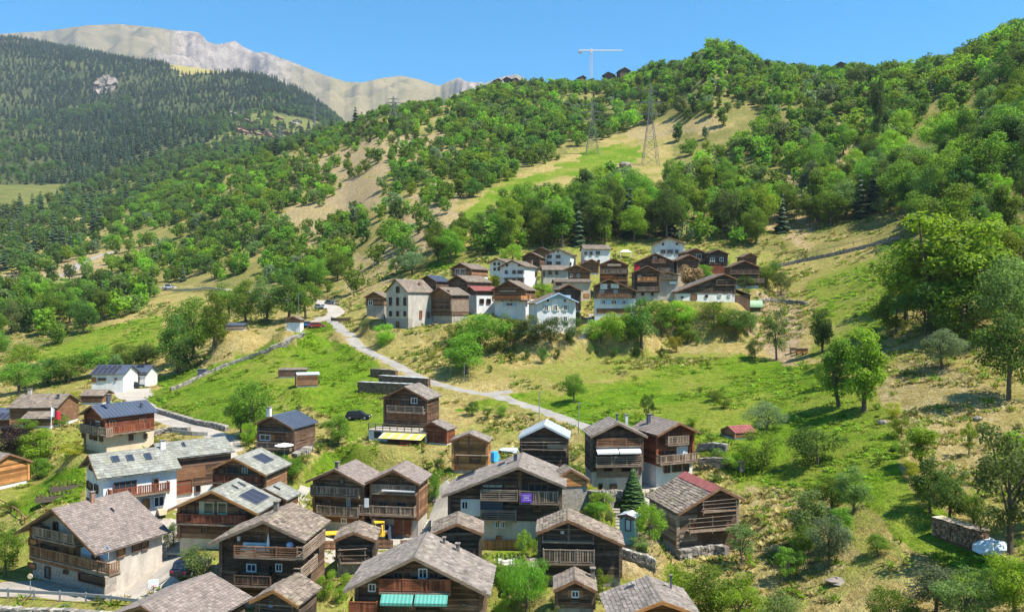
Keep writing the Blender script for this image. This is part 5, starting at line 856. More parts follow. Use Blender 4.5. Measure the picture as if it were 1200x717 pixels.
VEG = [
 (1046, 490, 20, 22, 'bush', 'leaf_yellow', 'yellow green shrub at the top of the right gully'), (1056, 512, 24, 24, 'bush', 'leaf_bright', 'bright shrub in the upper right gully'), (1066, 560, 22, 26, 'bush', 'leaf_yellow', 'yellow green shrub in the middle of the right gully'), (1078, 582, 26, 28, 'bush', 'leaf_mid', 'shrub in the lower right gully'), (1060, 535, 20, 20, 'bush', 'leaf_mid', 'small shrub in the right gully'), (1150, 505, 12, 16, 'bush', 'leaf_mid', 'low shrub on the dry right slope'), (1188, 520, 16, 22, 'bush', 'leaf_bright', 'low bright shrub near the right edge'), (1192, 545, 18, 20, 'bush', 'leaf_mid', 'low shrub near the right edge'),
 (812, 500, 12, 18, 'bush', 'leaf_bright', 'garden shrub above the terrace wall'), (824, 540, 12, 16, 'bush', 'leaf_bright', 'low garden shrub between the terrace walls'), (838, 470, 12, 24, 'bush', 'leaf_mid', 'shrub on the bank above the garden'), (815, 520, 8, 14, 'bush', 'leaf_yellow', 'yellow flowering clump in the terrace garden'), (842, 538, 14, 16, 'bush', 'leaf_olive', 'olive shrub in the terrace garden'),
 (700, 600, 14, 28, 'bush', 'leaf_mid', 'garden hedge on the bank below the picket fence'), (715, 610, 12, 20, 'bush', 'leaf_olive', 'olive shrub left of the pale steps'), (750, 642, 14, 24, 'bush', 'leaf_olive', 'dry shrub below the pale green cabin'), (778, 640, 12, 20, 'bush', 'leaf_mid', 'low shrub at the left foot of the pole gallery barn'),
 (408, 688, 16, 20, 'bush', 'leaf_bright', 'bright weeds below the little black hut'), (372, 690, 18, 16, 'bush', 'leaf_mid', 'shrub behind the hut with the wicker balcony'), (640, 690, 18, 18, 'bush', 'leaf_mid', 'shrub right of the willow'), (585, 672, 14, 30, 'bush', 'leaf_mid', 'garden row behind the white picket edging'), (612, 668, 12, 24, 'bush', 'leaf_bright', 'bright garden row right of the white picket edging'), (565, 660, 10, 14, 'bush', 'leaf_mid', 'small shrub at the corner of the open fronted shed'),
 (430, 560, 10, 16, 'bush', 'leaf_bright', 'weeds on the bank behind the twin chalets'), (355, 545, 14, 20, 'bush', 'leaf_bright', 'bright bush on the green bank below the log chalet'), (372, 530, 12, 14, 'bush', 'leaf_mid', 'little bush on the bank right of the log chalet'), (120, 545, 10, 22, 'bush', 'leaf_mid', 'low hedge behind the white skylight house'), (60, 575, 10, 16, 'bush', 'leaf_mid', 'vegetable shrub in the left garden'), (185, 520, 8, 16, 'bush', 'leaf_yellow', 'yellow weeds below the road by the pale slate barn'), (12, 600, 14, 20, 'bush', 'leaf_mid', 'shrub on the garden bank at the left edge'),
 (547, 438, 46, 60, 'round', 'leaf_mid', 'spreading round tree on a bare trunk beside the pale lane'), (563, 414, 52, 66, 'round', 'leaf_mid', 'large bright tree below the weathered barn of the upper hamlet'), (530, 405, 26, 26, 'bush', 'leaf_mid', 'bush left of the large bright tree under the upper hamlet'),
 (673, 472, 38, 27, 'round', 'leaf_mid', 'small fruit tree standing alone in the green meadow above the lane'), (760, 497, 36, 18, 'open', 'leaf_dark', 'thin dark tree rising behind the red boarded chalet'),
 (553, 487, 17, 17, 'bush', 'leaf_dark', 'left dark shrub of three on the dry slope above the orange grain store'), (571, 491, 15, 16, 'open', 'leaf_mid', 'middle shrub of three on the dry slope above the orange grain store'), (586, 489, 14, 17, 'bush', 'leaf_mid', 'right shrub of three on the dry slope above the orange grain store'),
 (598, 404, 34, 40, 'bush', 'leaf_mid', 'bush in front of the orange balcony chalet'), (622, 400, 30, 36, 'round', 'leaf_olive', 'dull green bush left of the blue trimmed house'), (646, 402, 30, 32, 'bush', 'leaf_dark', 'dark bush under the cream shutters of the blue trimmed house'), (668, 402, 30, 28, 'bush', 'leaf_dark', 'dark bush at the right corner of the blue trimmed house'),
 (704, 402, 30, 40, 'bush', 'leaf_bright', 'bright bush under the heart gable chalet'), (728, 400, 34, 44, 'bush', 'leaf_bright', 'bright green thicket right of the footpath'), (752, 406, 54, 48, 'round', 'leaf_dark', 'dark rounded tree before the orange balconies'), (775, 390, 40, 38, 'round', 'leaf_mid', 'medium tree right of the dark rounded tree by the upper hamlet'), (800, 382, 30, 34, 'bush', 'leaf_bright', 'bright bush in front of the white barn base'), (806, 402, 22, 24, 'round', 'leaf_mid', 'small round tree on dry grass below the barn'),
 (836, 386, 32, 36, 'bush', 'leaf_mid', 'bush under the sweeping barn roof'), (862, 393, 34, 40, 'round', 'leaf_dark', 'dark tree below the sweeping barn'), (880, 390, 22, 26, 'bush', 'leaf_olive', 'olive bush left of the green tunnel tent'), (885, 420, 22, 22, 'bush', 'leaf_olive', 'olive bush on the bare brown plot'), (792, 412, 18, 20, 'bush', 'leaf_yellow', 'yellowish bush on the dry slope under the hamlet'),
 (910, 421, 62, 30, 'open', 'leaf_olive', 'tall thin half bare tree beside the beehives'), (963, 413, 54, 24, 'tall', 'leaf_dark', 'dark column shaped tree right of the bare brown plot'),
 (984, 476, 80, 42, 'tall', 'leaf_mid', 'left tree of the pair standing in the green meadow edge'), (1013, 482, 104, 48, 'tall', 'leaf_bright', 'taller right tree of the pair at the green meadow edge'), (964, 455, 32, 22, 'bush', 'leaf_mid', 'low bush beside the pair of trees at the meadow edge'),
 (1104, 432, 48, 46, 'round', 'leaf_grey', 'round grey green tree alone on the dry right slope'), (1062, 378, 100, 70, 'round', 'leaf_mid', 'leafy tree at the left of the big group on the right slope'), (1095, 390, 150, 96, 'tall', 'leaf_bright', 'tallest spreading tree of the big group on the right slope'), (1140, 385, 125, 74, 'tall', 'leaf_bright', 'bright spreading tree in the big group on the right slope'), (1120, 330, 110, 80, 'round', 'leaf_mid', 'tree behind the big group on the right slope'), (1180, 400, 110, 70, 'round', 'leaf_olive', 'olive tree above the dark tree at the right edge'),
 (1050, 392, 50, 50, 'bush', 'leaf_mid', 'low bush at the left foot of the big tree group on the right slope'), (1085, 398, 60, 70, 'bush', 'leaf_dark', 'dark undergrowth under the tallest spreading tree'), (1130, 396, 60, 70, 'bush', 'leaf_mid', 'bush at the right foot of the big tree group'), (1165, 372, 70, 60, 'bush', 'leaf_dark', 'dark bush between the big tree group and the right edge'), (1182, 468, 108, 72, 'round', 'leaf_dark', 'dense dark tree at the right edge above dry grass'), (1080, 548, 58, 34, 'tall', 'leaf_bright', 'bright slim tree on the dry right slope'), (1135, 534, 40, 20, 'open', 'leaf_bright', 'small bright sapling on the dry right slope'), (1090, 600, 62, 46, 'round', 'leaf_dark', 'dark tree in the shady gully of the right slope'), (1112, 612, 60, 44, 'round', 'leaf_dark', 'second dark tree above the wood pile'), (1142, 615, 36, 34, 'bush', 'leaf_mid', 'bush behind the wood pile'),
 (1184, 650, 155, 86, 'open', 'leaf_olive', 'tall airy tree at the right edge by the pale tarpaulin'), (1205, 620, 120, 70, 'round', 'leaf_mid', 'tree cut by the right edge above the tarpaulin'), (1190, 720, 80, 60, 'round', 'leaf_bright', 'tree in the bottom right corner'),
 (894, 550, 44, 60, 'bush', 'leaf_mid', 'broad dark leaved fruit tree beside the red roofed shed'), (958, 545, 42, 70, 'bush', 'leaf_dark', 'broad bluish green shrub on the green meadow right of the red roofed shed'), (897, 506, 34, 46, 'bush', 'leaf_grey', 'grey green shrub behind the red roofed shed'), (856, 553, 24, 28, 'bush', 'leaf_bright', 'bright round bush left of the broad fruit tree'), (848, 478, 16, 20, 'bush', 'leaf_mid', 'little bush left of the red roof'),
 (1000, 600, 52, 40, 'round', 'leaf_olive', 'olive toned fruit tree alone on the orchard slope'), (950, 642, 66, 56, 'round', 'leaf_olive', 'large fruit tree of the orchard clump'), (972, 664, 62, 44, 'round', 'leaf_grey', 'greyish fruit tree of the orchard clump'), (988, 640, 45, 38, 'round', 'leaf_mid', 'right fruit tree of the orchard clump'), (940, 655, 42, 34, 'round', 'leaf_mid', 'left fruit tree of the orchard clump'), (975, 598, 42, 40, 'round', 'leaf_mid', 'fruit tree above the orchard clump'), (1029, 651, 28, 26, 'round', 'leaf_mid', 'small round tree right of the orchard clump'), (925, 680, 42, 36, 'open', 'leaf_mid', 'sparse little tree below the orchard clump'), (870, 662, 50, 38, 'open', 'leaf_olive', 'sparse tree at the right of the pole gallery barn'),
 (800, 712, 52, 48, 'bush', 'leaf_bright', 'bright bush under the pole gallery barn'), (832, 735, 76, 62, 'round', 'leaf_mid', 'leafy tree at the bottom edge right of the grey roof'), (868, 742, 66, 62, 'round', 'leaf_bright', 'bright tree at the bottom edge below the orchard'), (908, 742, 50, 52, 'bush', 'leaf_olive', 'olive bush at the bottom edge below the orchard'), (1096, 720, 64, 58, 'round', 'leaf_grey', 'grey green tree near the bottom right'), (1135, 735, 66, 64, 'round', 'leaf_olive', 'olive tree at the bottom edge near the right'), (1045, 735, 46, 56, 'bush', 'leaf_mid', 'bush at the bottom edge under the small round tree'), (1165, 700, 40, 46, 'bush', 'leaf_dark', 'dark bush below the pale tarpaulin'),
 (742, 600, 50, 36, 'conifer', 'needle', 'pointed dark fir in front of the old grey chalet', 'fir_tree'), (762, 632, 42, 36, 'bush', 'leaf_bright', 'bright leafy bush beside the pale green cabin'), (690, 583, 16, 22, 'bush', 'leaf_yellow', 'yellow green garden bush under the picket fence'), (705, 592, 16, 30, 'bush', 'leaf_bright', 'leafy hedge plant left of the dark fir'), (617, 714, 60, 60, 'willow', 'leaf_willow', 'weeping willow between the awning chalet and the little cottage', 'willow_tree'),
 (616, 652, 30, 22, 'bush', 'leaf_bright', 'bright shrub at the right of the board fence under the banner chalet'), (632, 655, 22, 22, 'bush', 'leaf_dark', 'dark shrub left of the sagging gallery barn'), (706, 702, 32, 24, 'bush', 'leaf_bright', 'shrub between the little cottage and the grey roof'), (652, 722, 20, 30, 'bush', 'leaf_olive', 'pale bush under the little cottage'), (592, 722, 24, 24, 'bush', 'leaf_bright', 'low bush left under the willow'), (590, 690, 28, 22, 'bush', 'leaf_mid', 'bush behind the willow on its left'),
 (232, 684, 46, 46, 'bush', 'leaf_olive', 'spiky green shrub in the stone planter by the yard'), (203, 642, 30, 22, 'bush', 'leaf_dark', 'dark hedge at the corner of the red balcony chalet'), (381, 702, 34, 26, 'bush', 'leaf_bright', 'bright bush right of the hut with the wicker balcony'), (398, 708, 22, 20, 'bush', 'leaf_bright', 'small bright bush beside the front chalet'),
 (294, 515, 76, 44, 'round', 'leaf_mid', 'tall leafy tree left of the dark log chalet'), (282, 512, 50, 30, 'round', 'leaf_dark', 'darker tree behind the tall leafy tree by the log chalet'), (291, 522, 28, 24, 'bush', 'leaf_bright', 'bright bush at the left wall of the log chalet'), (396, 522, 38, 32, 'round', 'leaf_mid', 'round small tree in front of the parked dark car'), (340, 560, 26, 30, 'bush', 'leaf_mid', 'bush right of the single solar panel roof'), (510, 588, 36, 20, 'bush', 'leaf_mid', 'bush between the right twin chalet and the alley'), (492, 512, 10, 10, 'bush', 'leaf_bright', 'small bush by the yellow awning terrace'),
 (43, 545, 44, 46, 'round', 'leaf_bright', 'bright round tree in the left garden'), (16, 538, 44, 42, 'round', 'leaf_purple', 'purple leaved tree at the left edge'), (44, 562, 26, 28, 'bush', 'leaf_mid', 'bush under the bright round tree in the left garden'), (6, 675, 62, 38, 'round', 'leaf_mid', 'leafy bush at the bottom left edge beside the plaster house'), (88, 532, 12, 36, 'bush', 'leaf_yellow', 'yellow clipped hedge below the cream terrace chalet'), (70, 500, 14, 20, 'bush', 'leaf_mid', 'bush beside the flag pole'), (88, 470, 12, 20, 'bush', 'leaf_yellow', 'yellow shrub behind the flag pole'), (30, 505, 16, 28, 'bush', 'leaf_mid', 'garden bush under the porch roof'),
 (207, 438, 66, 40, 'round', 'leaf_dark', 'dark leafy tree at the left of the tall roadside clump'), (226, 424, 84, 50, 'round', 'leaf_mid', 'tallest tree of the roadside clump behind the solar house'), (250, 410, 66, 40, 'round', 'leaf_mid', 'right tree of the roadside clump behind the solar house'), (268, 372, 40, 36, 'round', 'leaf_mid', 'tree behind the roadside clump near the valley road'), (212, 438, 40, 34, 'bush', 'leaf_dark', 'dark undergrowth of the roadside clump'),
 (118, 440, 34, 40, 'round', 'leaf_mid', 'tree left behind the solar house'), (145, 434, 34, 36, 'round', 'leaf_mid', 'tree right behind the solar house'), (172, 430, 30, 36, 'round', 'leaf_dark', 'dark tree between the solar house and the tall clump'), (80, 448, 36, 44, 'round', 'leaf_mid', 'tree above the little brown roof on the left'), (55, 452, 34, 40, 'round', 'leaf_dark', 'dark tree behind the long brown roofed house'), (22, 462, 42, 44, 'round', 'leaf_mid', 'tree behind the dark solar roofs at the left edge'), (24, 434, 30, 38, 'bush', 'leaf_bright', 'bright round bush on the left field'), (135, 455, 40, 22, 'tall', 'leaf_olive', 'slim tree at the left gable of the solar house'),
 (288, 380, 50, 40, 'round', 'leaf_mid', 'left tree of the clump at the road bend'), (312, 378, 52, 40, 'round', 'leaf_olive', 'dull tree in the middle of the clump at the road bend'), (338, 377, 52, 44, 'round', 'leaf_dark', 'dark tree of the clump at the road bend'), (358, 374, 46, 36, 'round', 'leaf_mid', 'right tree of the clump at the road bend'), (448, 405, 26, 30, 'bush', 'leaf_bright', 'bright bush on the dry slope left below the tall stone house'), (483, 322, 30, 30, 'round', 'leaf_grey', 'silvery tree behind the tall stone house'), (465, 322, 20, 22, 'bush', 'leaf_mid', 'bush left of the silvery tree'), (430, 385, 12, 18, 'bush', 'leaf_olive', 'ivy mound by the lane left of the tall stone house'),
 (600, 312, 26, 26, 'bush', 'leaf_bright', 'bright small tree behind the three storey white house'), (578, 345, 24, 18, 'round', 'leaf_yellow', 'yellow green tree between the barns and the orange balcony chalet'), (636, 348, 16, 26, 'bush', 'leaf_mid', 'garden bush below the long low stone house'), (624, 352, 14, 22, 'bush', 'leaf_yellow', 'pale garden shrub right of the three storey white house'), (820, 330, 20, 30, 'bush', 'leaf_mid', 'bush right of the withered tree'), (850, 318, 14, 14, 'bush', 'leaf_bright', 'climbing bush at the red lower boarding'), (872, 338, 16, 24, 'bush', 'leaf_dark', 'bush before the gallery barn at the right end'), (898, 338, 30, 26, 'round', 'leaf_mid', 'round tree right of the gallery barn'), (915, 345, 26, 24, 'bush', 'leaf_olive', 'olive bush at the right end of the upper hamlet'), (910, 320, 14, 18, 'bush', 'leaf_dark', 'dark bush on the wall at the hamlet right end'), (675, 382, 16, 12, 'bush', 'leaf_dark', 'dark shrub at the top of the footpath'),
 (1028, 190, 112, 13, 'tall', 'leaf_dark', 'very tall narrow poplar on the wooded slope', 'poplar_tree'), (555, 232, 22, 24, 'round', 'leaf_dark', 'single dark tree on the green strip meadow of the upper slope'),
]
for v in VEG: veg(*v[:7], *(v[7:] or ()))
SAP = [(600, 424, 11, 9), (618, 422, 13, 7), (634, 426, 19, 14), (653, 419, 11, 8), (692, 416, 15, 7), (720, 418, 13, 9), (747, 418, 13, 9), (776, 421, 15, 9), (574, 436, 9, 8), (818, 405, 12, 8)]
for s in SAP: veg(*s, 'bush', 'leaf_dark', 'small dark sapling in the planted row on the dry slope below the upper hamlet', 'sapling', 'sapling', group='saplings planted in a row')
# withered tree
p = hit(806, 338)
plant('withered_tree', 'withered brown tree standing among the upper hamlet houses', 'tree', p.x, p.y - 4, 48 / F_ * p.y, 26 / F_ * p.y, 'tall', 'leaf_brown')

# woods: fill the polygons on the real slope; the largest 300 trees are objects, the rest one mass per kind
CLEAR = [(M_STRIP, 0), ([(735, 146), (870, 138), (888, 160), (820, 172), (740, 163)], .05), ([(770, 165), (885, 160), (835, 205), (770, 228)], .22), ([(345, 190), (420, 165), (520, 150), (530, 190), (440, 205), (360, 205)], .16), ([(375, 245), (400, 208), (460, 205), (450, 245), (390, 255)], .1), ([(330, 312), (345, 245), (392, 238), (385, 310)], .3), ([(440, 335), (450, 260), (500, 215), (535, 215), (530, 285), (470, 300), (455, 330)], .14), ([(390, 352), (395, 298), (440, 298), (436, 350)], .12), ([(200, 300), (250, 260), (330, 230), (330, 245), (260, 285)], .3), ([(230, 215), (330, 190), (335, 200), (240, 228)], .25), ([(590, 150), (660, 130), (668, 140), (600, 165)], .3), ([(890, 300), (900, 278), (1060, 250), (1090, 300), (1000, 300)], 0), ([(880, 215), (960, 165), (990, 118), (1025, 125), (1015, 200), (960, 245), (900, 262)], .16), ([(1040, 200), (1090, 122), (1170, 88), (1205, 108), (1130, 180), (1070, 225)], .03), ([(780, 232), (880, 185), (910, 225), (830, 272), (790, 262)], .14), ([(860, 150), (960, 110), (970, 140), (880, 180)], .45),
 ([(80, 335), (130, 300), (190, 258), (205, 285), (130, 325)], .1), ([(-60, 318), (140, 285), (110, 330), (40, 385), (-60, 400)], .22), ([(100, 385), (195, 355), (205, 400), (100, 425)], .05), ([(185, 330), (320, 335), (375, 345), (375, 356), (300, 350), (185, 344)], 0), ([(1080, 262), (1200, 220), (1260, 240), (1260, 330), (1130, 330)], .8), ([(725, 130), (790, 120), (800, 150), (730, 165)], .35), ([(650, 108), (700, 100), (690, 130), (655, 135)], .4)]
F_CLEAR = [([(196, 60), (206, 58), (214, 90), (225, 118), (212, 118), (200, 88)], .12), ([(320, 80), (345, 88), (352, 102), (335, 108), (322, 96)], .1),([(-60, 232), (78, 225), (78, 248), (-60, 256)], .04), ([(0, 200), (60, 180), (95, 185), (60, 205), (0, 215)], .25), ([(262, 132), (300, 127), (355, 138), (380, 145), (352, 168), (290, 168)], .035), ([(205, 115), (240, 120), (230, 145), (205, 150)], .5), ([(380, 150), (420, 150), (400, 165), (350, 175)], .2)]
def sample(n, d0, d1, spacing, polys, clears, seed, a0=-40, a1=40):
    r = np.random.default_rng(seed); a = np.radians(r.uniform(a0, a1, n)); d = np.sqrt(r.uniform(d0**2, d1**2, n)); x = d * np.tan(a); y = d
    i = np.interp(a, ANG, np.arange(len(ANG))); j = (np.log(d) - LD[0]) / (LD[1] - LD[0]); i0 = i.astype(int); j0 = j.astype(int); fi, fj = i - i0, j - j0
    z = (ZG[i0, j0] * (1 - fi) + ZG[i0 + 1, j0] * fi) * (1 - fj) + (ZG[i0, j0 + 1] * (1 - fi) + ZG[i0 + 1, j0 + 1] * fi) * fj
    px = CX + F_ * x / y; py = HY - F_ * z / y; den = np.zeros(n)
    for p in polys: den[inpoly(px, py, p)] = 1
    for p, v in clears: q = inpoly(px, py, p); den[q] = np.minimum(den[q], v)
    gap = fbm(x, y, 30 if d1 < 1400 else 110, 3, 31); den *= np.clip(np.where(px < 560, .6, .86) + gap * np.where(px < 560, 3.4, 2.8), 0.04, 1)
    # hidden behind nearer ground -> skip
    e = ZG[i0] / DD[None, :] if False else None
    keep = r.random(n) < den; x, y, z, px, py = x[keep], y[keep], z[keep], px[keep], py[keep]
    cell = {}; out = []
    for k in range(len(x)):
        s = spacing; cx_, cy_ = int(x[k] // s), int(y[k] // s); ok = True
        for u in (-1, 0, 1):
            for v in (-1, 0, 1):
                for q in cell.get((cx_ + u, cy_ + v), ()):
                    if (x[q] - x[k])**2 + (y[q] - y[k])**2 < s * s: ok = False; break
                if not ok: break
            if not ok: break
        if ok: cell.setdefault((cx_, cy_), []).append(k); out.append((x[k], y[k], z[k], px[k], py[k]))
    return out
def visible(x, y, z, h):
    """top of the tree not hidden by ground in front"""
    a = math.atan2(x, y); i = int(np.interp(a, ANG, np.arange(len(ANG)))); j = int((math.log(y) - LD[0]) / (LD[1] - LD[0]))
    return (z + h) / y > np.max(ZG[i, 120:j - 3] / DD[120:j - 3]) - 0.001
woods = sample(110000, 105, 1000, 5.0, [HILL], CLEAR, 4)
rt = random.Random(3); hill = []
house_xy = [(h.pad()[0], h.pad()[1], h.pad()[3] + 4) for h in HS] + [(p.x, p.y, w + 2.5) for _, _, pts, w, _ in ROADS for p in pts[::3]]
for (x, y, z, px, py) in woods:
    if any((x - a)**2 + (y - b)**2 < c * c for a, b, c in house_xy): continue
    hh = rt.uniform(9, 16) * (1.2 if y < 320 and px > 540 else .82 if px < 540 else 1.0); 
    if rt.random() < .18: hh *= .5
    if y < 210: hh *= .72
    if y > 350: hh *= .88
    if any((px - a)**2 + (py - b)**2 < c * c for a, b, c in ((762, 207, 26), (694, 194, 24), (762, 230, 20))): continue
    if not visible(x, y, z, hh): continue
    kind = rt.choices(['round', 'tall', 'bush', 'conifer'], [.5, .29, .18, .03])[0]
    if kind == 'bush': hh *= .55
    if -60 < px < 1260: hill.append((hh / y, x, y, z, hh, kind, px, py))
hill.sort(reverse=True)
print('hill trees', len(hill))
FL = {}
def region(px, py, y):
    if px > 1000: return 'on the steep right hand slope'
    if px > 820: return 'on the slope above the right end of the upper hamlet'
    if px > 520 and y < 330: return 'in the wood directly behind the upper hamlet'
    if px > 520: return 'on the high slope around the pylons'
    if px > 250: return 'on the dry slope left of the upper hamlet'
    return 'on the lower left slope below the valley track'
MARKS = [(762, 150, 'the big right pylon'), (694, 150, 'the second pylon'), (461, 140, 'the ridge pylon'), (600, 98, 'the dark ridge chalets'), (690, 80, 'the tower crane'), (1028, 140, 'the very tall poplar'), (785, 285, 'the top white house'), (698, 292, 'the tiled white house of the hamlet top'), (655, 295, 'the back white gable'), (560, 312, 'the pale gabled chalet'), (640, 205, 'the green strip meadow'), (548, 245, 'the lower end of the green strip meadow'), (483, 310, 'the silvery tree'), (1000, 285, 'the climbing wall'), (878, 300, 'the gallery barn'), (1110, 330, 'the big tree group on the right'), (1180, 420, 'the dense dark right edge tree'), (230, 337, 'the valley road'), (325, 355, 'the clump at the road bend'), (60, 320, 'the gravel track'), (985, 80, 'the chalets on the right ridge'), (1140, 150, 'the bare streak on the right slope'), (840, 200, 'the meadow right of the pylons'), (380, 350, 'the road bridge'), (1190, 250, 'the upper right edge')]
TONE = {'leaf_mid': 'mid green', 'leaf_dark': 'dark green', 'leaf_bright': 'bright green', 'leaf_olive': 'olive green', 'leaf_grey': 'grey green'}
def near(px, py):
    m = min(MARKS, key=lambda q: (q[0] - px)**2 + (q[1] - py)**2 * 1.5); dx, dy = px - m[0], py - m[1]
    side = ('left of ' if dx < 0 else 'right of ') if abs(dx) > abs(dy) * 1.3 else ('above ' if dy < 0 else 'below '); r_ = math.hypot(dx, dy)
    return ('just ' if r_ < 28 else 'well ' if r_ > 75 else '') + side + m[2]
cnt = {'round': 0, 'conifer': 0}; rest_b, rest_c = [], []
KN = {'round': ('broadleaf_tree', 'rounded tree'), 'tall': ('broadleaf_tree', 'slender tree'), 'bush': ('bush', 'low leafy bush'), 'conifer': ('fir_tree', 'dark pointed fir')}
for (q, x, y, z, hh, kind, px, py) in hill:
    k = 'conifer' if kind == 'conifer' else 'round'
    mat = rt.choices(['leaf_mid', 'leaf_dark', 'leaf_bright', 'leaf_olive', 'leaf_grey'], [.5, .2, .16, .11, .03])[0]
    if k == 'round' and cnt['round'] < 205 and kind != 'bush':
        cnt['round'] += 1; rg = near(px, py); nm, lb = KN[kind]; lb = ('big ' if hh > 13.5 else 'small ' if hh < 8.5 else '') + TONE[mat] + ' ' + lb
        plant(nm, lb + ' ' + rg, 'tree', x, y, hh, hh * rt.uniform(.66, .86) * (.62 if kind == 'tall' else 1), kind, mat, lb.replace('tree', 'trees') + ' ' + rg, z, rt, y > 420)
    else: (rest_c if kind == 'conifer' else rest_b).append((x, y, z, hh, kind, mat))
far = sample(260000, 420, 3000, 10.5, [FARMIX], F_CLEAR, 9, -42, -8) ; farc = sample(320000, 1000, 3000, 10.8, [FORC], F_CLEAR, 12, -42, -8)
con = []
for (x, y, z, px, py) in far:
    hh = rt.uniform(9, 17)
    if not visible(x, y, z, hh): continue
    if rt.random() < .35: con.append((hh * 1.5 / y, x, y, z, hh * 1.4, px, py))
    else: rest_b.append((x, y, z, hh, 'round', 'leaf_far'))
for (x, y, z, px, py) in farc:
    hh = rt.uniform(9, 25) * (1 + .25 * math.sin(x / 90) * math.sin(y / 130))
    if not visible(x, y, z, hh): continue
    if vnoise(x / 150, y / 220, 5) + (py - 130) / 120 > .45 and rt.random() < .75: rest_b.append((x, y, z, hh * .65, 'round', rt.choice(['leaf_far', 'leaf_dark', 'leaf_far'])))
    else: con.append((hh / y, x, y, z, hh, px, py))
con.sort(reverse=True); print('far conifers', len(con), 'rest broadleaf', len(rest_b))
for n, (q, x, y, z, hh, px, py) in enumerate(con):
    if n < 290:
        o = link('fir_tree', TSMALL['conifer'][n % 4][1], None, (x, y, z - .5), rt.uniform(0, 6), (hh * 1.15, hh * 1.15, hh)); tag(o, 'dark fir on the lower part of the far left mountain slope', 'tree', 'firs on the lower far mountain slope'); set_mat(o, 'needle_far')
    else: rest_c.append((x, y, z, hh, 'conifer', 'needle_far'))
def scatter(name, pts, sources):
    """points + geometry nodes: one object of many instanced trees; sources = list of (mesh, material)"""
    me = bpy.data.meshes.new(name); me.from_pydata([p[0] for p in pts], [], [])
    for an, typ, vals in (('vid', 'INT', [p[1] for p in pts]), ('rz', 'FLOAT', [p[2] for p in pts])):
        a = me.attributes.new(an, typ, 'POINT'); a.data.foreach_set('value', vals)
    a = me.attributes.new('sc', 'FLOAT_VECTOR', 'POINT'); a.data.foreach_set('vector', np.array([p[3] for p in pts], np.float32).ravel())
    ob = link(name, me); g = bpy.data.node_groups.new(name, 'GeometryNodeTree')
    g.interface.new_socket('Geometry', in_out='INPUT', socket_type='NodeSocketGeometry'); g.interface.new_socket('Geometry', in_out='OUTPUT', socket_type='NodeSocketGeometry')
    gi, go = g.nodes.new('NodeGroupInput'), g.nodes.new('NodeGroupOutput'); jn = g.nodes.new('GeometryNodeJoinGeometry')
    def attr(n, t):
        q = g.nodes.new('GeometryNodeInputNamedAttribute'); q.data_type = t; q.inputs[0].default_value = n; return q.outputs[0]
    vid, rz, sc = attr('vid', 'INT'), attr('rz', 'FLOAT'), attr('sc', 'FLOAT_VECTOR'); cx = g.nodes.new('ShaderNodeCombineXYZ'); g.links.new(rz, cx.inputs[2])
    for k, (ms, mt) in enumerate(sources):
        src = bpy.data.objects.new(name + '_source', ms); set_mat(src, mt); oi = g.nodes.new('GeometryNodeObjectInfo'); oi.inputs[0].default_value = src; oi.inputs['As Instance'].default_value = True
        cmp_ = g.nodes.new('FunctionNodeCompare'); cmp_.data_type = 'INT'; cmp_.operation = 'EQUAL'; g.links.new(vid, cmp_.inputs[2]); cmp_.inputs[3].default_value = k
        ip = g.nodes.new('GeometryNodeInstanceOnPoints'); g.links.new(gi.outputs[0], ip.inputs[0]); g.links.new(cmp_.outputs[0], ip.inputs[1]); g.links.new(oi.outputs['Geometry'], ip.inputs[2]); g.links.new(cx.outputs[0], ip.inputs['Rotation']); g.links.new(sc, ip.inputs['Scale']); g.links.new(ip.outputs[0], jn.inputs[0])
    g.links.new(jn.outputs[0], go.inputs[0]); md = ob.modifiers.new('scatter', 'NODES'); md.node_group = g; return ob
bm_ = ['leaf_mid', 'leaf_dark', 'leaf_bright', 'leaf_olive', 'leaf_grey', 'leaf_far']; srcs = []; key = {}
for mt in bm_:
    for kd, ms in (('round', TSMALL['round']), ('tall', TSMALL['tall']), ('bush', TSMALL['bush'])):
        if mt == 'leaf_far' and kd != 'round': continue
        for ms_ in (ms[:3] if kd == 'round' else ms[:1]): key.setdefault((mt, kd), []).append(len(srcs)); srcs.append((ms_[1], mt))
pts = []
for (x, y, z, hh, kind, mat) in rest_b:
    w = hh * (1.05 if kind != 'bush' else 1.1) * rt.uniform(.9, 1.25); pts.append(((x, y, z - .1 * hh), rt.choice(key[(mat, kind)]), rt.uniform(0, 6.28), (w, w, hh * 1.08)))
tag(scatter('woodland', pts, srcs), 'broadleaf woodland covering the higher and farther slopes', 'woodland', kind='stuff')
pts = [((x, y, z - .5), rt.randrange(4), rt.uniform(0, 6.28), (hh * 1.1, hh * 1.1, hh)) for (x, y, z, hh, kd, mt) in rest_c]
tag(scatter('fir_forest', pts, [(m[1], 'needle_far') for m in TSMALL['conifer']]), 'dark fir forest on the far left mountain', 'forest', kind='stuff')

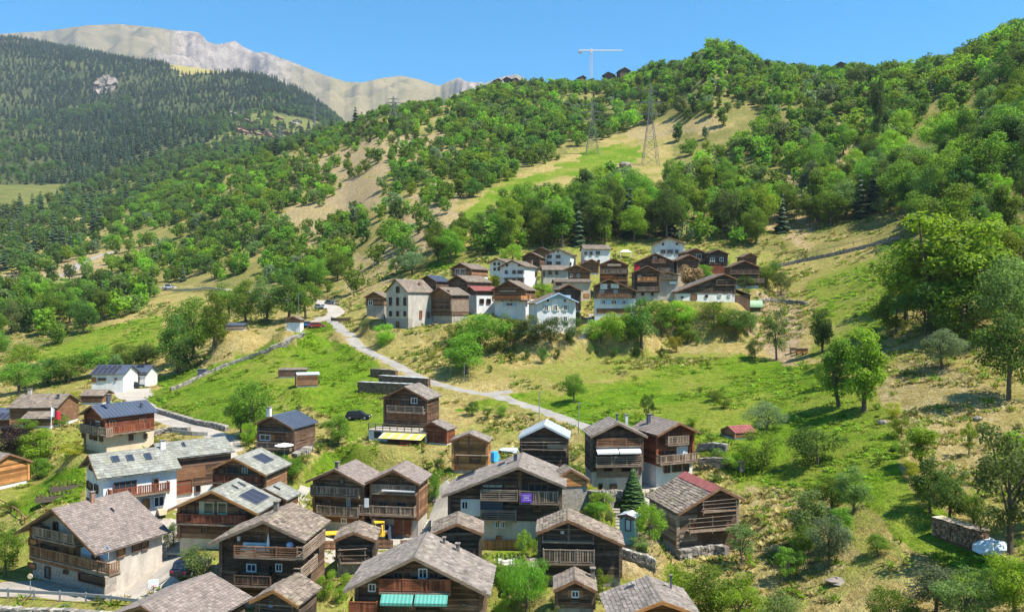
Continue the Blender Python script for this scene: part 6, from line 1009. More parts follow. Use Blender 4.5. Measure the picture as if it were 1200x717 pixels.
# ---------------------------------------------------------------- walls, fences, street furniture, vehicles
def path(pts, step): return road_line(pts, step)
def stone_wall(label, pts, hgt, wid=.5, name='stone_wall', mat='rubble', base=-.8):
    P = path(pts, .8); rr = random.Random(int(pts[0][0])); b, s = MB(), MB()
    for k in range(len(P) - 1):
        d = P[k + 1] - P[k]; d.z = 0
        if d.length < .05: continue
        n = Vector((d.y, -d.x, 0)).normalized(); a0, a1 = P[k], P[k + 1]; w = wid / 2
        lo = Vector((0, 0, base)); hi = Vector((0, 0, hgt - .06)); n1 = n * (w - .05)
        b.hexa([a0 - n1 + lo, a1 - n1 + lo, a1 + n1 + lo, a0 + n1 + lo], [a0 - n1 + hi, a1 - n1 + hi, a1 + n1 + hi, a0 + n1 + hi], mat, .3)
        rows = max(1, int(hgt / .24))
        for r in range(rows):
            for sub in range(2):
                f0, f1 = sub * .5 + rr.uniform(-.08, .08), sub * .5 + .46 + rr.uniform(-.06, .06); q0, q1 = a0.lerp(a1, f0), a0.lerp(a1, f1); j = n * (w + rr.uniform(-.05, .09)); j2 = n * (w + rr.uniform(-.05, .09))
                z0, z1 = Vector((0, 0, r * hgt / rows + rr.uniform(0, .04))), Vector((0, 0, (r + 1) * hgt / rows - .03 + rr.uniform(-.04, .06)))
                s.hexa([q0 - j + z0, q1 - j2 + z0, q1 + j + z0, q0 + j2 + z0], [q0 - j + z1, q1 - j + z1, q1 + j2 + z1, q0 + j2 + z1], mat, rr.random())
    o = tag(b.build(name), label, 'wall', 'dry stone walls'); s.build('stone', o, 'stuff')
stone_wall('rubble wall along the meadow edge of the lower road', [(186, 484), (205, 490), (228, 497), (250, 501), (266, 505)], .9, .7)
stone_wall('pale stone edge of the sloping track across the green meadow', [(200, 458), (232, 444), (280, 424), (325, 406), (357, 392)], .7, .5)
stone_wall('retaining wall climbing right from the upper hamlet', [(905, 314), (930, 309), (965, 302), (1000, 294), (1030, 287), (1056, 279)], 1.0, .8)
stone_wall('stone terrace wall right of the red boarded chalet', [(820, 548), (840, 546), (862, 549), (870, 553)], 1.3, .7)
stone_wall('upper garden terrace wall left of the bright round bush', [(818, 528), (835, 524), (852, 528)], .9, .6)
stone_wall('loose stone wall at the foot of the pole gallery barn', [(795, 655), (815, 652), (838, 648), (852, 652)], 1.0, .7)
stone_wall('tumbled stone wall on the dry bank right of the sagging gallery barn', [(728, 652), (742, 655), (757, 660), (768, 665)], .9, .6)
stone_wall('retaining wall under the guard rail at the bottom left', [(-15, 720), (30, 722), (80, 724), (130, 727), (170, 731)], .8, .5)
stone_wall('stone wall under the picket fence before the old grey chalet', [(690, 588), (705, 587), (720, 588), (731, 590)], 1.4, .5)
stone_wall('terrace wall beside the beehives', [(890, 356), (915, 355), (935, 356), (945, 358)], .9, .6)
stone_wall('stone bank below the cream terrace chalet', [(172, 512), (190, 508), (205, 505), (222, 506)], .8, .8)
stone_wall('low stone heap beside the log chalet door', [(345, 537), (355, 532), (362, 528)], .7, 1.2)
stone_wall('garden wall left of the alley by the banner chalet', [(503, 618), (498, 630), (492, 642)], 1.0, .4, mat='plaster_grey')

def guard_rail(label, pts, hgt, name='guard_rail', mat='steel', post=2.2, wood_=False, rails=((.75, .28),)):
    P = path(pts, .8); b = MB()
    root = tag(empty(name, P[0]), label, 'railing', None); M = Matrix.Translation(-P[0])
    for zc, zh in rails:
        b = MB()
        for k in range(len(P) - 1):
            d = (P[k + 1] - P[k]); n = Vector((d.y, -d.x, 0)).normalized() * .05; a0, a1 = M @ P[k], M @ P[k + 1]; lo, hi = Vector((0, 0, zc * hgt - zh / 2)), Vector((0, 0, zc * hgt + zh / 2))
            b.hexa([a0 - n + lo, a1 - n + lo, a1 + n + lo, a0 + n + lo], [a0 - n + hi, a1 - n + hi, a1 + n + hi, a0 + n + hi], mat)
        b.build('rail', root)
    acc = 0
    for k in range(len(P)):
        if k == 0 or acc >= post:
            acc = 0; p = M @ P[k]; b = MB(); b.box(p.x - .06, p.x + .06, p.y - .06, p.y + .06, p.z - .4, p.z + hgt, mat); b.build('post', root)
        if k < len(P) - 1: acc += (P[k + 1] - P[k]).length
guard_rail('grey guard rail along the road at the bottom left', [(-15, 700), (30, 702), (80, 705), (130, 708), (168, 714)], 1.0)
guard_rail('low railing on the climbing wall right of the upper hamlet', [(935, 304), (965, 297), (1000, 289), (1050, 277)], 1.5, mat='wood_grey', post=5, rails=((.9, .1),))
guard_rail('railing of the road bridge at the bend', [(368, 350), (384, 352), (397, 358)], 1.2, mat='wood_dark', rails=((.85, .15), (.4, .15)))
guard_rail('dark barrier on the inner side of the road bend', [(388, 378), (397, 379), (410, 378)], 1.6, mat='wood_dark', rails=((.6, .9),))
guard_rail('barrier along the valley road', [(190, 339), (230, 341), (262, 343), (312, 350), (345, 356)], 1.3, mat='concrete', post=6, rails=((.5, .7),))
guard_rail('old rail along the garden bank at the far left', [(-5, 588), (10, 598), (22, 606), (30, 615)], .9, mat='wood_brown', rails=((.9, .12),))
guard_rail('low kerb rail below the cream terrace chalet', [(202, 507), (215, 509), (226, 510), (243, 511)], .7, mat='concrete', rails=((.5, .6),))
def board_fence(label, pts, hgt, mat, gap=.05, w=.16, name='board_fence'):
    P = path(pts, .5); root = tag(empty(name, P[0]), label, 'fence'); M = Matrix.Translation(-P[0]); tot = sum((P[k + 1] - P[k]).length for k in range(len(P) - 1)); acc = 0; rl = MB(); bds = 0
    for k in range(len(P) - 1):
        a0, a1 = M @ P[k], M @ P[k + 1]; d = (a1 - a0); n = Vector((d.y, -d.x, 0)).normalized() * .03
        for zc in (.25, .75):
            lo, hi = Vector((0, 0, zc * hgt - .05)), Vector((0, 0, zc * hgt + .05)); rl.hexa([a0 + n + lo, a1 + n + lo, a1 + n * 2 + lo, a0 + n * 2 + lo], [a0 + n + hi, a1 + n + hi, a1 + n * 2 + hi, a0 + n * 2 + hi], mat)
    rl.build('rail', root)
    me = None; u = 0; k = 0; acc = 0
    while u < tot and bds < 290:
        while k < len(P) - 2 and acc + (P[k + 1] - P[k]).length < u: acc += (P[k + 1] - P[k]).length; k += 1
        p = P[k].lerp(P[k + 1], min(1, (u - acc) / max(.01, (P[k + 1] - P[k]).length))); d = P[k + 1] - P[k]
        if me is None:
            b = MB(); b.box(-w / 2, w / 2, -.02, .02, -.1, hgt, mat, .5); mes = [b.mesh('board')]
            b = MB(); b.box(-w / 2, w / 2, -.02, .02, -.1, hgt * 1.03, mat, .85); mes.append(b.mesh('board')); b = MB(); b.box(-w / 2, w / 2, -.02, .02, -.1, hgt * .98, mat, .2); mes.append(b.mesh('board')); me = 1
        link('board', random.choice(mes), root, M @ p, math.atan2(d.y, d.x)); u += w + gap; bds += 1
board_fence('orange brown board fence under the banner chalet', [(567, 644), (580, 644), (595, 644), (608, 644)], 1.1, 'wood_orange')
board_fence('board fence of the yard below the right twin chalet', [(437, 643), (448, 643), (461, 643)], 1.0, 'wood_brown', .02)
board_fence('short board fence right of the little black hut gate', [(470, 643), (476, 643), (484, 643)], 1.0, 'wood_brown', .02)
board_fence('board fence left of the little black hut', [(376, 644), (384, 644), (393, 644)], 1.0, 'wood_brown', .02)
board_fence('pale picket fence before the old grey chalet', [(694, 582), (705, 581), (718, 582), (728, 583)], .9, 'wood_pale', .1, .08, 'picket_fence')
board_fence('white picket edging behind the willow', [(584, 662), (596, 662), (608, 662)], .6, 'plaster_white', .12, .2, 'picket_fence')

def car(px, by, yaw, mat, label, L=4.2, hgt=1.5, cat='car'):
    p = hit(px, by); 
    if not p: return
    t = tag(empty('parked_car', p, math.radians(yaw)), label, cat, None); w = .87
    b = MB(); fr = lambda x, y, z: (y, x, z)
    b.prism([(-L / 2, .3), (-L / 2, .75), (-L / 2 + .12, .88), (L * .22, .86), (L / 2 - .1, .7), (L / 2, .55), (L / 2, .3)], -w, w, mat, .5, lambda x, y, z: (x, y, z)); b.build('body', t)
    b = MB(); b.prism([(-L * .46, .87), (-L * .38, hgt - .06), (-L * .3, hgt), (L * .02, hgt), (L * .1, hgt - .05), (L * .25, .87)], -w + .1, w - .1, mat); b.build('roof', t)
    for y0 in (-w + .085, w - .1):
        b = MB(); b.prism([(-L * .40, .92), (-L * .34, hgt - .12), (L * .03, hgt - .12), (L * .2, .92)], y0, y0 + .015, 'glass'); b.build('side_window', t)
    b = MB(); b.hexa([(L * .115, -w + .2, hgt - .1), (L * .115, w - .2, hgt - .1), (L * .245, w - .2, .92), (L * .245, -w + .2, .92)], [(L * .13, -w + .2, hgt - .08), (L * .13, w - .2, hgt - .08), (L * .26, w - .2, .93), (L * .26, -w + .2, .93)], 'glass'); b.build('windscreen', t)
    b = MB(); b.hexa([(-L * .465, -w + .2, .95), (-L * .465, w - .2, .95), (-L * .395, w - .2, hgt - .1), (-L * .395, -w + .2, hgt - .1)], [(-L * .475, -w + .2, .95), (-L * .475, w - .2, .95), (-L * .405, w - .2, hgt - .1), (-L * .405, -w + .2, hgt - .1)], 'glass'); b.build('rear_window', t)
    for x in (-L * .31, L * .31):
        for s in (-1, 1):
            b = MB(); b.tube((x, s * (w - .2), .32), (x, s * (w + .02), .32), .32, .32, 'rubber', 12); wh = b.build('wheel', t); b = MB(); b.tube((x, s * (w + .021), .32), (x, s * (w + .03), .32), .2, .18, 'steel', 10); b.build('rim', wh)
    for s in (-1, 1):
        b = MB(); b.box(L / 2 - .06, L / 2 + .01, s * .6 - .16, s * .6 + .16, .55, .68, 'white_paint'); b.build('headlight', t); b = MB(); b.box(-L / 2 - .01, -L / 2 + .04, s * .62 - .13, s * .62 + .13, .6, .78, 'cloth_red'); b.build('tail_light', t)
car(420, 491, -4, 'car_dark', 'dark blue car parked on the grass left of the yellow awning chalet')
car(170, 618, 62, 'car_grey', 'grey car at the right corner of the plaster house')
car(224, 670, 80, 'car_dark', 'dark car half hidden by the stone planter in the yard')
car(361, 383, 10, 'car_blue', 'blue car beside the wayside hut at the road bend')
car(376, 362, -30, 'car_white', 'white car on the road bridge at the bend')
car(372, 384, 0, 'car_red', 'red car by the road bend')
car(199, 338, 4, 'car_white', 'white car on the valley road', 5.0, 2.0)
car(156, 455, 50, 'car_dark', 'dark car under the carport of the solar house')
car(135, 456, 20, 'car_white', 'white car parked before the solar house')
car(388, 357, -30, 'car_grey', 'grey car behind the white car on the bridge')

def T(name, label, cat, px, by, rz=0, group=None, dmin=25.0, z=None):
    p = hit(px, by, dmin); return tag(empty(name, p, math.radians(rz)), label, cat, group), p
# terrace with yellow awning in front of the meadow chalet
h = next(q for q in HS if 'tall meadow chalet' in q.label); fr = h.fr('F'); g = ground
px0, px1 = h.on('F', 432, 519, 4.2), h.on('F', 497, 519, 4.2)
t = tag(empty('terrace', h.M @ Vector((0, h.ovf, 0)), h.yaw), 'white terrace storey with striped yellow awning below the meadow chalet', 'terrace'); u0, u1, v0 = px0[0], px1[0] + .4, px0[1]
sh = lambda f: (lambda u, n, v: (Vector(f(u, n, v)) - Vector((0, h.ovf, 0))))
g2 = sh(fr); b = MB(); b.box(u0, u1, .3, 4.2, v0 - 2, .25, 'plaster_white', .5, g2); b.build('wall', t)
b = MB(); b.box(u0 - .1, u1 + .1, .25, 4.35, .25, .42, 'terrace', .5, g2); b.build('deck', t)
for k in range(9): b = MB(); u = u0 + (u1 - u0) * k / 8; b.box(u - .05, u + .05, 4.2, 4.3, .42, 1.4, 'wood_dark', .5, g2); b.build('post', t)
for z in (.75, 1.05, 1.35): b = MB(); b.box(u0, u1, 4.21, 4.27, z - .05, z + .05, 'wood_grey', .5, g2); b.build('rail', t)
b = MB(); b.box(u0 + 3.1, u1 - .3, 4.22, 4.25, v0 - .1, -.1, 'wood_red', .5, g2); b.build('folding_door', t); b = MB(); b.box(u0 + .9, u0 + 2.1, 4.22, 4.27, v0 + .8, v0 + 1.9, 'wood_brown', .5, g2); o = b.build('window', t); b = MB(); b.box(u0 + 1.0, u0 + 2.0, 4.27, 4.29, v0 + .9, v0 + 1.8, 'glass', .5, g2); b.build('pane', o)
aw = MB(); n = 14
for k in range(n):
    a, c = u0 + 2.6 + (u1 - u0 - 2.6) * k / n, u0 + 2.6 + (u1 - u0 - 2.6) * (k + 1) / n; m = 'awning_yellow' if k % 3 else 'cream_paint'
    aw.hexa([g2(a, 4.3, .12), g2(c, 4.3, .12), g2(c, 6.4, -.42), g2(a, 6.4, -.42)], [g2(a, 4.3, .16), g2(c, 4.3, .16), g2(c, 6.4, -.38), g2(a, 6.4, -.38)], m)
aw.build('awning', t)
b = MB(); b.box(u0 + 2.6, u1 + 1.0, 4.36, 7.2, v0 - 1.5, v0 + .02, 'terrace', .5, g2); b.build('patio', t)
q = h.M @ Vector(fr(u1 - 2.4, 6.0, v0 + .02)); tb = tag(empty('patio_table', q, h.yaw), 'reddish table with benches under the striped yellow awning', 'table'); b = MB(); b.box(-.9, .9, -.4, .4, .68, .75, 'wood_red'); b.build('top', tb)
for x in (-.75, .75):
    for y in (-.3, .3): b = MB(); b.box(x - .04, x + .04, y - .04, y + .04, 0, .68, 'wood_red'); b.build('leg', tb)
for y in (-.75, .75): b = MB(); b.box(-.9, .9, y - .15, y + .15, .38, .45, 'wood_red'); b.box(-.8, -.7, y - .12, y + .12, 0, .38, 'wood_red'); b.box(.7, .8, y - .12, y + .12, 0, .38, 'wood_red'); b.build('bench', tb)

# furniture in the open loggia
h = next(q for q in HS if 'furnished open loggia' in q.label); fr = h.fr('F'); K = lambda x, y: (200 + x / 5.975, 597 + y / 5.975)
def local(name, label, cat, u, n, v): return tag(empty(name, h.M @ Vector(fr(u, n, v)), h.yaw), label, cat)
vf = h.on('F', *K(660, 335), off=1.5)[1]
uu = h.on('F', *K(585, 300), off=.8)[0]; t = local('sofa', 'white cushioned sofa in the open loggia', 'sofa', uu, .75, vf)
b = MB(); b.box(-1.2, 1.2, -.4, .4, .1, .42, 'wood_pale'); b.build('seat', t); b = MB(); b.box(-1.2, 1.2, .25, .42, .421, .95, 'white_paint'); b.build('backrest', t)
for k in range(3): b = MB(); b.box(-1.15 + .78 * k, -.42 + .78 * k, -.38, .24, .425, .6, 'white_paint'); b.build('cushion', t)
uu = h.on('F', *K(683, 260), off=1.0)[0]; t = local('folded_parasol', 'folded pinkish parasol standing in the open loggia', 'parasol', uu, 1.0, vf); b = MB(); b.tube((0, 0, 0), (0, 0, .5), .03, .03, 'white_paint'); b.build('pole', t); b = MB(); b.tube((0, 0, .5), (0, 0, 1.3), .17, .12, 'awning_white', 8); b.tube((0, 0, 1.3), (0, 0, 2.0), .12, .02, 'awning_white', 8); b.build('canopy', t)
uu = h.on('F', *K(735, 310), off=.9)[0]; t = local('loggia_table', 'pale table standing in the open loggia', 'table', uu, .8, vf); b = MB(); b.box(-.55, .55, -.35, .35, .68, .74, 'wood_pale'); b.build('top', t)
for x in (-.48, .48):
    for y in (-.28, .28): b = MB(); b.box(x - .03, x + .03, y - .03, y + .03, 0, .68, 'wood_pale'); b.build('leg', t)
uu = h.on('F', *K(835, 265), off=1.0)[0]; t = local('blue_globe', 'blue and white globe on a stand in the open loggia', 'globe', uu, 1.0, vf); b = MB(); b.tube((0, 0, 0), (0, 0, .7), .05, .05, 'wood_dark'); b.build('stand', t); b = MB(); b.blob((0, 0, 1.0), (.33, .33, .33), 'plaster_blue', 1, jag=0); b.build('ball', t)
uu = h.on('F', *K(478, 195), off=.3)[0]; vv = h.on('F', *K(478, 215), off=.3)[1]; t = local('hanging_lantern', 'pale lantern hanging at the left of the open loggia', 'lantern', uu, .3, vv); b = MB(); b.box(-.12, .12, -.12, .12, 0, .4, 'awning_white'); b.build('shade', t); b = MB(); b.tube((0, 0, .4), (0, 0, .9), .015, .015, 'rubber', 4); b.build('cord', t)
# vegetable beds in the left garden
for k, (px, by, rz, lb) in enumerate(((72, 580, 28, 'long vegetable bed in the left garden'), (88, 568, 28, 'upper vegetable bed in the left garden'), (598, 656, 2, 'vegetable bed before the banner chalet'))):
    t, p = T('garden_bed', lb, 'garden bed', px, by, rz); b = MB(); L = 5.5 if k < 2 else 4.0
    b.box(-L / 2, L / 2, -.9, .9, -.5, .12, 'bark'); b.build('soil', t); rr = random.Random(k); b = MB()
    for row in range(3):
        for q in range(int(L / .45)): b.blob((-L / 2 + .25 + q * .45, -.6 + row * .6, .25), (.2, .2, rr.uniform(.15, .35)), rr.choice(['leaf_mid', 'leaf_bright', 'leaf_olive']), rr.randrange(99), jag=.35)
    b.build('vegetable', t, 'stuff')

# flag pole
t, p = T('flag_pole', 'white flag pole before the long brown roofed house', 'flag pole', 60, 503)
b = MB(); b.tube((0, 0, -.3), (0, 0, 3.4), .05, .035, 'white_paint', 6); b.build('pole', t); b = MB()
for k in range(8):
    x0, x1 = -.05 + k * -.02, 0; a0, a1 = k * .17, (k + 1) * .17; s0, s1 = math.sin(k * .9) * .12, math.sin((k + 1) * .9) * .12; m = 'white_paint' if k < 3 else 'cloth_red'
    b.hexa([(a0, s0, 2.0 - a0 * .45), (a1, s1, 2.0 - a1 * .45), (a1, s1 + .02, 2.0 - a1 * .45), (a0, s0 + .02, 2.0 - a0 * .45)], [(a0, s0, 3.3 - a0 * .55), (a1, s1, 3.3 - a1 * .55), (a1, s1 + .02, 3.3 - a1 * .55), (a0, s0 + .02, 3.3 - a0 * .55)], m)
b.build('flag', t)
# basketball hoop, road mirror, lamp posts
t, p = T('basketball_hoop', 'white basketball board on a post in the road yard', 'basketball hoop', 180, 699, 20)
b = MB(); b.tube((0, 0, -.2), (0, 0, 1.5), .05, .05, 'steel'); b.build('post', t); b = MB(); b.box(-.45, .45, -.12, -.07, .95, 1.65, 'white_paint'); b.build('board', t); b = MB()
for k in range(10): a, c = k * .628, (k + 1) * .628; b.bar((.2 * math.cos(a), -.34 + .2 * math.sin(a), 1.1), (.2 * math.cos(c), -.34 + .2 * math.sin(c), 1.1), .02, 'cloth_red')
b.build('ring', t)
t, p = T('round_mirror', 'round pale traffic mirror on a post at the bottom left road', 'traffic mirror', 35.5, 699, 0)
b = MB(); b.tube((0, 0, -.2), (0, 0, 1.9), .04, .04, 'steel'); b.build('post', t); b = MB(); b.tube((0, -.08, 1.95), (0, -.02, 1.95), .23, .25, 'plaster_cream', 14); b.build('mirror', t)
for (px, by, hh, lb) in ((632, 493, 4.6, 'slim street lamp beside the pale lane above the metal roofed barn'), (678, 508, 4.6, 'slim lamp post left of the old grey chalet'), (544, 448, 3.6, 'thin pole under the spreading round tree'), (528, 440, 3.2, 'short pole left of the spreading round tree'), (350, 384, 9, 'tall pole at the road bend by the wayside hut')):
    t, p = T('lamp_post', lb, 'lamp post', px, by); b = MB(); b.tube((0, 0, -.3), (0, 0, hh), .07, .05, 'steel'); b.build('pole', t); b = MB(); b.box(-.1, .5, -.08, .08, hh - .04, hh + .06, 'steel'); b.build('lamp_head', t)
# excavator, table, parasol, tarpaulins
t, p = T('mini_excavator', 'small yellow excavator before the red garage doors', 'excavator', 444, 633, 20)
b = MB(); b.box(-.65, .65, -.55, .55, .35, .6, 'rubber'); b.build('undercarriage', t)
for s in (-1, 1):
    b = MB(); b.box(s * .55 - .15, s * .55 + .15, -.75, .75, 0, .4, 'rubber'); b.build('track', t)
b = MB(); b.box(-.6, .6, -.6, .7, .6, 1.15, 'excavator_yellow'); b.build('body', t); b = MB()
for x in (-.5, .45):
    for y in (-.5, .3): b.box(x, x + .07, y, y + .07, 1.15, 2.1, 'excavator_yellow')
b.box(-.55, .57, -.55, .42, 2.1, 2.2, 'excavator_yellow'); b.build('cab', t); b = MB(); b.box(-.44, .44, -.44, .3, 1.2, 2.08, 'glass'); b.build('window', t)
b = MB(); b.bar((.1, -.6, 1.0), (.1, -1.5, 2.1), .16, 'excavator_yellow'); b.bar((.1, -1.5, 2.1), (.1, -1.9, .9), .12, 'excavator_yellow'); b.build('arm', t); b = MB(); b.box(-.15, .35, -2.1, -1.7, .5, .95, 'rubber'); b.build('bucket', t)
t, p = T('cable_reel', 'grey upright reel right of the small yellow excavator', 'reel', 455, 632, 75)
b = MB(); b.tube((0, -.3, .85), (0, .3, .85), .3, .3, 'steel', 10); b.build('drum', t)
for y in (-.35, .35): b = MB(); b.tube((0, y - .03, .85), (0, y + .03, .85), .85, .85, 'metal_dark', 16); b.build('flange', t)
t, p = T('yellow_table', 'yellow topped table left of the little black hut', 'table', 389, 632, 10)
b = MB(); b.box(-1, 1, -.7, .7, .72, .8, 'excavator_yellow'); b.build('top', t)
for x in (-.8, .8):
    for y in (-.5, .5): b = MB(); b.box(x - .04, x + .04, y - .04, y + .04, 0, .72, 'wood_brown'); b.build('leg', t)
t, p = T('parasol', 'pale round parasol at the foot of the dark log chalet', 'parasol', 333, 538)
b = MB(); b.tube((0, 0, 0), (0, 0, 2.1), .03, .03, 'white_paint'); b.build('pole', t); b = MB(); n = 10
b.add([(0, 0, 2.3)] + [(1.3 * math.cos(k * 2 * math.pi / n), 1.3 * math.sin(k * 2 * math.pi / n), 1.95) for k in range(n)] + [(0, 0, 2.22)] + [(1.3 * math.cos(k * 2 * math.pi / n), 1.3 * math.sin(k * 2 * math.pi / n), 1.9) for k in range(n)], [(0, 1 + k, 1 + (k + 1) % n) for k in range(n)] + [(n + 1, n + 2 + (k + 1) % n, n + 2 + k) for k in range(n)], 'awning_white'); b.build('canopy', t)
def heap(name, label, cat, px, by, size, mat, seed, rz=0, dmin=25.0):
    t, p = T(name, label, cat, px, by, rz, dmin=dmin); b = MB(); b.blob((0, 0, size[2] * .3), size, mat, seed, jag=.22)
    o = b.build('cover', t); return t
heap('tarpaulin', 'bright blue tarpaulin beside the orange grain store', 'tarpaulin', 579, 540, (.7, .8, 1.1), 'tarp_blue', 4)
heap('tarpaulin', 'pale grey tarpaulin sheet on the grass behind the blue tarpaulin', 'tarpaulin', 597, 528, (1.7, 1.4, .35), 'tarp_pale', 8)
heap('tarpaulin', 'crumpled pale tarpaulin beside the wood pile on the right', 'tarpaulin', 1162, 646, (1.3, 1.2, .75), 'tarp_pale', 5, 20)
heap('boulder', 'grey boulder in the high meadow near the pylons', 'boulder', 733, 196, (4, 3, 2.2), 'rock', 11, dmin=250)
heap('boulder', 'pale flat stone in the dry orchard grass', 'boulder', 980, 682, (.9, .7, .35), 'rock', 12)
heap('boulder', 'dark stone on the edge of the dry right slope', 'boulder', 1034, 496, (.6, .5, .4), 'rock', 13)
heap('boulder', 'dark stone in the shade on the dry right slope', 'boulder', 1146, 492, (.6, .5, .4), 'rock', 14)
# wood piles
def woodpile(label, p0, p1, hgt, top=None):
    A_, B_ = hit(*p0), hit(*p1); X_ = (B_ - A_); L = X_.length; X_.normalize(); Y_ = Vector((0, 0, 1)).cross(X_).normalized(); Z_ = X_.cross(Y_); px = p0[0]
    t = tag(empty('wood_pile', (A_ + B_) / 2), label, 'wood pile'); t.matrix_world = Matrix.Translation((A_ + B_) / 2) @ Matrix((X_, Y_, Z_)).transposed().to_4x4(); n = 0; rr = random.Random(px); core = MB(); core.box(-L / 2 + .05, L / 2 - .05, -.38, .45, -.6, hgt - .1, 'wood_dark'); core.build('core', t); b = MB(); z = .12
    while z < hgt:
        x = -L / 2
        while x < L / 2:
            r = rr.uniform(.08, .15); b.tube((x, -.5 + rr.uniform(-.05, .05), z + rr.uniform(-.03, .03)), (x, -.2, z), r, r, 'log_end', 6, rr.random()); x += r * 2
        z += .22
    b.build('log', t, 'stuff')
    b = MB()
    for k in range(int(L / .8)):
        x = -L / 2 + k * .8; b.box(x - .02, x + .84, -.6, .6, hgt + .02 + .03 * (k % 2), hgt + .06 + .03 * (k % 2), top or 'wood_pale', rr.random())
    b.build('cover_board', t, 'stuff'); return t
woodpile('long split wood pile under the trees at the right', (1098, 626), (1155, 645), 1.6)
woodpile('stacked timber beside the lane under metal sheets and stones', (421, 459), (486, 462), 1.9, 'metal_pale')
woodpile('second timber stack behind the long one by the lane', (446, 450), (503, 454), 1.7, 'metal_pale')
woodpile('small timber stack at the back of the lane stacks', (436, 440), (465, 442), 1.4, 'slate_grey')
for k, (px, by) in enumerate(((929, 414), (936, 415), (943, 415))):
    t, p = T('beehive', ['left', 'middle', 'right'][k] + ' wooden beehive of the row below the bare brown plot', 'beehive', px, by, 0, 'row of beehives')
    b = MB(); b.box(-.5, .5, -.4, .4, .3, 1.1, 'wood_orange' if k else 'wood_pale'); b.build('body', t); b = MB(); b.box(-.6, .6, -.5, .5, 1.1, 1.25, 'wood_grey'); b.build('lid', t)
    for x in (-.4, .4): b = MB(); b.box(x - .05, x + .05, -.3, .3, -.2, .3, 'wood_dark'); b.build('leg', t)
# green tunnel tent
t, p = T('tunnel_tent', 'pale green tunnel tent right of the sweeping barn', 'tent', 882, 360, 0, dmin=150); b = MB(); n = 10; R_ = 1.7
out = [(-R_ * math.cos(k * math.pi / n), R_ * math.sin(k * math.pi / n) * 1.05) for k in range(n + 1)]; inn = [(x * .96, z * .96) for x, z in reversed(out)]
b.prism(out + inn, -2.2, 2.2, 'tarp_green', .5, lambda x, y, z: (y, x, z)); b.build('cover', t)
for x in (-2.22, 2.2): b = MB(); b.prism(out, x, x + .02, 'metal_dark', .5, lambda x_, y, z: (y, x_ * .95, z * .95)); b.build('end_panel', t)
t, p = T('water_tank', 'dark box shaped tank beside the sloping track', 'tank', 237.5, 438, 0); b = MB(); b.box(-.9, .9, -.6, .6, -.3, 1.0, 'metal_dark'); b.build('body', t); b = MB(); b.box(-.95, .95, -.65, .65, 1.0, 1.08, 'metal_dark'); b.build('lid', t)
t, p = T('garden_steps', 'pale stone steps beside the green cabin', 'steps', 720, 622, -8)
for k in range(8): b = MB(); b.box(-.6, .6, k * .4 - .05, k * .4 + .35, k * .2 - .6, k * .22 + .1, 'terrace', .5 + .05 * (k % 3)); b.build('step', t)
t, p = T('stone_planter', 'round stone planter holding the spiky shrub by the yard', 'planter', 228, 684, 0)
b = MB(); b.tube((0, 0, -.5), (0, 0, .55), 1.45, 1.4, 'stone_wall', 14); b.build('ring', t); b = MB(); b.tube((0, 0, .551), (0, 0, .58), 1.2, 1.2, 'bark', 14); b.build('soil', t)
t, p = T('bench', 'pale stone bench by the red balcony chalet', 'bench', 204, 652, 0); b = MB(); b.box(-.8, .8, -.25, .25, .3, .45, 'plaster_cream'); b.build('seat', t)
for x in (-.6, .6): b = MB(); b.box(x - .12, x + .12, -.2, .2, -.1, .3, 'stone_wall'); b.build('support', t)
t, p = T('stone_slabs', 'pile of pale slabs in front of the white skylight house', 'stone pile', 188, 601, -50)
for k in range(4): b = MB(); b.box(-1.2 + .1 * k, 1.1 - .15 * k, -.4, .4, k * .14, k * .14 + .12, 'plaster_cream', .4 + .1 * k); b.build('slab', t)
t, p = T('rusty_lean_roof', 'rusty sheet covered lean roof left of the loggia chalet', 'lean-to roof', 252, 694, -12); b = MB(); b.hexa([(-1.4, -1.2, 1.2), (1.4, -1.2, 1.2), (1.4, 1.2, 2.1), (-1.4, 1.2, 2.1)], [(-1.4, -1.2, 1.27), (1.4, -1.2, 1.27), (1.4, 1.2, 2.17), (-1.4, 1.2, 2.17)], 'rust'); b.build('sheet', t)
for x in (-1.3, 1.3):
    for y in (-1.1, 1.1): b = MB(); b.box(x - .06, x + .06, y - .06, y + .06, -.3, 1.62 + y * .36, 'wood_dark'); b.build('post', t)
t, p = T('white_pavilion', 'white pitched pavilion tent among the trees at the hamlet top', 'pavilion', 733, 302, 0, dmin=200); b = MB(); b.hexa([(-1.9, -1.2, 1.7), (1.9, -1.2, 1.7), (1.9, 1.2, 1.7), (-1.9, 1.2, 1.7)], [(-.8, -.2, 2.5), (.8, -.2, 2.5), (.8, .2, 2.5), (-.8, .2, 2.5)], 'awning_white'); b.build('canopy', t)
for x in (-1.8, 1.8):
    for y in (-1.1, 1.1): b = MB(); b.tube((x, y, -.5), (x, y, 1.7), .06, .06, 'white_paint', 5); b.build('pole', t)

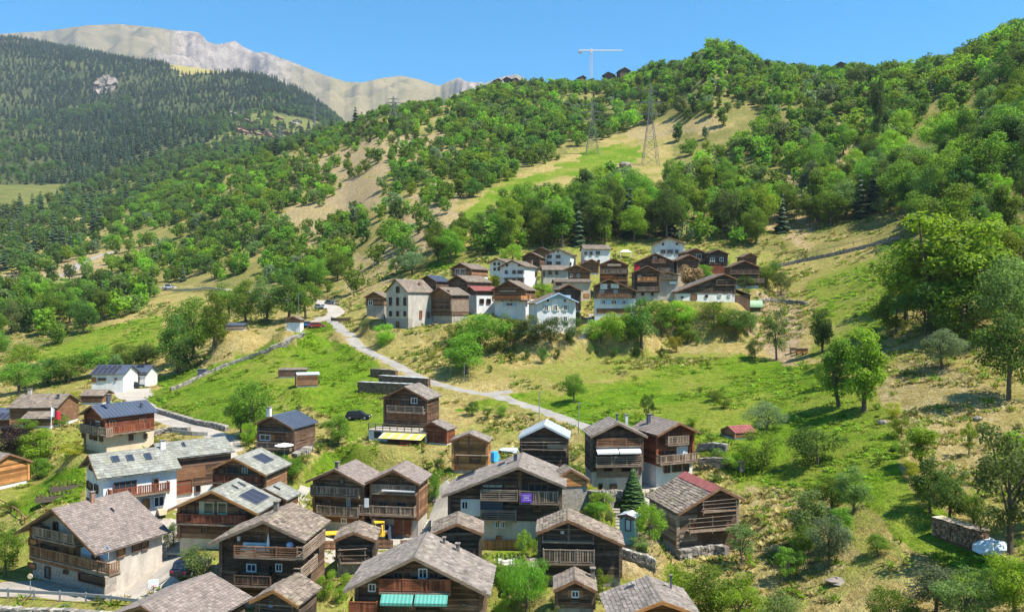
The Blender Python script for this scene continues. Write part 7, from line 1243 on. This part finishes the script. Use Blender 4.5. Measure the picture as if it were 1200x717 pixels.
# pylons, lines, crane
def pylon(label, px, by, top_py, d, arms, w0, r):
    x = (px - CX) / F_ * d; z = ground(x, d); zt = (HY - top_py) / F_ * d; Hh = zt - z; t = tag(empty('pylon', (x, d, z)), label, 'pylon', 'lattice pylons of the power line'); b = MB(); n = 9
    wid = lambda f: (w0 * (1 - f / .55) + w0 * .28 * f / .55 if f < .55 else w0 * .28 * (1 - (f - .55) / .45) + .25) / 2
    for k in range(n):
        f0, f1 = k / n, (k + 1) / n; a, c = wid(f0), wid(f1); q = lambda s, f, ww: Vector((s[0] * ww, s[1] * ww, f * Hh - (1.5 if f == 0 else 0))); cs = ((-1, -1), (1, -1), (1, 1), (-1, 1))
        for i in range(4):
            s, s2 = cs[i], cs[(i + 1) % 4]; b.bar(q(s, f0, a), q(s, f1, c), r, 'pylon_steel'); b.bar(q(s, f0, a), q(s2, f1, c), r * .6, 'pylon_steel'); b.bar(q(s2, f0, a), q(s, f1, c), r * .6, 'pylon_steel'); b.bar(q(s, f1, c), q(s2, f1, c), r * .6, 'pylon_steel')
    b.build('mast', t); tips = []
    for f, al in arms:
        ww = wid(f)
        for s in (-1, 1):
            b = MB(); tip = Vector((s * al, 0, f * Hh)); tips.append(Vector((x, d, z)) + tip)
            for y in (-ww, ww): b.bar(Vector((s * ww, y, f * Hh + Hh * .022)), tip, r * .7, 'pylon_steel'); b.bar(Vector((s * ww, y, f * Hh)), tip, r * .7, 'pylon_steel')
            b.tube(tip, tip - Vector((0, 0, 1.2)), .12, .12, 'glass', 5); b.build('crossarm', t)
    return tips
A3 = ((.62, 5.2), (.76, 6.2), (.9, 4.2))
ty = [pylon('big right pylon rising from the slope above the hamlet', 762, 207, 98, 430, A3, 9, .2), pylon('second pylon just left of the big right one', 694, 194, 116, 480, A3, 8, .2), pylon('pylon at the left edge of the near wooded ridge', 461, 166, 113, 640, A3, 8, .3), pylon('low broad pylon left below the ridge pylon', 415, 172, 146, 760, ((.6, 8), (.85, 7)), 7, .3), pylon('faint pylon beside the distant village', 369, 152, 121, 1400, A3, 9, .45), pylon('faint pylon below the distant village', 328, 174, 146, 1200, A3, 8, .4)]
def cable(label, a, c, sag, r):
    b = MB(); n = 14; P = [a.lerp(c, k / n) - Vector((0, 0, sag * 4 * (k / n) * (1 - k / n))) for k in range(n + 1)]
    for k in range(n): b.tube(P[k], P[k + 1], r, r, 'steel', 4)
    tag(b.build('power_cable'), label, 'power cable', 'power cables between the pylons')
off = Vector((175, -130, 25)); nm = ['lower left', 'lower right', 'middle left', 'middle right', 'upper left', 'upper right']
for k in range(6):
    cable('%s cable between the big right pylon and the second pylon' % nm[k], ty[0][k], ty[1][k], 4, .05)
d = 800.; x = (693 - CX) / F_ * d; zg = ground(x, d); zt = (HY - 57.5) / F_ * d
t = tag(empty('tower_crane', (x, d, zg)), 'pale red and white tower crane on the ridge', 'crane'); Hc = zt - zg; b = MB(); w = .9
for s in ((-1, -1), (1, -1), (1, 1), (-1, 1)): b.bar((s[0] * w, s[1] * w, -2), (s[0] * w, s[1] * w, Hc), .28, 'crane_paint')
for k in range(12):
    z0, z1 = Hc * k / 12, Hc * (k + 1) / 12; b.bar((-w, -w, z0), (w, -w, z1), .18, 'crane_paint'); b.bar((w, w, z0), (-w, w, z1), .18, 'crane_paint'); b.bar((-w, -w, z0), (-w, w, z1), .18, 'crane_paint'); b.bar((w, -w, z0), (w, w, z1), .18, 'crane_paint')
b.build('mast', t); b = MB(); jx0, jx1 = -13.0, 33.0; zj = Hc - 2.2
for (y, z) in ((-.7, 0), (.7, 0), (0, 1.5)): b.bar((jx0, y, zj + z), (jx1, y, zj + z * .5), .3, 'white_paint')
for k in range(20):
    a, c = jx0 + (jx1 - jx0) * k / 20, jx0 + (jx1 - jx0) * (k + 1) / 20
    for y in (-.7, .7): b.bar((a, y, zj), ((a + c) / 2, 0, zj + 1.2), .18, 'white_paint'); b.bar(((a + c) / 2, 0, zj + 1.2), (c, y, zj), .18, 'white_paint')
b.build('jib', t); b = MB(); b.box(jx0 - .5, jx0 + 3, -1, 1, zj - 2.2, zj, 'concrete'); b.build('counterweight', t); b = MB(); b.box(-1.1, 1.1, -1.1, 1.1, zj - 2.4, zj - .2, 'crane_paint'); b.build('cab', t); b = MB(); b.bar((0, 0, zj), (0, 0, Hc + 1.5), .35, 'crane_paint'); b.build('tower_head', t)

# far chalets: on the ridge and the distant village
def mini(px, by, wpx, d, label, group, seed, wallm, roofm):
    if d < 850:                                   # on the ridge: where the slope meets the sky
        i = int(np.interp(math.atan((px - CX) / F_), ANG, np.arange(nA))); k0 = np.searchsorted(DD, 420); k1 = np.searchsorted(DD, 1000); d = DD[k0 + int(np.argmax(ZG[i, k0:k1] / DD[k0:k1]))] - 6
    x = (px - CX) / F_ * d; r = random.Random(seed); z = max((HY - by) / F_ * d, ground(x, d) + 2) if d < 850 else (HY - by) / F_ * d; z = min(z, ground(x, d) + 9) if d < 1000 else z; w = wpx / F_ * d; hh = w * .42; t = tag(empty('chalet', (x, d, z), r.uniform(-.7, .7)), label, 'chalet', group); L = w * 1.0
    b = MB(); b.prism([(-w * .42, -8), (w * .42, -8), (w * .42, hh), (0, hh + w * .2), (-w * .42, hh)], 0, L, wallm, .5); wl = b.build('wall', t); b = MB(); rf = [(-w * .56, hh - w * .05), (0, hh + w * .24), (w * .56, hh - w * .05), (w * .56, hh - w * .09), (0, hh + w * .19), (-w * .56, hh - w * .09)]; b.prism(rf, -w * .12, L * 1.06, roofm); b.build('roof', t)
    b = MB()
    for u in (-.2, .2): b.box(u * w - .06 * w, u * w + .06 * w, -.12, -.02, hh * .45, hh * .8, 'glass')
    b.build('window', t, 'stuff')
for k, (px, by, w, d, lb) in enumerate(((584, 98, 9, 745, 'left dark chalet on the ridge crest'), (594, 97, 10, 745, 'second dark chalet on the ridge crest'), (604, 97, 9, 750, 'third dark chalet on the ridge crest'), (622, 101, 8, 745, 'lone low chalet on the ridge crest'), (713, 80, 14, 745, 'left dark chalet right of the tower crane'), (732, 75, 13, 735, 'right dark chalet right of the tower crane'), (683, 86, 9, 760, 'dark chalet at the foot of the tower crane'), (930, 80, 9, 690, 'left chalet on the right ridge'), (985, 82, 14, 660, 'middle chalet on the right ridge'), (1008, 80, 10, 640, 'right chalet on the right ridge'))):
    mini(px, by, w, d, lb, 'chalets on the ridge crest', k, 'wood_dark', 'slate_grey')
rv = random.Random(12)
for k in range(34):
    px = rv.uniform(268, 352); c = 148 - (px - 310) * .0 + (px - 268) * .08; by = c + rv.uniform(-13, 12); p = hit(px, by, 900)
    if p: mini(px, by, rv.uniform(6, 10), p.y, 'tiny chalet of the distant village on the mountain shoulder', 'chalets of the distant village', 100 + k, rv.choice(['wood_brown', 'wood_dark', 'plaster_cream', 'wood_grey']), rv.choice(['slate_brown', 'slate_grey', 'rust']))
# rock cliff in the far forest
p = hit(120, 108, 1200); t = tag(empty('rock_cliff', p), 'pale rock cliff standing out of the far fir forest', 'cliff'); rr = random.Random(4); b = MB(); s = p.y / F_
for k in range(40):
    f = rr.random(); cx = rr.uniform(-11, 14) * (1 - f * .45) + f * -4; b.blob((cx * s, (rr.uniform(-3, 6) + f * 16) * s, (f * 24 - 6) * s), (rr.uniform(3, 5.5) * s, rr.uniform(4, 8) * s, rr.uniform(4, 7) * s), 'rock', k, jag=.5)
b.build('rock_face', t)
# weeds and tall grass over the near slopes
def tuft(seed, n, hgt, mat):
    r = random.Random(seed); b = MB()
    for k in range(n):
        a = r.uniform(0, 6.28); c, s_ = math.cos(a), math.sin(a); ro = r.uniform(0, .35); l = r.uniform(.15, .4); w = r.uniform(.03, .07); h_ = hgt * r.uniform(.5, 1.1); x, y = c * ro, s_ * ro
        b.add([(x - s_ * w, y + c * w, -.05), (x + s_ * w, y - c * w, -.05), (x + c * l * .5 + s_ * w * .8, y + s_ * l * .5 - c * w * .8, h_ * .7), (x + c * l, y + s_ * l, h_)], [(0, 1, 2, 3)], mat, r.random())
    return b.mesh('tuft')
tsrc = [(tuft(1, 16, .45, 'grass_tuft'), 'grass_tuft'), (tuft(2, 16, .4, 'grass_dry'), 'grass_dry'), (TSMALL['bush'][0][1], 'leaf_mid'), (TSMALL['bush'][1][1], 'leaf_olive'), (tuft(5, 20, .5, 'leaf_bright'), 'leaf_bright')]
r = np.random.default_rng(77); n = 115000; a = np.radians(r.uniform(-36, 36, n)); d = np.sqrt(r.uniform(48**2, 300**2, n)); keep = r.random(n) < np.clip(1.25 - d / 330, .1, 1); a, d = a[keep], d[keep]; x, y = d * np.tan(a), d
clump = fbm(x, y, 9, 3, 71) + fbm(x, y, 2.2, 2, 72) * .7; keep = clump > .12; x, y, a, d = x[keep], y[keep], a[keep], d[keep]
PH = np.array([(h.pad()[0], h.pad()[1], max(h.wl + h.wr, h.L) * .5 + .4) for h in HS]); ok = np.ones(len(x), bool)
for px, py, rad in PH: ok &= (x - px)**2 + (y - py)**2 > rad * rad
for _, _, pts_, w, _ in ROADS:
    for p in pts_: ok &= (x - p.x)**2 + (y - p.y)**2 > (w * .5 + .25)**2
x, y, a = x[ok], y[ok], a[ok]; ii = np.interp(a, ANG, np.arange(nA)).astype(int); jj_ = ((np.log(y) - LD[0]) / (LD[1] - LD[0])).astype(int); lu = lush[ii, jj_]; out = []
for k in range(len(x)):
    u = r.random(); g_ = lu[k] > .5
    if u < .03: vid = 2 if g_ else 3; w = r.uniform(.5, 1.5); sc_ = (w, w, w * .8)
    else: vid = (0 if u < .75 else 4) if g_ else (1 if u < .6 else 0); q = r.uniform(.5, 1.15) * (1 + y[k] / 260); sc_ = (q, q, q * (.42 if g_ else .7))
    out.append(((float(x[k]), float(y[k]), ground(float(x[k]), float(y[k]))), vid, r.uniform(0, 6.28), sc_))
print('tufts', len(out)); tag(scatter('meadow_grass', out, tsrc), 'tall grass and weeds on the meadows', 'grass', kind='stuff')

# ---------------------------------------------------------------- the air of the valley
hz = MB(); zlo, zhi = float(ZG.min()) - 1.5, float(ZG.max()) + 40
hz.box(-17000, 17000, -8600, 8600, zlo, zhi, 'glass'); o = hz.build('haze', None, 'stuff'); o.data.materials.clear()
hm = bpy.data.materials.new('haze'); hm.use_nodes = True; t = hm.node_tree; t.nodes.clear(); pv = t.nodes.new('ShaderNodeVolumePrincipled'); pv.inputs['Color'].default_value = (0.72, 0.83, 1.0, 1); pv.inputs['Density'].default_value = HAZE
ot = t.nodes.new('ShaderNodeOutputMaterial'); t.links.new(pv.outputs[0], ot.inputs['Volume']); o.data.materials.append(hm)
